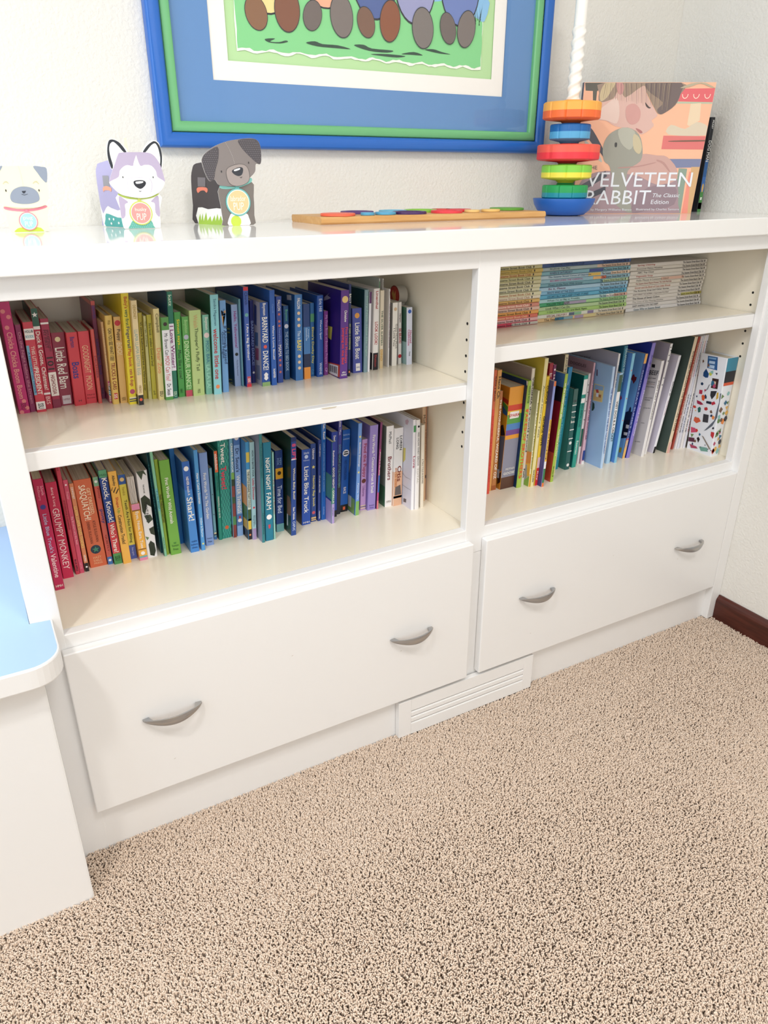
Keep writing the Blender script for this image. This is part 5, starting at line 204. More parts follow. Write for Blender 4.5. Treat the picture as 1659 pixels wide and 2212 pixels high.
# ------------------------------------------------------------ mesh builder
class MB:
    def __init__(s): s.v=[];s.f=[];s.m=[];s.mats=[]
    def mi(s,mat):
        if mat not in s.mats: s.mats.append(mat)
        return s.mats.index(mat)
    def face(s,pts,mat):
        n=len(s.v);s.v+= [tuple(p) for p in pts];s.f.append(tuple(range(n,n+len(pts))));s.m.append(s.mi(mat))
    def geo(s,vs,fs,mat):
        n=len(s.v);s.v+=[tuple(p) for p in vs];k=s.mi(mat)
        for f in fs: s.f.append(tuple(i+n for i in f));s.m.append(k)
    def box(s,x0,x1,y0,y1,z0,z1,mat):
        v=[(x,y,z) for z in(z0,z1) for y in(y0,y1) for x in(x0,x1)]
        s.geo(v,[(0,2,3,1),(4,5,7,6),(0,1,5,4),(2,6,7,3),(0,4,6,2),(1,3,7,5)],mat)
    def prism(s,outline,fn,d0,d1,mat,side=None):
        """outline list of 2d points; fn(u,v,d)->xyz"""
        n=len(outline);a=[fn(u,v,d0) for u,v in outline];b=[fn(u,v,d1) for u,v in outline]
        s.geo(a+b,[tuple(range(n))],mat)
        k=len(s.v)-2*n;mi=s.mi(side or mat)
        s.f.append(tuple(k+n+i for i in reversed(range(n))));s.m.append(mi)
        for i in range(n):
            j=(i+1)%n;s.f.append((k+i,k+n+i,k+n+j,k+j));s.m.append(mi)
    def rbox(s,x0,x1,y0,y1,z0,z1,mat,r=.002,seg=2):
        bm=bmesh.new();bmesh.ops.create_cube(bm,size=1)
        for v in bm.verts: v.co=Vector(((x0+x1)/2+v.co.x*(x1-x0),(y0+y1)/2+v.co.y*(y1-y0),(z0+z1)/2+v.co.z*(z1-z0)))
        bmesh.ops.bevel(bm,geom=bm.edges[:]+bm.verts[:],offset=r,segments=seg,profile=.5,affect='EDGES')
        bm.verts.index_update()
        s.geo([v.co[:] for v in bm.verts],[tuple(v.index for v in f.verts) for f in bm.faces],mat);bm.free()
    def lathe(s,prof,cx,cy,mat,n=48,fn=None):
        """prof list (r,z[,mat])"""
        k=len(s.v)
        for p in prof:
            for i in range(n):
                a=2*math.pi*i/n;r=p[0]*(fn(a) if fn else 1)
                s.v.append((cx+r*math.cos(a),cy+r*math.sin(a),p[1]))
        for j in range(len(prof)-1):
            mm=s.mi(prof[j][2] if len(prof[j])>2 else mat)
            for i in range(n):
                i2=(i+1)%n
                s.f.append((k+j*n+i,k+j*n+i2,k+(j+1)*n+i2,k+(j+1)*n+i));s.m.append(mm)
        s.f.append(tuple(k+i for i in reversed(range(n))));s.m.append(s.mi(mat))
        e=k+(len(prof)-1)*n;s.f.append(tuple(e+i for i in range(n)));s.m.append(s.mi(prof[-2][2] if len(prof[-2])>2 else mat))
    def build(s,name,parent=None,org=(0,0,0),smooth=False,fix=False):
        me=bpy.data.meshes.new(name);o_=Vector(org)
        me.from_pydata([tuple(Vector(p)-o_) for p in s.v],[],s.f)
        for m in s.mats: me.materials.append(m)
        me.polygons.foreach_set('material_index',s.m)
        if fix:
            bm=bmesh.new();bm.from_mesh(me);bmesh.ops.recalc_face_normals(bm,faces=bm.faces[:]);bm.to_mesh(me);bm.free()
        me.update()
        o=bpy.data.objects.new(name,me);COL.objects.link(o)
        if parent: o.parent=parent
        else: o.location=o_
        if smooth:
            me.shade_smooth() if hasattr(me,'shade_smooth') else None
            try: me.set_sharp_from_angle(angle=math.radians(35))
            except Exception: pass
        return o
def tag(o,label,cat,group=None):
    o['label']=label;o['category']=cat
    if group:o['group']=group
    return o
def struct(o): o['kind']='structure';return o
def empty(name,org):
    o=bpy.data.objects.new(name,None);COL.objects.link(o);o.location=org;o.empty_display_size=.02;return o
def smooth_loop(pts,k=4):
    out=[];n=len(pts)
    for i in range(n):
        p0,p1,p2,p3=[Vector(pts[(i+j-1)%n]) for j in range(4)]
        for s in range(k):
            t=s/k
            out.append(tuple(.5*((2*p1)+(-p0+p2)*t+(2*p0-5*p1+4*p2-p3)*t*t+(-p0+3*p1-3*p2+p3)*t**3)))
    return out
def circ(cx,cy,r,n=24,ry=None):
    return [(cx+r*math.cos(2*math.pi*i/n),cy+(ry or r)*math.sin(2*math.pi*i/n)) for i in range(n)]
# ------------------------------------------------------------ lettering
_T={}
def tgeo(s0,off=.006):
    off=0 if 'M' in s0 or off==0 else .012
    s=(s0,off)
    if s in _T: return _T[s]
    cu=bpy.data.curves.new('t','FONT');cu.body=s0;cu.size=1;cu.resolution_u=2;cu.offset=off
    ob=bpy.data.objects.new('t',cu);COL.objects.link(ob)
    dg=bpy.context.evaluated_depsgraph_get()
    me=bpy.data.meshes.new_from_object(ob.evaluated_get(dg))
    v=[tuple(p.co) for p in me.vertices];f=[tuple(p.vertices) for p in me.polygons]
    bpy.data.objects.remove(ob);bpy.data.curves.remove(cu);bpy.data.meshes.remove(me)
    if not v: _T[s]=([],[]);return _T[s]
    x0=min(p[0] for p in v);x1=max(p[0] for p in v);y0=min(p[1] for p in v);y1=max(p[1] for p in v)
    _T[s]=([((p[0]-x0)/(x1-x0),(p[1]-y0)/(y1-y0)) for p in v],f);return _T[s]
def text(mb,s,fn,col,off=.006):
    v,f=tgeo(s,off)
    if v: mb.geo([fn(a,b) for a,b in v],f,INK(col))
def text_line(mb,s,fn3,p0,p1,p2,col,d,slant=0,off=0):
    """baseline p0->p1, top-left p2, on plane map fn3(u,v,d)"""
    ex=(p1[0]-p0[0],p1[1]-p0[1]);ey=(p2[0]-p0[0],p2[1]-p0[1])
    text(mb,s,lambda a,b:fn3(p0[0]+ex[0]*(a+slant*b)+ey[0]*b,p0[1]+ex[1]*a+ey[1]*b,d),col,off)
# ------------------------------------------------------------ books
ZS={'UL':.7514,'LL':.4558,'LR':.4558}
SHELF={'UL':'upper left shelf','LL':'lower left shelf','LR':'lower right shelf'}
KN={'b':'board_book','p':'paperback_book','h':'hardback_book'}
def make_book(S,kind,xlb,xrb,xlt,xrt,y0,h,col,desc,texts,bands,k):
    zs=ZS[S];th=(xrb-xlb+xrt-xlt)/2
    if k.get('art'): xlt=1.551;y0=.05
    asp={'b':.92,'p':.8,'h':.86}[kind]
    D=max(.09,min(.383-y0,asp*h))
    if S=='LR': D=min(.383-y0,.95*h)
    xc=(xlb+xrb)/2
    if k.get('art'): D=.075
    tw=(xlt+xrt)/2
    def P(u,d,v):
        t=v/h;xl=xlb+(xlt-xlb)*t;xr=xrb+(xrt-xrb)*t
        return (xl+(xr-xl)*u,y0+d,zs+v)
    tc={'b':.0011,'p':.0006,'h':.0017}[kind];tu=min(tc/th,.3)
    c=min(.0011 if kind!='h' else .002,th*.3);cu=c/th
    if kind=='h': pl=[(0,D),(0,c),(cu*.35,c*.3),(cu,0),(.5,-.0004),(1-cu,0),(1-cu*.35,c*.3),(1,c),(1,D)]
    else: pl=[(0,D),(0,c),(cu*.35,c*.35),(cu,0),(1-cu,0),(1-cu*.35,c*.35),(1,c),(1,D)]
    inner=[(1-tu,D),(1-tu,tc+c*.4),(tu,tc+c*.4),(tu,D)]
    mb=MB();cm=SP(col);sm=SP(k.get('cover',col))
    out=pl+inner;n=len(out)
    a=[P(u,d,0) for u,d in out];b=[P(u,d,h) for u,d in out]
    base=len(mb.v);mb.v+=a+b
    ci=mb.mi(cm);si=mb.mi(sm)
    mb.f.append(tuple(range(base,base+n)));mb.m.append(ci)
    mb.f.append(tuple(base+n+i for i in reversed(range(n))));mb.m.append(ci)
    for i in range(n):
        j=(i+1)%n
        mb.f.append((base+i,base+n+i,base+n+j,base+j));mb.m.append(si if i==0 or i==len(pl)-2 else ci)
    e=.00012 if kind!='h' else .0006
    for bd in bands:
        v0,v1,bc=bd[:3]
        if v1-v0<.002: continue
        u0,u1=(bd[3],bd[4]) if len(bd)>3 else (cu*.35,1-cu*.35)
        z1,z0=h*(1-v0),h*(1-v1)
        mb.face([P(u0,-e,z0),P(u1,-e,z0),P(u1,-e,z1),P(u0,-e,z1)],SP(bc))
        if len(bd)==3 and 'cover' not in k and (v0<=.001 or v1>=.999):
            mb.face([P(0,c,z0),P(0,D,z0),P(0,D,z1),P(0,c,z1)][::-1],SP(bc))
            for q in range(4): mb.v[-4+q]=(mb.v[-4+q][0]-.0001,)+mb.v[-4+q][1:]
    e2=e+.00012
    if 'checks' in k:
        nz=34;nu=7
        for i in range(nz):
            for j in range(nu):
                if (i+j)%2: 
                    mb.face([P(.04+.92*j/nu,-e,h*i/nz),P(.04+.92*(j+1)/nu,-e,h*i/nz),P(.04+.92*(j+1)/nu,-e,h*(i+1)/nz),P(.04+.92*j/nu,-e,h*(i+1)/nz)],SP(k['checks'][0]))
    if 'patch' in k:
        pc,v0,v1,u0,u1=k['patch'];mb.face([P(u0,-e2,h*(1-v1)),P(u1,-e2,h*(1-v1)),P(u1,-e2,h*(1-v0)),P(u0,-e2,h*(1-v0))],SP(pc));e2+=.0001
    for pc,pts in k.get('poly',[]):
        mb.face([P(u,-e2,h*(1-v)) for u,v in pts][::-1],SP(pc))
    if 'dots' in k:
        dc,ds=k['dots'];r=k.get('dotr',.12 if len(ds)>6 else .2)*th
        for v,u in ds:
            mb.face([P(u+x/th,-e2,h*(1-v)+z) for x,z in circ(0,0,r,14)],SP(dc))
    for v,u,rr,scol in k.get('stars',[]):
        pts=[]
        for i in range(10):
            a_=math.pi/2+i*math.pi/5;r=rr*th*(1 if i%2==0 else .42);pts.append((r*math.cos(a_),r*math.sin(a_)))
        mb.face([P(u+x/th,-e2-.0002,h*(1-v)+z) for x,z in pts],SP(scol))
    if 'blob' in k:
        bc,v=k['blob'];mb.face([P(.5+x/th*(1 if i%2 else .6),-e2,h*(1-v)+z*1.6) for i,(x,z) in enumerate(circ(0,0,.3*th,12))],SP(bc))
    e3=e2+.00025
    for t in texts:
        s_,v0,v1,tc_,sz,uc=t[:6]
        if len(t)>6:
            w=min(.86,sz*1.6)
            text(mb,s_,lambda A,B_:P(uc-w/2+w*A,-e3,h*(1-v1)+(v1-v0)*h*B_),tc_)
        else:
            sz=min(.78,sz*1.16);uc=min(max(uc,sz/2+.06),.94-sz/2)
            text(mb,s_,lambda A,B_:P(uc-sz/2+sz*B_,-e3,h*(1-v0)-(v1-v0)*h*A),tc_)
    # pictures on the cover that faces left
    off=.00018
    def Q(d,v,o): 
        p=P(0,c+d*(D-c),h*(1-v));return (p[0]-o,p[1],p[2])
    for i,sd in enumerate(k.get('side',[])):
        scol,d0,d1,v0,v1=sd
        mb.face([Q(d0,v0,off*(1+i*.3)),Q(d1,v0,off*(1+i*.3)),Q(d1,v1,off*(1+i*.3)),Q(d0,v1,off*(1+i*.3))],SP(scol))
    for s_,d0,d1,v0,v1,tcol in k.get('sidetext',[]):
        # reads left to right: far end of the cover is on the left
        text(mb,s_,lambda A,B_:Q(d1+(d0-d1)*A,v1+(v0-v1)*B_,.0006),tcol)
    def QM(d,v,o):
        p=P(0,min(d,D-.0005),v);return (p[0]-o,p[1],p[2])
    for i,(scol,pts) in enumerate(k.get('sp',[])):
        mb.face([QM(d,v,.00015+.00003*i) for d,v in pts],SP(scol))
    for s_,a_,b_,c_,tcol in k.get('st',[]):
        text(mb,s_,lambda A,B_:QM(a_[0]+(b_[0]-a_[0])*A+(c_[0]-a_[0])*B_,a_[1]+(b_[1]-a_[1])*A+(c_[1]-a_[1])*B_,.0006),tcol)
    if k.get('art'):
        rnd=random.Random(3);pal=['#d8402f','#e8b04a','#2a6a8a','#1d3a5a','#6a8a4a','#c0486a','#f08a3a','#3a3a44','#8ac0b8','#7a5a44']
        for q in range(24):
            d=.03+.94*rnd.random();v=.05+.92*rnd.random();r=.0025+.0035*rnd.random();cc=rnd.choice(pal);n=rnd.choice([3,4,5,8])
            mb.face([Q(d+x/(D),v+z/h,off*2.2) for x,z in [(r*(.6+.6*rnd.random())*math.cos(2*math.pi*i/n+q),r*(.6+.9*rnd.random())*math.sin(2*math.pi*i/n+q)) for i in range(n)]],SP(cc))
        for q in range(26):
            u=.08+.84*rnd.random();v=.28+.7*rnd.random();r=.003+.003*rnd.random();cc=rnd.choice(pal);n=rnd.choice([3,4,6])
            mb.face([P(u+x/th,-e2-.0001,h*(1-v)+z) for x,z in [(r*math.cos(2*math.pi*i/n+q),1.6*r*math.sin(2*math.pi*i/n+q)) for i in range(n)]],SP(cc))
    org=(xc,y0,zs)
    name='magazine' if 'magazine' in desc else ('journal' if 'journal' in desc else KN[kind])
    o=mb.build(name,None,org)
    ins={'b':.0004,'p':.0005,'h':.003}[kind];g=.00015
    pb=MB();uu0=tu+g/th;uu1=1-tu-g/th
    if uu1-uu0>.05:
        vv=[P(u,d,v) for v in(ins if kind=='h' else .0003,h-ins) for d in(tc+c*.4+g,D-ins) for u in(uu0,uu1)]
        pm=PAGES
        if k.get('ribs'): pm=RIBS
        pb.geo(vv,[(0,2,3,1),(4,5,7,6),(0,1,5,4),(2,6,7,3),(0,4,6,2),(1,3,7,5)],pm)
        if k.get('ribs'):
            # taller stiff leaves standing above the short spine
            for i in range(6):
                ua=uu0+(uu1-uu0)*i/6;ub=ua+(uu1-uu0)/6*.7
                for d0,d1 in ((.004,D-.004),):
                    vv=[P(u,d,v) for v in(h,h+.052) for d in(d0,d1) for u in(ua,ub)]
                    pb.geo(vv,[(0,2,3,1),(4,5,7,6),(0,1,5,4),(2,6,7,3),(0,4,6,2),(1,3,7,5)],RIBS)
        pb.build('pages',o,org)
    lab=desc+(', '+SHELF[S] if len(desc.split())<=12 else '')
    tag(o,lab,'magazine' if name=='magazine' else ('journal' if name=='journal' else 'book'),'books standing on the '+SHELF[S])
    return o
for r in BOOKS: make_book(*r)
# ---- stacks of thin paperbacks lying flat, upper right shelf
ZR=.8157
YS=.168
st1=[('#c8c088','#1a1a16'),('#cdb054','#8a7a3a'),('#cdb46c','#a04a28'),('#c9c48c','#4a4a30'),('#cfc898','#17171c'),('#d6d0a4','#17171c'),('#d8d4ac','#3a3a34'),('#ddd8ae','#b06a44'),('#e6dcc0','#b08a70'),('#e0b260','#5a2a14'),('#d88a74','#f6e0d0'),('#dfb8a0','#4a3a34'),('#e8a44c','#3a2410'),('#e0705a','#f0c8a0'),('#eab4b0','#17171c'),('#d8405a','#17171c')]
st2=[('#2f4f88','#16264a','THE SESAME STREET BOOK CLUB'),('#a8b8b4','#4a5a5a','Anybody Can Play'),('#7fb4bc','#4a3a6a','WHEN IS SATURDAY?'),('#b4ccd4','#2a5a7a','The Sesame Street Circus of Opposites'),('#94bcc8','#b0568a','BIG BIRD JOINS THE CARNIVAL'),('#76a8b0','#3a5a6a','Down on the Farm With Grover'),('#a4c8d8','#6a2a5a','Be it, Please'),('#84bcd4','#2a4a6a',"WHO'S WHO AT THE ZOO?"),('#5cb0cc','#144a6a',"OSCAR'S SILLY ABC'S AND OTHER STORIES"),('#a8d0d0','#3a5a4a',"When I'm as Big as Freddie"),('#3fa66c','#143a20','FOLLOW THE LEADER'),('#b4cf96','#3a4a2a','Look What I Can Do'),('#a8d070','#17301a','I Can Count to Ten and Back Again'),('#dfe0cc','#8a3a30','SPECIAL DELIVERY'),('#e8c48c','#3a2a1a','The Search')]
st3=[('#dcd6c8','#a84a3a','Spring Cleaning'),('#dcd4c4','#17171c','Everyone Makes Mistakes'),('#ddd6c6','#3a3a34','ABC, Toy Chest'),('#ded8c8','#b04a3a','Vegetable Soup'),('#e0d8c6','#5a5a50','Hello Moose in Lonesome Island'),('#ded6c2','#8a2a24','The Sesame Street Players Present The Little Red Hen'),('#e0d9c8','#b0644a','Grover and the Book of Cute Little Words'),('#dfd9ca','#2a2a26','The Runaway Soup and Other Stories'),('#e0dacb','#4a2a2a',"DON'T FORGET THE OATMEAL!  A Supermarket Word Book"),('#e2dccd','#17171c','The House of Seven Colors'),('#e3ddd0','#6a6a60','The Case of the Missing Duckie'),('#e6e2d8','#2a2a3a','BABY ANIMALS ON THE FARM'),('#eae8e2','#2a5a6a','Guess Who on Sesame Street')]
ORD=['topmost','second from the top','third from the top','fourth from the top','fifth from the top','sixth from the top','seventh from the top','eighth from the top','ninth from the top','tenth from the top','eleventh from the top','twelfth from the top','thirteenth from the top','fourteenth from the top','fifteenth from the top','bottommost']
rnd=random.Random(11)
def flat_stack(rows,x0,x1,t,y0,sname,group,slope=0):
    n=len(rows)
    for i,row in enumerate(rows):
        z0=ZR+.0004+(n-1-i)*t;z1=z0+t-.0004
        j=rnd.uniform(-.0025,.0025);jy=rnd.uniform(-.002,.002);a=x0+j+slope*(n-1-i);b_=x1+j+slope*(n-1-i);y=y0+jy
        mb=MB();cm=SP(row[0]);D=.19
        # folded cover wrapping the left-open block
        mb.prism([(y+D,z0),(y+.0009,z0),(y,z0+.0012),(y,z1-.0012),(y+.0009,z1),(y+D,z1),(y+D,z1-.0005),(y+.0014,z1-.0005),(y+.0014,z0+.0005),(y+D,z0+.0005)],lambda u,v,d:(d,u,v),a,b_,cm)
        ink=row[1];e=y-.00035;L=b_-a;m=(z0+z1)/2
        def tx(s,f0,f1,col,hh=.6):
            text(mb,s,lambda A,B_:(a+L*(f0+(f1-f0)*A),e,m+(B_-.5)*(z1-z0)*hh),col)
        tx('The Sesame Street Book Club',*((.5,.885) if rows is st1 else (.67,.945)),ink if len(row)==2 else '#17171c')
        mb.face([(a+L*(.91 if rows is st1 else .965)+q,e,m+w) for q,w in circ(0,0,.0016,8,.0026)],INK('#17171c'))
        if len(row)>2: tx(row[2],.08+.02*rnd.random(),min(.55,.12+.0125*len(row[2])),row[1])
        dec=[]
        if rows is st2:
            dec={1:[('#d8b498',.62,1)],2:[('#3a4a90',.52,.68)],3:[('#e0b84a',.52,.66),('#e8c8a8',.78,1)],4:[('#e8b46a',.57,.66),('#d86a4a',.66,.72)],5:[('#b4cc9a',.7,1)],9:[('#e8e4da',.75,.84),('#d8a890',.84,1)],10:[('#a89ab0',.27,.52),('#a4d08a',.52,1)],13:[('#e8e4d8',.26,.34),('#5a6a80',.34,.4),('#8ac090',.4,.48),('#8a7a9a',.55,.62),('#e0d8c0',.64,1)],14:[('#2f7a98',.2,.3),('#8ab0b8',.3,.4),('#b09ab4',.42,.52),('#e0d090',.52,.66),('#d8c8a0',.66,1)],0:[]}.get(i,[])
        elif rows is st1: dec={8:[('#d8a88a',.3,.36)],10:[('#e8c890',.2,.34)],15:[('#c8c4b4',.72,1)],1:[('#e0bc4a',.1,.5)]}.get(i,[])
        elif rows is st3: dec={9:[('#c8c060',.72,.9),('#a89a3a',.9,1)],4:[('#e0b49a',.4,.7)],5:[('#b03a30',.1,.98)] if 0 else []}.get(i,[])
        for dc,f0,f1 in dec: mb.face([(a+L*f0,y-.0002,z0+.0008),(a+L*f1-.0001,y-.0002,z0+.0008),(a+L*f1-.0001,y-.0002,z1-.0008),(a+L*f0,y-.0002,z1-.0008)],SP(dc))
        org=((a+b_)/2,y,z0)
        o=mb.build('paperback_book',None,org)
        pb=MB();pb.box(a+.001,b_-.001,y+.0017,y+D-.001,z0+.0007,z1-.0007,PAGES);pb.build('pages',o,org)
        o['_i']=i;del o['_i']
        tag(o,'%s thin paperback, %s of the %s flat stack'%(COLN(row[0]),ORD[i] if i<n-1 else 'bottommost',sname),'book',group)
def COLN(h):
    r,g,b_=[int(h[i:i+2],16) for i in(1,3,5)]
    mx=max(r,g,b_);mn=min(r,g,b_)
    if mx-mn<38 and mn>190: return 'cream'
    if mx-mn<30: return 'grey'
    import colorsys
    hh=colorsys.rgb_to_hsv(r/255,g/255,b_/255)[0]*360
    for lim,n in ((16,'coral pink'),(34,'tan orange'),(50,'golden beige'),(68,'pale yellow'),(150,'green'),(205,'pale blue'),(260,'dark blue'),(330,'purple'),(361,'rose pink')):
        if hh<lim: return n
flat_stack(st1,.7975,1.054,.00775,YS+.004,'left','thin paperbacks in the left flat stack')
flat_stack(st2,1.0585,1.322,.00822,YS+.012,'middle','thin paperbacks in the middle flat stack')
flat_stack(st3,1.328,1.588,.00835,YS+.018,'right','thin paperbacks in the right flat stack')
# round tin standing at the back of the upper left shelf
mb=MB();ty,tz,tr2=.268,.8676+.0187,.0185
tf=lambda u,v,d:(d,u,v)
mb.prism(circ(ty,tz,tr2,36),tf,.7485,.7690,M('#a8a49c',.4))
mb.prism(circ(ty,tz,tr2*1.03,36),tf,.7478,.7486,SP('#7a2018'));mb.prism(circ(ty,tz,tr2*.93,36),tf,.7474,.7478,SP('#b8352a'))
mb.prism([(ty-.006,tz-.009),(ty+.003,tz-.011),(ty+.010,tz+.002),(ty+.005,tz+.010),(ty,tz+.001),(ty-.005,tz+.009)],tf,.7471,.7474,SP('#d09a4a'))
mb.box(.7500,.7680,ty-.008,ty+.008,.8675,.8695,M('#a8a49c',.4))
tag(mb.build('round_tin',None,(.758,ty,.8675)),'small round red-faced tin resting on the white board books','tin')
# ------------------------------------------------------------ bookcase carcass
ZT,ZB=.9627,.4558
bc=empty('built_in_bookcase',(0,0,0))
tag(bc,'white built-in bookcase with open shelves over two wide drawers','bookcase')
YB=.388
def part(name,fn,parent=bc,mat=None,smooth=False):
    m=MB();fn(m);return m.build(name,parent,(0,0,0),smooth=smooth)
def ff(m):
    bev=.0016
    m.rbox(-.0437,0,0,.02,-.0122,.9943,PAINT,bev)
    m.rbox(.7624,.8105,0,.02,.40,.9943,PAINT,bev)
    m.rbox(1.5756,1.616,0,.02,.10,.9943,PAINT,bev)
    for a,b_ in((0,.7624),(.8105,1.5756)):
        m.rbox(a-.002,b_+.002,.0003,.0197,ZT,.9943,PAINT,bev)
        m.rbox(a-.002,b_+.002,.0003,.0197,.40,ZB,PAINT,bev)
    m.box(-.002,1.5806,.0006,.0196,-.0122,.1300,PAINT)
    m.box(.7625,.8104,.0006,.0196,.1301,.3999,PAINT)
part('face_frame',ff)
part('filler_strip',lambda m:m.rbox(1.5803,1.6157,-.019,.0012,0,.9943,PAINT,.0012))
def panels(m,x0,x1): m.box(x0,x1,.0201,YB,.02,.9940,INSIDE)
def holes(m,x,sgn,zs):
    for z in zs:
        for y in(.048,.30):
            m.prism(circ(y,z,.0028,14),lambda u,v,d:(x+sgn*d,u,v),.0002,.0005,HOLE)
part('side_panel',lambda m:panels(m,-.0437,-.016))
def div(m):
    panels(m,.778,.7955);holes(m,.778,-1,[.86,.83,.80,.77,.709,.679,.649,.619])
    holes(m,.7955,1,[.86,.83,.77,.74])
part('divider_panel',div)
def rp(m): panels(m,1.594,1.6155);holes(m,1.594,-1,[.86,.832,.771,.741,.71])
part('side_panel',rp)
part('back_panel',lambda m:m.box(-.0437,1.6155,YB+.0003,.3957,.02,.9940,INSIDE))
for a,b_ in((-.0157,.7777),(.7958,1.5937)):
    part('bottom_deck',lambda m:m.box(a,b_,.0201,YB,.4358,ZB,INSIDE))
def shelf(m,a,b_,z0,z1):
    m.rbox(a,b_,.0203,.040,z0,z1,PAINT,.0015);m.box(a,b_,.0395,YB,z0+.006,z1,INSIDE)
part('shelf',lambda m:shelf(m,-.0150,.7768,.7225,.7514))
part('shelf',lambda m:shelf(m,.7965,1.5900,.7857,.8157))
# small chip on the upper shelf edge
def chip(m): m.face([(.462+u,.0198,.7506-v) for u,v in((0,0),(.016,.0),(.03,.0006),(.027,.0026),(.014,.003),(.003,.0022))],M('#cfc6b4',.7))
part('worn_chip',chip)
def pull(parent,x0,x1,z,y0):
    m=MB();n=20;L=x1-x0
    for k in range(n+1):
        t=k/n;x=x0+L*t;s=math.sin(math.pi*t)
        yo=y0-.004-.020*s**.75;zz=z-.0028*s
        hw=.0010+.0064*s**.8;ty=.0016+.0016*s
        if t<.14 or t>.86:
            e=min(t,1-t)/.14;yi=y0
        else: yi=None
        ring=[(x,yo-ty*.5,zz-hw),(x,yo-ty,zz),(x,yo-ty*.5,zz+hw),(x,(yi if yi is not None else yo+ty),zz+hw*.8),(x,(yi if yi is not None else yo+ty),zz-hw*.8)]
        m.v+=ring
    m.mi(STEEL)
    for k in range(n):
        for i in range(5):
            j=(i+1)%5;m.f.append((k*5+i,k*5+j,(k+1)*5+j,(k+1)*5+i));m.m.append(0)
    m.f.append((4,3,2,1,0));m.m.append(0);m.f.append(tuple(n*5+i for i in range(5)));m.m.append(0)
    return m.build('handle',parent,(0,0,0),smooth=True,fix=True)
for (a,b_,hs) in ((-.0092,.7721,((.090,.192),(.576,.675))),(.8036,1.5795,((.902,1.001),(1.391,1.491)))):
    d=MB();d.rbox(a,b_,-.019,-.0004,.101,.4318,PAINT,.0025,3)
    for q in range(3):
        x=a+(.18+.3*q)*(b_-a);z=.16+.07*((q*2)%3)
        d.face([(x,-.01915,z),(x+.0025,-.01915,z+.0006),(x+.004,-.01915,z+.002),(x+.0005,-.01915,z+.0008)],M('#b9b0a0',.7))
    do=d.build('drawer',bc,(0,0,0))
    for p,q in hs: pull(do,p,q,.2655,-.0192)
ct=MB();ct.rbox(-.056,1.6157,-.022,.3957,.9943,1.0297,TOPPAINT,.0022,3)
tag(ct.build('countertop',None,(.78,.19,.9943)),'long glossy white countertop running over the bookcase','countertop')
# ------------------------------------------------------------ window bench
wb=empty('window_bench',(-.7,0,0));tag(wb,'window bench with glossy top tinted as sky reflection and rounded corner, left of the bookcase','bench')
BX=-1.44
m=MB();r=.045;X1,Y0=-.0119,-.1250
ol=[(BX,Y0)]+[(X1-r+r*math.sin(t*math.pi/16),Y0+r-r*math.cos(t*math.pi/16)) for t in range(9)]+[(X1,-.0006),(-.0444,-.0006),(-.0444,.3955),(BX,.3955)]
bm=bmesh.new();vs=[bm.verts.new((x,y,.4561)) for x,y in ol];f=bm.faces.new(vs)
ex=bmesh.ops.extrude_face_region(bm,geom=[f]);up=[v for v in ex['geom'] if isinstance(v,bmesh.types.BMVert)]
for v in up: v.co.z=.4911
bmesh.ops.recalc_face_normals(bm,faces=bm.faces[:])
eg=[e for e in bm.edges if abs(e.verts[0].co.z-e.verts[1].co.z)<1e-5 and max(e.verts[0].co.y,e.verts[1].co.y)<.01]
bmesh.ops.bevel(bm,geom=eg,offset=.003,segments=2,profile=.5,affect='EDGES')
bm.verts.index_update();BT=M('#a7c3ea',.08,name='sky_reflection_tint')  # blue sky reflection put into the seat top's colour; edges stay white
vv=[v.co[:] for v in bm.verts]
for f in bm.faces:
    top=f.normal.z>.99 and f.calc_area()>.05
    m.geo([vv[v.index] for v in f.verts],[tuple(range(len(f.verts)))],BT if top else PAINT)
bm.free()
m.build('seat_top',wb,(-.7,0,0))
m=MB();m.box(BX,-.0444,-.0945,-.0755,-.0122,.4559,PAINT);m.build('front_panel',wb,(-.7,0,0))
m=MB();m.box(-.0634,-.0446,-.0754,-.0003,-.0122,.4559,PAINT);m.box(-.0444,-.0425,-.0938,.0012,-.0122,.4558,PAINT);m.build('side_panel',wb,(-.7,0,0))
# ------------------------------------------------------------ floor register
rg=empty('air_vent',(.78,-.01,0));tag(rg,'white slotted floor-level air vent under the drawers','vent')
m=MB();vx0,vx1,vt=.601,.965,.0925
sl=[.0615,.0465,.0315];sx0,sx1=.632,.938
fy=-.0150
zs_=[0]+[q for z in reversed(sl) for q in (z-.0045,z+.0012)]+[vt]
for i in range(0,len(zs_),2): m.box(sx0,sx1,fy,-.003,zs_[i],zs_[i+1],PAINT)
m.rbox(vx0,sx0,fy,-.0005,0,vt,PAINT,.0008);m.rbox(sx1,vx1,fy,-.0005,0,vt,PAINT,.0008)
m.build('faceplate',rg,(.78,-.01,0))
m=MB()
for z in sl: m.geo([(sx0,fy+.0008,z-.0045),(sx1,fy+.0008,z-.0045),(sx1,fy+.0022,z-.0018),(sx0,fy+.0022,z-.0018)],[(0,1,2,3)],PAINT)
m.build('louver',rg,(.78,-.01,0))
m=MB();m.box(sx0,sx1,-.0028,-.0008,.004,.075,M('#5c5446',.8));m.build('duct_backing',rg,(.78,-.01,0))
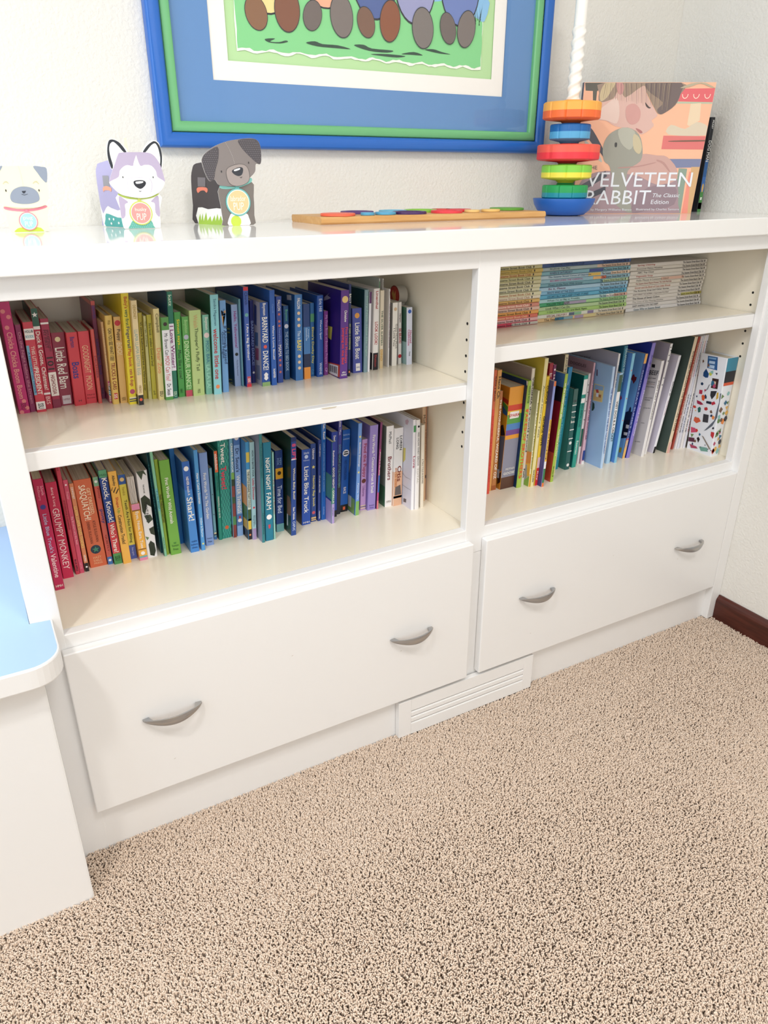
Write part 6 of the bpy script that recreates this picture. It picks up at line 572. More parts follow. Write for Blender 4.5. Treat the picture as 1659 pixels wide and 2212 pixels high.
# ------------------------------------------------------------ room
RX0,RX1,RY0,RY1,RZ=-1.45,1.616,-3.2,.396,2.44
def wbox(name,boxes,mat=WALL):
    m=MB()
    for b_ in boxes: m.box(*b_,mat)
    return struct(m.build(name,None,((boxes[0][0]+boxes[0][1])/2,(boxes[0][2]+boxes[0][3])/2,0)))
wbox('wall_back',[(-.2,RX1+.12,RY1,RY1+.12,0,RZ),(RX0-.12,-1.3,RY1,RY1+.12,0,RZ),(-1.3,-.2,RY1,RY1+.12,0,.62),(-1.3,-.2,RY1,RY1+.12,2.05,RZ)])
wbox('wall_right',[(RX1,RX1+.12,RY0,RY1-.0002,0,RZ)])
wbox('wall_left',[(RX0-.12,RX0,RY0,-1.3,0,RZ),(RX0-.12,RX0,.1,RY1-.0002,0,RZ),(RX0-.12,RX0,-1.3,.1,0,.75),(RX0-.12,RX0,-1.3,.1,2.05,RZ)])
wbox('wall_front',[(RX0-.12,RX1+.12,RY0-.12,RY0-.0002,0,RZ)])
wbox('ceiling',[(RX0-.12,RX1+.12,RY0-.12,RY1+.12,RZ+.0002,RZ+.1)],M('#f4f2ee',.8))
wbox('floor',[(RX0-.12,RX1+.12,RY0-.12,RY1+.12,-.12,-.0125)],M('#b59b80',.95,bump=(300,1,.01)))
def window(name,axis,a0,a1,z0,z1,p):
    m=MB();W_=M('#f6f5f1',.4);t=.045
    def bx(a,b_,c,d):
        if axis=='x': m.box(a,b_,p+.03,p+.07,c,d,W_)
        else: m.box(p-.07,p-.03,a,b_,c,d,W_)
    bx(a0,a0+t,z0,z1);bx(a1-t,a1,z0,z1);bx(a0+t,a1-t,z0,z0+t);bx(a0+t,a1-t,z1-t,z1);bx((a0+a1)/2-.02,(a0+a1)/2+.02,z0+t,z1-t)
    return struct(m.build(name,None,(0,0,0)))
window('window_1','x',-1.3,-.2,.62,2.05,RY1);window('window_2','y',-1.3,.1,.75,2.05,RX0)
m=MB();prof=[(0,-.0125),(-.0125,-.0125),(-.0125,.052),(-.0105,.058),(-.0065,.0625),(-.004,.067),(0,.067)]
m.prism(prof,lambda u,v,d:(RX1-.0002+u,d,v),-.0195,RY0+.002,MAHOG)
struct(m.build('baseboard_right',None,(RX1,-1.5,0),fix=True))
# ------------------------------------------------------------ carpet pile
def carpet():
    rs=np.random.default_rng(5);sp=.00272
    X0,X1,Y0,Y1=-.62,1.612,-1.12,.003
    nx=int((X1-X0)/sp);ny=int((Y1-Y0)/sp)
    gx,gy=np.meshgrid(np.arange(nx),np.arange(ny));gx=gx.ravel();gy=gy.ravel()
    x=X0+(gx+.5+rs.uniform(-.55,.55,gx.size))*sp;y=Y0+(gy+.5+rs.uniform(-.55,.55,gx.size))*sp
    # keep what lies in front of the camera, with a margin to either side, and outside the bench
    keep=(y>-.26-.56*(x+.20)-.16)&((y<-.0925)|(x>-.046))
    keep&=~((y>-.0130)&(x>.603)&(x<.963))&~((x>1.582)&(y>-.017))&(x<1.6055)
    x=x[keep];y=y[keep];n=x.size
    # smooth swirls: combing direction and lean vary slowly
    def fld(f,p): return np.sin(x*f+p+2.1*np.sin(y*f*.7+p*2))+np.cos(y*f*1.3-p+1.7*np.sin(x*f*.6))
    ang=rs.uniform(0,2*np.pi,n);lean=.0030+.0030*rs.random(n)
    g1=np.tanh(2.5*fld(5,1.));g2=np.tanh(2.5*fld(4,2.3))
    dx=np.cos(ang)*lean+.0013*g1;dy=np.sin(ang)*lean*.8+.0013*g2
    hgt=.0120+.0019*rs.random(n)+.0006*fld(11,.4)
    w=.00125+.00035*rs.random(n)
    ph=rs.uniform(0,2*np.pi,n);K=3
    V=np.zeros((n,3*K+1,3),np.float32)
    for j,(t,ww) in enumerate(((0,.8),(.6,1.15),(.92,1.0))):
        bend=t**2.2
        cx=x+dx*bend;cy=y+dy*bend;cz=-.0122+hgt*t
        for k in range(K):
            a=ph+2*np.pi*k/K+t*1.3
            V[:,j*K+k,0]=cx+w*ww*np.cos(a);V[:,j*K+k,1]=cy+w*ww*np.sin(a);V[:,j*K+k,2]=cz+.0003*np.cos(a+ph)
    V[:,9,0]=x+dx*1.2;V[:,9,1]=y+dy*1.2;V[:,9,2]=-.0122+hgt*.97
    quads=[(j*K+k,j*K+(k+1)%K,(j+1)*K+(k+1)%K,(j+1)*K+k) for j in range(2) for k in range(K)]
    tris=[(6+k,6+(k+1)%K,9) for k in range(K)]
    base=(np.arange(n,dtype=np.int64)*10)[:,None]
    q=(base+np.array(quads).ravel()[None,:]);t=(base+np.array(tris).ravel()[None,:])
    loops=np.concatenate([q,t],1).ravel().astype(np.int32)
    cnt=np.tile(np.array([4]*6+[3]*3,np.int32),n);st=np.concatenate([[0],np.cumsum(cnt)[:-1]]).astype(np.int32)
    me=bpy.data.meshes.new('carpet_pile');me.vertices.add(n*10);me.vertices.foreach_set('co',V.ravel())
    me.loops.add(loops.size);me.loops.foreach_set('vertex_index',loops)
    me.polygons.add(cnt.size);me.polygons.foreach_set('loop_start',st);me.polygons.foreach_set('loop_total',cnt)
    me.polygons.foreach_set('use_smooth',np.ones(cnt.size,bool))
    me.update(calc_edges=True)
    m=bpy.data.materials.new('carpet');m.use_nodes=True;nt=m.node_tree;b=nt.nodes['Principled BSDF']
    b.inputs['Roughness'].default_value=.9;b.inputs['Specular IOR Level'].default_value=.15
    b.inputs['Sheen Weight'].default_value=.2
    tc=nt.nodes.new('ShaderNodeTexCoord')
    n1=nt.nodes.new('ShaderNodeTexNoise');n1.inputs['Scale'].default_value=230
    r=nt.nodes.new('ShaderNodeValToRGB');r.color_ramp.elements[0].position=.3;r.color_ramp.elements[1].position=.7
    r.color_ramp.elements[0].color=lin(CARPET[0]);r.color_ramp.elements[1].color=lin(CARPET[1])
    nt.links.new(tc.outputs['Object'],n1.inputs['Vector']);nt.links.new(n1.outputs['Fac'],r.inputs['Fac']);nt.links.new(r.outputs['Color'],b.inputs['Base Color'])
    me.materials.append(m)
    o=bpy.data.objects.new('carpet_pile',me);COL.objects.link(o);o['kind']='stuff'
    tag(o,'beige twisted cut-pile carpet covering the floor in front of the bookcase','carpet');return n
CARPET=('#dfc6ae','#f8e5d3')
print('tufts',carpet())
# ------------------------------------------------------------ framed picture
fp=empty('framed_picture',(.767,.38,1.157));FO=(.767,.38,1.157)
tag(fp,'large framed print with blue and green frame hanging above the countertop','picture')
X0,X1,Z0,Z1=.3295,1.2045,1.1565,1.93
def loop_frame(m,x0,x1,z0,z1,prof,mat):
    """prof: (inset, y) swept round the rectangle with mitred corners"""
    k=len(m.v);np_=len(prof)
    for ins,y in prof:
        m.v+=[(x0+ins,y,z0+ins),(x1-ins,y,z0+ins),(x1-ins,y,z1-ins),(x0+ins,y,z1-ins)]
    mi=m.mi(mat)
    for j in range(np_-1):
        for i in range(4):
            i2=(i+1)%4;m.f.append((k+j*4+i,k+j*4+i2,k+(j+1)*4+i2,k+(j+1)*4+i));m.m.append(mi)
m=MB();pr=[(0,.3955),(0,.380)]+[(.0125-.0125*math.cos(t*math.pi/10),.380-.0085*math.sin(t*math.pi/10)) for t in range(1,11)]
loop_frame(m,X0,X1,Z0,Z1,pr,M('#2767bd',.3));m.build('outer_frame',fp,FO,smooth=True)
m=MB();gi=.0252;pr=[(gi-.0002,.388)]+[(gi+.009-.009*math.cos(t*math.pi/8),.3835-.006*math.sin(t*math.pi/8)) for t in range(0,9)]+[(gi+.0182,.389)]
loop_frame(m,X0,X1,Z0,Z1,pr,M('#6fb67c',.32));m.build('inner_frame',fp,FO,smooth=True)
def opening(m,x0,x1,z0,z1,a0,a1,c0,c1,y,mat):
    loop=[(x0,z0,a0,c0),(x1,z0,a1,c0),(x1,z1,a1,c1),(x0,z1,a0,c1)]
    for i in range(4):
        p=loop[i];q=loop[(i+1)%4]
        m.face([(p[0],y,p[1]),(q[0],y,q[1]),(q[2],y,q[3]),(p[2],y,p[3])],mat)
MX=(.4405,1.0865,1.2668,1.82);PX=(.4712,1.0558,1.2985,1.79)
m=MB();opening(m,X0+.03,X1-.03,Z0+.03,Z1-.03,MX[0],MX[1],MX[2],MX[3],.3885,M('#628dc2',.7))
opening(m,MX[0],MX[1],MX[2],MX[3],MX[0]-.001,MX[1]+.001,MX[2]-.001,MX[3]+.001,.3900,M('#628dc2',.7));m.build('blue_mat',fp,FO)
m=MB();opening(m,MX[0]-.004,MX[1]+.004,MX[2]-.004,MX[3]+.004,PX[0],PX[1],PX[2],PX[3],.3902,M('#f6f2ec',.8));m.build('white_mat',fp,FO)
m=MB();w=.3924
m.face([(PX[0]-.01,w,PX[2]-.01),(PX[1]+.01,w,PX[2]-.01),(PX[1]+.01,w,PX[3]),(PX[0]-.01,w,PX[3])],M('#b9dfa4',.8))
rj=random.Random(4)
def torn(dz,seed,x0,x1,z0,z1):
    rj=random.Random(seed);pts=[];n=70
    for i in range(n+1):
        x=x0+(x1-x0)*i/n;pts.append((x,z0+dz+.0022*math.sin(i*.9)+rj.uniform(-.0013,.0013)))
    for i in range(30): pts.append((x1+rj.uniform(-.001,.001),z0+dz+(z1-z0)*(i+1)/31))
    pts+= [(x1,z1),(x0,z1)]
    for i in range(30): pts.append((x0+rj.uniform(-.001,.001),z1-(z1-z0)*(i+1)/31))
    return pts
pf=lambda u,v,d:(u,d,v)
m.prism(torn(-.0035,4,.4895,1.0275,1.3185,1.778),pf,w-.0014,w-.001,M('#f6f8ee',.85))
m.prism(torn(.0005,9,.4912,1.0265,1.3185,1.778),pf,w-.0017,w-.0014,M('#86d38e',.8))
L0=w-.0018
LINE='#2c3136'
def art(nm,col,d,line=True,sm=3,grow=.0016):
    pts=[(u,min(v,1.60)) for u,v in TR[nm]];s=smooth_loop(pts,sm)
    if line:
        cx=sum(p[0] for p in s)/len(s);cz=sum(p[1] for p in s)/len(s)
        big=[]
        for p in s:
            dx,dz=p[0]-cx,p[1]-cz;l=math.hypot(dx,dz)+1e-9;big.append((p[0]+dx/l*grow,p[1]+dz/l*grow))
        m.prism(big,pf,d-.00006,d,M(LINE,.8))
    m.prism(s,pf,d-.00014,d-.00008,M(col,.8))
art('pr_sky','#8cc0e8',L0,False)
m.prism([(.4915,1.50),(1.026,1.50),(1.026,1.776),(.4915,1.776)],pf,L0-.0001,L0,M('#8cc0e8',.8))
dd=L0-.0002
for u,v,rx,rz,col,ti in ((.553,1.437,.052,.060,'#f0dc96',0),(.668,1.447,.050,.052,'#efb090',0),(.772,1.452,.048,.066,'#52659c',0),(.862,1.455,.046,.070,'#9a9cc4',0),(.968,1.452,.045,.062,'#6f82bc',0),
  (.530,1.375,.020,.026,'#8a6348',.3),(.590,1.385,.024,.034,'#82533f',0),(.640,1.380,.018,.024,'#6f6460',-.3),(.700,1.384,.023,.034,'#7a706c',.1),(.752,1.378,.018,.025,'#7a5a4a',.3),(.805,1.384,.022,.034,'#8a5238',-.1),(.880,1.378,.024,.034,'#7c7470',.1),(.940,1.382,.018,.027,'#6f6460',.3),(.985,1.384,.021,.032,'#7a706c',-.2)):
    pts=[]
    for i in range(30):
        a=2*math.pi*i/30;x,z=rx*math.cos(a),rz*math.sin(a);x,z=x*math.cos(ti)-z*math.sin(ti),x*math.sin(ti)+z*math.cos(ti)
        pts.append((u+x,v+z))
    m.prism([(u+(p[0]-u)*1.05,v+(p[1]-v)*1.05) for p in pts],pf,dd-.00006,dd,M(LINE,.8));m.prism(pts,pf,dd-.00014,dd-.00008,M(col,.8));dd-=.00018
for nm in('pr_s1','pr_s2','pr_s3','pr_s4','pr_s5','pr_s6'): art(nm,'#2f4a3c',L0-.0002,False)
# blades of grass
for i in range(26):
    x=1.0+.024*(i%9)/9-.03*(i//9)*.6;x=.955+.07*rj.random();z=1.392+.012*rj.random();hh=.018+.012*rj.random();s_=rj.uniform(-.008,.008)
    m.face([(x,L0-.0004,z),(x+.0012,L0-.0004,z),(x+s_,L0-.0004,z+hh)],M('#2f4a3c',.8))
for i in range(12):
    x=.50+.05*rj.random();z=1.437;m.face([(x,L0-.0004,z),(x+.0012,L0-.0004,z),(x+rj.uniform(-.008,.008),L0-.0004,z+.02)],M('#2f4a3c',.8))
m.build('printed_sheet',fp,FO)
gm=bpy.data.materials.new('picture_glass');gm.use_nodes=True;nt=gm.node_tree;nt.nodes.clear()
o_=nt.nodes.new('ShaderNodeOutputMaterial');mx=nt.nodes.new('ShaderNodeMixShader');tr_=nt.nodes.new('ShaderNodeBsdfTransparent');gl=nt.nodes.new('ShaderNodeBsdfGlossy');fr=nt.nodes.new('ShaderNodeFresnel')
gl.inputs['Roughness'].default_value=.02;fr.inputs['IOR'].default_value=1.5
ge=nt.nodes.new('ShaderNodeNewGeometry');mt_=nt.nodes.new('ShaderNodeMath');mt_.operation='MULTIPLY';iv=nt.nodes.new('ShaderNodeMath');iv.operation='SUBTRACT';iv.inputs[0].default_value=1
nt.links.new(ge.outputs['Backfacing'],iv.inputs[1]);nt.links.new(fr.outputs[0],mt_.inputs[0]);nt.links.new(iv.outputs[0],mt_.inputs[1]);nt.links.new(mt_.outputs[0],mx.inputs[0]);nt.links.new(tr_.outputs[0],mx.inputs[1]);nt.links.new(gl.outputs[0],mx.inputs[2]);nt.links.new(mx.outputs[0],o_.inputs[0])
m=MB();m.face([(X0+.04,.3878,Z0+.04),(X1-.04,.3878,Z0+.04),(X1-.04,.3878,Z1-.04),(X0+.04,.3878,Z1-.04)],gm);m.build('glass_pane',fp,FO)
# ------------------------------------------------------------ cardboard dogs
def plane_fn(O,d):
    return lambda u,v,dd:(O[0]+d[0]*u-d[1]*dd*-1*-1,O[1]+d[1]*u+d[0]*dd,O[2]+v) if False else (O[0]+d[0]*u-d[1]*dd,O[1]+d[1]*u+d[0]*dd,O[2]+v)
ZC=1.0298
def card(nm,sm=4): return [(u,max(v,.0006)) for u,v in (smooth_loop(TR[nm],sm) if sm else TR[nm])]
def dog(name,O,label):
    e=empty(name,O);tag(e,label,'cardboard dog','folded cardboard dogs on the countertop');return e
def layers(parent,name,fn,org,base,white,items):
    """base card outline with printed shapes on its front; items (points,colour)"""
    mb=MB();cm=M('#fbfaf6',.55)
    mb.prism(base,fn,white,white+.0009,M(items[0][1],.5) if items and items[0][0] is None else cm,side=cm)
    d=white
    for pts,c in items:
        if pts is None: continue
        d-=.00012
        mb.prism(pts,fn,d-.00006,d+.00004,M(c,.5))
    return mb,d
def eyes(nm,rx,rz): return [circ(u,v,rx,12,rz) for u,v in TR[nm]]
def shrink(pts,k):
    cx=sum(p[0] for p in pts)/len(pts);cz=sum(p[1] for p in pts)/len(pts)
    return [(cx+(p[0]-cx)*k,cz+(p[1]-cz)*k) for p in pts]
def tagdisc(parent,fn,org,nm,ring,inner,l1,l2,d):
    (cx,cz),(ex_,_)=TR[nm];r=abs(ex_-cx);mb=MB()
    mb.prism(circ(cx,cz,r,40),fn,d-.0012,d-.0002,M(ring,.5))
    mb.prism(circ(cx,cz,r*.9,40),fn,d-.0014,d-.0012,M('#fbf6e8',.5));mb.prism(circ(cx,cz,r*.84,40),fn,d-.0016,d-.0014,M(inner,.5))
    mb.prism([(cx-r*.16,cz+r*.95),(cx+r*.16,cz+r*.95),(cx+r*.13,cz+r*1.28),(cx-r*.13,cz+r*1.28)],fn,d-.0011,d-.0003,M(ring,.5))
    w1=.50 if len(l1)<6 else .62
    text_line(mb,l1,fn,(cx-r*w1,cz+r*.08),(cx+r*w1,cz+r*.08),(cx-r*w1,cz+r*.46),'#fdf6e6',d-.0018)
    text_line(mb,l2,fn,(cx-r*.42,cz-r*.58),(cx+r*.42,cz-r*.58),(cx-r*.42,cz-r*.02),'#fdf6e6',d-.0018)
    mb.build('name_tag',parent,org)
CR='#f3ebcb'
# pug
O=(.082,.257,ZC);fn=plane_fn(O,(1,0));e=dog('cardboard_dog',O,'cream cardboard pug at the left end of the countertop')
mb,d=layers(e,'body',fn,O,card('pug_body',3),0,[(None,CR),(card('pug_mat',3),'#c5d84a'),(card('pug_collar',3),'#f08a9a')])
# side wall and rear panel so the card stands
u1=TR['pug_body'][2][0];mb.prism([(0,0.0006),(0.045,.0006),(.045,.07),(0,.082)],lambda u,v,q:(O[0]+u1-.001-q,O[1]+.001+u,O[2]+v),0,.0009,M('#d9dcb4',.5))
mb.build('body_card',e,O);tagdisc(e,fn,O,'pug_tag','#f08a9a','#a6dcd6','pug','PUP',d)
hd=card('pug_head');mb,d=layers(e,'h',fn,O,hd,-.004,[(None,CR),(card('pug_ear_r',3),'#8f98a8'),(card('pug_ear_l',3),'#8f98a8'),(card('pug_muz'),'#8f98a8'),(TR['pug_nose'],'#2f3440'),(TR['pug_mouth'],'#2f3440')]+[(q,'#2f2a26') for q in eyes('pug_eyes',.0009,.0018)])
for (a,b_) in ((-.0095+.0,.0),(.0,.0)): pass

def stitch(mb,fn,pts,d,col,n=16):
    for i in range(n):
        t=i/n*(len(pts)-1);k=int(t);f_=t-k;f2=min(f_+.03*0+.45*(len(pts)-1)/n,1)
        a=pts[k];b_=pts[k+1];p=(a[0]+(b_[0]-a[0])*f_,a[1]+(b_[1]-a[1])*f_);q=(a[0]+(b_[0]-a[0])*f2,a[1]+(b_[1]-a[1])*f2)
        mb.prism([(p[0]-.0002,p[1]),(p[0]+.0002,p[1]),(q[0]+.0002,q[1]),(q[0]-.0002,q[1])],fn,d-.0001,d,M(col,.5))
stitch(mb,fn,TR['pug_seam'],d-.0001,'#cfc39a')
for nm in('pug_br1','pug_br2'): mb.prism(TR[nm],fn,d-.0001,d,M('#c9bf9a',.5))
mb.build('head_card',e,O)
# husky
O=(.252,.258,ZC);fn=plane_fn(O,(1,0));e=dog('cardboard_dog',O,'lilac and white cardboard husky standing between the pug and the labrador')
LIL='#b9abc4'
mb,d=layers(e,'body',fn,O,card('hus_body',3),0,[(None,'#fdfbf2'),(card('hus_pa',3),LIL),(card('hus_pb',3),LIL),(card('hus_mat',3),'#66b3a4'),(card('hus_collar',3),'#b8cc5a')]);
for i in range(12):
    for j in range(5):
        (x_,z_)=(TR['hus_mat'][0][0]+.0022+i*.0036+.0018*(j%2),.0022+j*.0032)
        if x_<TR['hus_mat'][-1][0]-.002: mb.prism(circ(x_,z_,.00045,6),fn,d-.0001,d,M('#bfe4dc',.5))
mb.build('body_card',e,O)
tagdisc(e,fn,O,'hus_tag','#c8d068','#f59a94','husky','PUP',d)
mb=MB();cm=M('#fdfcf8',.55)
for k_ in '12':
    mb.prism(card('hus_ear'+k_,3),fn,-.0030,-.0021,cm);mb.prism(card('hus_band'+k_,3),fn,-.0033,-.0030,M('#262a33',.5))
mb.build('ears',e,O)
mb,d=layers(e,'h',fn,O,card('hus_head'),-.0045,[(None,LIL),(card('hus_face',3),'#fefdf9'),(card('hus_muz',3),'#cbc0d0'),(card('hus_muz2',3),'#ffffff'),(card('hus_nose',3),'#24262e'),(card('hus_hi',2),'#ffffff'),(TR['hus_mouth'],'#24262e')]+[(q,'#24262e') for q in eyes('hus_eyes',.0008,.0016)]);mb.build('head_card',e,O)
Ob=(.252,.258,ZC)
fnb=plane_fn(Ob,TR['hus_plane'][0])
mb,d=layers(e,'b',fnb,O,card('hus_back',3),.0035,[(None,'#b4aed4'),(card('hus_backfoot',0),'#fdfbf4'),(card('hus_teal',2),'#58b0ac'),(TR['hus_card'],'#9a98a0'),(card('hus_rib',2),'#f5aa8e')]+[(circ(u,v,.0022,6),'#eef8f4') for u,v in TR['hus_flakes']]);mb.build('rear_card',e,O)
mb=MB();mb.prism(TR['hus_stick'],fn,.020,.0215,M('#efe3cc',.6))
mb.prism([(TR['hus_stick'][2][0]-.0065,.001),(TR['hus_stick'][2][0]-.0015,.001),(TR['hus_stick'][2][0],TR['hus_stick'][2][1]),(TR['hus_stick'][3][0],TR['hus_stick'][3][1])],fn,.020,.0215,M('#efe3cc',.6));mb.build('paper_stick',e,O)
# labrador
O=(.42,.255,ZC);fn=plane_fn(O,(1,0));e=dog('cardboard_dog',O,'charcoal cardboard labrador with tilted head beside the wooden puzzle board')
mb,d=layers(e,'body',fn,O,card('lab_body',3),0,[(None,'#7a726c'),(card('lab_in',3),'#fdfcf8'),([(cx,cz) for cx,cz in circ(TR['lab_ball'][0][0],TR['lab_ball'][0][1],abs(TR['lab_ball'][1][0]-TR['lab_ball'][0][0]),24)],'#c8dc50'),(card('lab_collar',3),'#86c8be')]);mb.build('body_card',e,O)
tagdisc(e,fn,O,'lab_tag','#6fb8b4','#f6c894','labrador','PUP',d)
hd=card('lab_head');mb,d=layers(e,'h',fn,O,hd,-.0045,[(None,'#847b78'),(card('lab_ear1',3),'#514c50'),(card('lab_ear2',3),'#514c50'),(shrink(card('lab_muz',3),1.04),'#5f5856'),(card('lab_muz',3),'#a0948f'),(card('lab_nose',3),'#33353c'),(card('lab_hi',2),'#f4f4f4'),(TR['lab_mouth'],'#33302e')]+[(q,'#33302e') for q in eyes('lab_eyes',.0009,.0018)])
stitch(mb,fn,TR['lab_seam'],d-.0001,'#d8d2ce')
for nm in('lab_ear1','lab_ear2'):
    us=[p[0] for p in TR[nm]];vs_=[p[1] for p in TR[nm]]
    P_=TR[nm]
    def inside(x,z):
        c=False;n=len(P_)
        for i in range(n):
            a,b_=P_[i],P_[(i+1)%n]
            if (a[1]>z)!=(b_[1]>z) and x<(b_[0]-a[0])*(z-a[1])/(b_[1]-a[1])+a[0]: c=not c
        return c
    for i in range(14):
        for j in range(18):
            x=min(us)+(i+.5*(j%2))*.0032;z=min(vs_)+j*.0032
            if inside(x,z) and inside(x+.001,z+.001): mb.prism(circ(x,z,.0006,6),fn,d-.0001,d,M('#8a8488',.5))
mb.build('head_card',e,O)
fnb=plane_fn(O,TR['lab_plane'][0])
mb,d=layers(e,'b',fnb,O,card('lab_back',3),.0035,[(None,'#4c4547'),(card('lab_backin',2),'#fdfcf8'),(TR['lab_grass'],'#a8cc4e'),(TR['lab_card'],'#7a7478'),(card('lab_rib',2),'#ee8a72')]);mb.build('rear_card',e,O)
# ------------------------------------------------------------ puzzle board with rings
m=MB();bx0,bx1,by0,by1=.5585,1.078,.2035,.340;bt=.0125
m.prism([(by0,ZC+.003),(by0+.003,ZC),(by1-.003,ZC),(by1,ZC+.003),(by1,ZC+bt-.003),(by1-.003,ZC+bt),(by0+.003,ZC+bt),(by0,ZC+bt-.003)],lambda u,v,d:(d,u,v),bx0,bx1,WOOD)
tag(m.build('puzzle_board',None,(.818,.27,ZC)),'long low beech wood board holding coloured rings on the countertop','board')
RL=['coral disc at the left end of the wooden board','purple ring at the back left of the wooden board','small blue disc right beside the coral one','blue disc between the small blue and the dark purple','light blue ring at the back, right of the purple ring','dark purple ring at the front middle of the board','lime green ring at the back middle of the board','bright red ring at the front, right of the purple','brick red disc at the back behind the bright red ring','crimson disc at the back beside the brick red one','small cream yellow disc touching the bright red ring','cream yellow disc right of the smaller cream one','grass green disc at the right end of the board']
for i,(cx,cy,r,c_) in enumerate(TR['rings']):
    if i in(9,): cy-=.012
    z=ZC+bt+.0002;m=MB();h_=.0042
    if i in (1,4,5,6,7):
        pr_=[(r*.72,z),(r,z),(r,z+h_),(r*.97,z+h_+.0006),(r*.75,z+h_+.0006),(r*.72,z+h_)]
        k=len(m.v);n=36
        for rr,zz in pr_:
            for a in range(n): m.v.append((cx+rr*math.cos(2*math.pi*a/n),cy+rr*math.sin(2*math.pi*a/n),zz))
        mi=m.mi(M(c_,.45))
        for j in range(6):
            j2=(j+1)%6
            for a in range(n): m.f.append((k+j*n+a,k+j*n+(a+1)%n,k+j2*n+(a+1)%n,k+j2*n+a));m.m.append(mi)
    else: m.lathe([(r*.96,z),(r,z+.0006),(r,z+h_),(r*.95,z+h_+.0006)],cx,cy,M(c_,.45),36)
    tag(m.build('wooden_ring' if i in(1,4,5,6,7) else 'wooden_disc',None,(cx,cy,z),fix=True),RL[i],'ring' if i in(1,4,5,6,7) else 'disc','coloured rings and discs on the wooden board')
# ------------------------------------------------------------ stacking toy
TX,TY=1.1765,.262;to=(TX,TY,ZC);st=empty('stacking_toy',to);tag(st,'stacking spinner toy with white screw pole and coloured gears on a blue base','toy')
m=MB();B_=M('#1d5fb4',.4)
m.lathe([(.034,ZC+.0002),(.046,ZC+.002),(.057,ZC+.011),(.0645,ZC+.023),(.0672,ZC+.033),(.0668,ZC+.0350),(.060,ZC+.0352)],TX,TY,B_,64);m.build('base',st,to,smooth=True)
# screw pole
m=MB();n=28;steps=300;z0=ZC+.0345;z1=1.475;mi=m.mi(M('#fbf8f2',.35))
for j in range(steps+1):
    z=z0+(z1-z0)*j/steps
    for i in range(n):
        a=2*math.pi*i/n
        ph=((z-z0)/.0205-2*a/(2*math.pi))%1.0
        # coarse rounded thread
        r=.0118+.0030*max(0,1-abs(ph-.5)*3.6)**.7 if z<1.387 else .0122
        m.v.append((TX+r*math.cos(a),TY+r*math.sin(a),z))
for j in range(steps):
    for i in range(n): m.f.append((j*n+i,j*n+(i+1)%n,(j+1)*n+(i+1)%n,(j+1)*n+i));m.m.append(mi)
m.f.append(tuple(steps*n+i for i in range(n)));m.m.append(mi)
m.build('screw_pole',st,to,smooth=True)
def gear(zb,zm,zt,r,nt_,top,bot,ph,hub,tilt=0):
    m=MB();n=nt_*12;mt=M(top,.45);mb_=M(bot,.45)
    def fn(a):
        t=((a*nt_/(2*math.pi)+ph)%1)
        return 1-.05*max(0,1-min(t,1-t)/.07)
    k=len(m.v);prof=[(.016,zb-.0085,mb_),(.022,zb-.004,mb_),(r*.95,zb,mb_),(r,zb+.0022,mb_),(r,zm,mt),(r,zt-.0022,mt),(r*.96,zt,mt),(.020,zt,M(hub,.45)),(.018,zt+.0045,M(hub,.45))]
    for j,p in enumerate(prof):
        for i in range(n):
            a=2*math.pi*i/n;rr=p[0]*(fn(a) if 1<j<7 else 1)
            m.v.append((TX+rr*math.cos(a),TY+rr*math.sin(a),p[1]+tilt*rr*math.cos(a)))
    for j in range(len(prof)-1):
        mi=m.mi(prof[j][2])
        for i in range(n): m.f.append((k+j*n+i,k+j*n+(i+1)%n,k+(j+1)*n+(i+1)%n,k+(j+1)*n+i));m.m.append(mi)
    m.f.append(tuple(k+i for i in reversed(range(n))));m.m.append(m.mi(mb_))
    e_=k+(len(prof)-1)*n;m.f.append(tuple(e_+i for i in range(n)));m.m.append(m.mi(M(hub,.45)))
    o=m.build('gear',st,to,smooth=True);return o
GG=[(ZC+.0352,1.0765,1.0915,.0492,10,'#1fa055','#1593a0',.1,'#13803f','green and teal gear'),
 (1.1045,1.1165,1.1315,.0535,9,'#86d24a','#f0e04a',.35,'#5aa83a','lime and yellow gear'),
 (1.1405,1.1552,1.1705,.0662,9,'#f2604e','#ee3440',.2,'#b01c30','red gear'),
 (1.1800,1.1952,1.2095,.0425,11,'#1668b0','#5aaedc',.05,'#123a6a','blue gear'),
 (1.2185,1.2340,1.2505,.0600,11,'#fbb250','#f77034',.4,'#f0a040','yellow and orange gear')]
for g_ in GG:
    o=gear(*g_[:9],tilt=0);o['label']=g_[9]
# ------------------------------------------------------------ two books standing on the countertop
O=(1.49,.175,ZC);dv=TR['rb_plane'][0];fn=plane_fn(O,dv);W_=.277;H_=.2655
m=MB();cm=M('#f3b896',.35)
m.prism([(-W_,0),(0.0,0),(.0105,H_),(-W_+.0,H_)],fn,0,.0018,cm)
m.prism([(-W_,0),(0.0,0),(.0105,H_),(-W_+.0,H_)],fn,.0105,.0122,M('#3a4a6a',.4))
m.prism([(-W_-.0012,0),(-W_+.0012,0),(-W_+.0012,H_),(-W_-.0012,H_)],fn,0.0004,.0120,M('#3c4a66',.4))
lay=0
EXTRA=[('rx_ear','#c98f8c'),('rx_neck','#e3c8bc'),('rx_cheek','#cf9a92'),('rx_hair2','#6f5f5c'),('rx_hair3','#c9b792'),('rx_eye','#4a3a38'),('rx_lip','#b0706c'),('rx_pl2','#b4b3a4'),('rx_pl3','#c8ba98'),('rx_eye2','#3a3836'),('rx_f1','#b88c84'),('rx_f2','#b88c84'),('rx_roof','#b8ab90'),('rx_pole','#6a5a44'),('rx_m1','#8f7a82')]
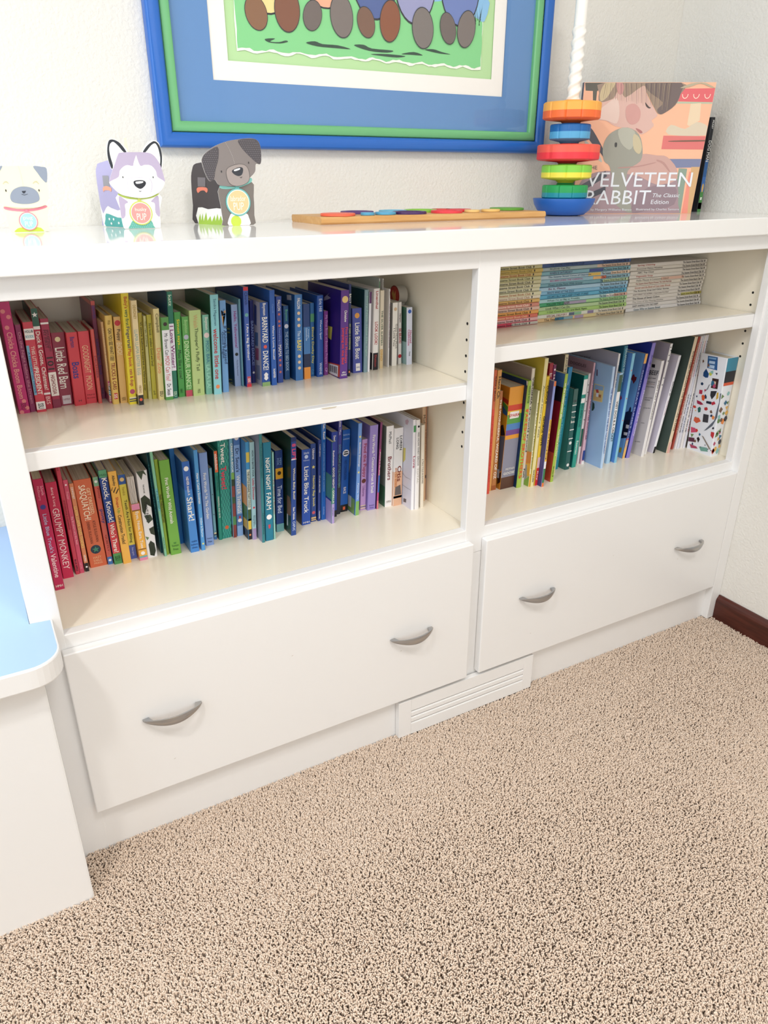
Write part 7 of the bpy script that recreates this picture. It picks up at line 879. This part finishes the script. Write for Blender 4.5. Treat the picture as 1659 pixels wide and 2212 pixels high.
def A_(nm,c_,sm=3,al=None):
    global lay
    lay-=.00003
    p=smooth_loop(TR[nm],sm) if sm else TR[nm]
    p=[(min(max(u,-W_+.001),-.0005+.0105*max(0,min(1,v/H_))),min(max(v,.0008),H_-.0008)) for u,v in p]
    m.prism(p,fn,lay-.00002,lay+.00001,M(c_,.35))
A_('rb_lamp','#5a564c',0);A_('rb_riders','#d8c8b0');A_('rb_red1','#e0656a',0);A_('rb_grn','#b8bfa4',0);A_('rb_col','#e8cfae',0);A_('rb_red2','#dc7470',0)
for cx,cz in TR['rb_sc1']:
    lay-=.00001;m.prism([(cx+.007*math.cos(t),cz+.004+.009*math.sin(t)) for t in [math.pi+math.pi*i/10 for i in range(11)]]+[(cx+.0055*math.cos(t),cz+.004+.0075*math.sin(t)) for t in [2*math.pi-math.pi*i/10 for i in range(11)]],fn,lay-.00003,lay,M('#f4dcc8',.4))
A_('rb_band','#7a80a0',0);A_('rb_bk1','#8a9c8c',0);A_('rb_bk2','#e8907c',0);A_('rb_bk3','#d0a878',0)
A_('rb_lower','#a38a90');A_('rb_face','#d9b2a6');A_('rb_hair','#9a8474')
A_('rb_st1','#43434e');A_('rb_st2','#b8bcb4');A_('rb_st3','#4a4a54',0);A_('rb_st4','#3f3f4a',0)
A_('rb_hand','#c9a096');A_('rb_plush','#9b9a8e')
for nm_,c_ in EXTRA: A_(nm_,c_)
# strands of hair

rj=random.Random(8)
for i in range(46):
    t=i/46;u0,v0=TR['rb_hair'][0][0]+(TR['rb_hair'][1][0]-TR['rb_hair'][0][0])*t,H_-.002
    u1,v1=u0+.006*math.sin(t*5)+.012*(t-.3),H_-.03-.03*t*rj.uniform(.6,1.0)
    if i>40: continue
    m.face([fn(u0,v0,lay-.0001),fn(u0+.0007,v0,lay-.0001),fn(u1+.0003,v1,lay-.0001),fn(u1,v1,lay-.0001)],M(['#c8b48e','#6e5c54','#b0987c'][i%3],.5))
lay-=.00015
TXT='#e6eaf0'
for nm,s_,c_,sl_ in (('t_the','THE','#6a6a64',0),('t_velv','VELVETEEN',TXT,0),('t_rabb','RABBIT',TXT,0),('t_cls','The Classic',TXT,.05),('t_edi','Edition',TXT,.05),('t_by','by Margery Williams Bianco',TXT,0),('t_ill','Illustrated by Charles Santore',TXT,0)):
    a=TR[nm];text_line(m,s_,fn,a[0],a[1],a[2],c_,lay,sl_,0)
o=m.build('picture_book',None,O);tag(o,'large peach-covered picture book standing face-out in the countertop corner','book')
m=MB();m.prism([(-W_+.002,.0015),(-.001,.0015),(.0095,H_-.0015),(-W_+.002,H_-.0015)],fn,.0019,.0104,PAGES);m.build('pages',o,O)
# slim comic book, spine out, near the right wall
O=(1.5855,.232,ZC);h=.2045;m=MB()
cm=SP('#14161c');xa,xb,ya,yb2=1.5795,1.5915,.232,.375
m.prism([(xa,yb2),(xa,ya+.001),(xa+.001,ya),(xb-.001,ya),(xb,ya+.001),(xb,yb2),(xb-.0006,yb2),(xb-.0006,ya+.002),(xa+.0006,ya+.002),(xa+.0006,yb2)],lambda u,v,d:(u,v,d),ZC,ZC+h,cm)
def S_(v0,v1,c_): m.face([(xa+.0003,ya-.0003,ZC+h*(1-v1)),(xb-.0003,ya-.0003,ZC+h*(1-v1)),(xb-.0003,ya-.0003,ZC+h*(1-v0)),(xa+.0003,ya-.0003,ZC+h*(1-v0))],SP(c_))
S_(.44,.62,'#1f5a96');S_(.62,.78,'#2f6ab0');S_(.78,1,'#3f8a3a');S_(.9,.97,'#17171c')
def tt(s_,v0,v1,c_,a_,b_): text(m,s_,lambda A,B2:(xa+(xb-xa)*(a_+(b_-a_)*B2),ya-.0006,ZC+h*(1-v0)-(v1-v0)*h*A),c_)
tt('PILKEY',.03,.12,'#f2f2ee',.3,.7);tt('DOG MAN',.24,.46,'#f2f2ee',.12,.88);tt('1',.84,.87,'#f2f2ee',.3,.7)
m.face([(xa+.006+q,ya-.0005,ZC+h*.26+w2) for q,w2 in circ(0,0,.003,10,.010)],SP('#e8b44a'))
o=m.build('paperback_book',None,O);tag(o,'slim black-spined comic book standing behind the large picture book by the right wall','book')
m=MB();m.box(xa+.0008,xb-.0008,ya+.0022,yb2-.001,ZC+.0005,ZC+h-.0006,PAGES);m.build('pages',o,O)
# ------------------------------------------------------------ light
def area(name,loc,size,rot,energy,col,sy=None,shape='RECTANGLE',spread=None):
    l=bpy.data.lights.new(name,'AREA');l.shape=shape;l.size=size
    if sy:l.size_y=sy
    l.energy=energy;l.color=col
    if spread:l.spread=spread
    o=bpy.data.objects.new(name,l);COL.objects.link(o);o.location=loc;o.rotation_euler=rot;return o
area('ceiling_lamp_and_fill',(-.74,-1.02,2.40),.2,(0,0,0),LAMP_E,(1,.975,.945),shape='DISK')
area('ceiling_lamp_and_fill',(.45,-1.4,2.42),.5,(0,0,0),WALL_FILL_E,(1,.975,.955),shape='DISK')  # added overhead fill to brighten the right wall, not a ceiling fixture
area('daylight_and_fill',(RX0-.09,-.6,1.4),1.38,(0,-math.pi/2,0),WIN_E,(.74,.87,1),sy=1.28)
area('daylight_and_fill',(-.75,RY1+.10,1.33),1.08,(-math.pi/2,0,0),WIN2_E,(.70,.86,1),sy=1.4)
area('daylight_and_fill',(.1,RY0+.05,1.5),2.2,(math.pi/2,0,0),FRONT_FILL_E,(.93,.97,1),sy=1.6)  # added soft fill from behind the camera; this wall has no window
w=bpy.data.worlds.new('World');SC.world=w;w.use_nodes=True
w.node_tree.nodes['Background'].inputs[0].default_value=(.75,.87,1,1);w.node_tree.nodes['Background'].inputs[1].default_value=1.5
# ------------------------------------------------------------ camera
cd=bpy.data.cameras.new('Camera');cam=bpy.data.objects.new('Camera',cd);COL.objects.link(cam);SC.camera=cam
R=CAM_R
cam.matrix_world=Matrix(((R[0][0],-R[1][0],-R[2][0],CAM_C[0]),(R[0][1],-R[1][1],-R[2][1],CAM_C[1]),(R[0][2],-R[1][2],-R[2][2],CAM_C[2]),(0,0,0,1)))
cd.sensor_fit='VERTICAL';cd.sensor_height=24;cd.lens=CAM_F/2212*24;cd.clip_start=.05
SC.view_settings.view_transform='Standard';SC.view_settings.look='None';SC.view_settings.gamma=1;SC.view_settings.use_curve_mapping=False
SC.view_settings.exposure=EXPO
SC.cycles.max_bounces=8;SC.cycles.diffuse_bounces=5;SC.cycles.glossy_bounces=3;SC.cycles.transparent_max_bounces=6
SC.cycles.caustics_reflective=False;SC.cycles.caustics_refractive=False
SC.cycles.sample_clamp_indirect=6
SC.cycles.use_denoising=True
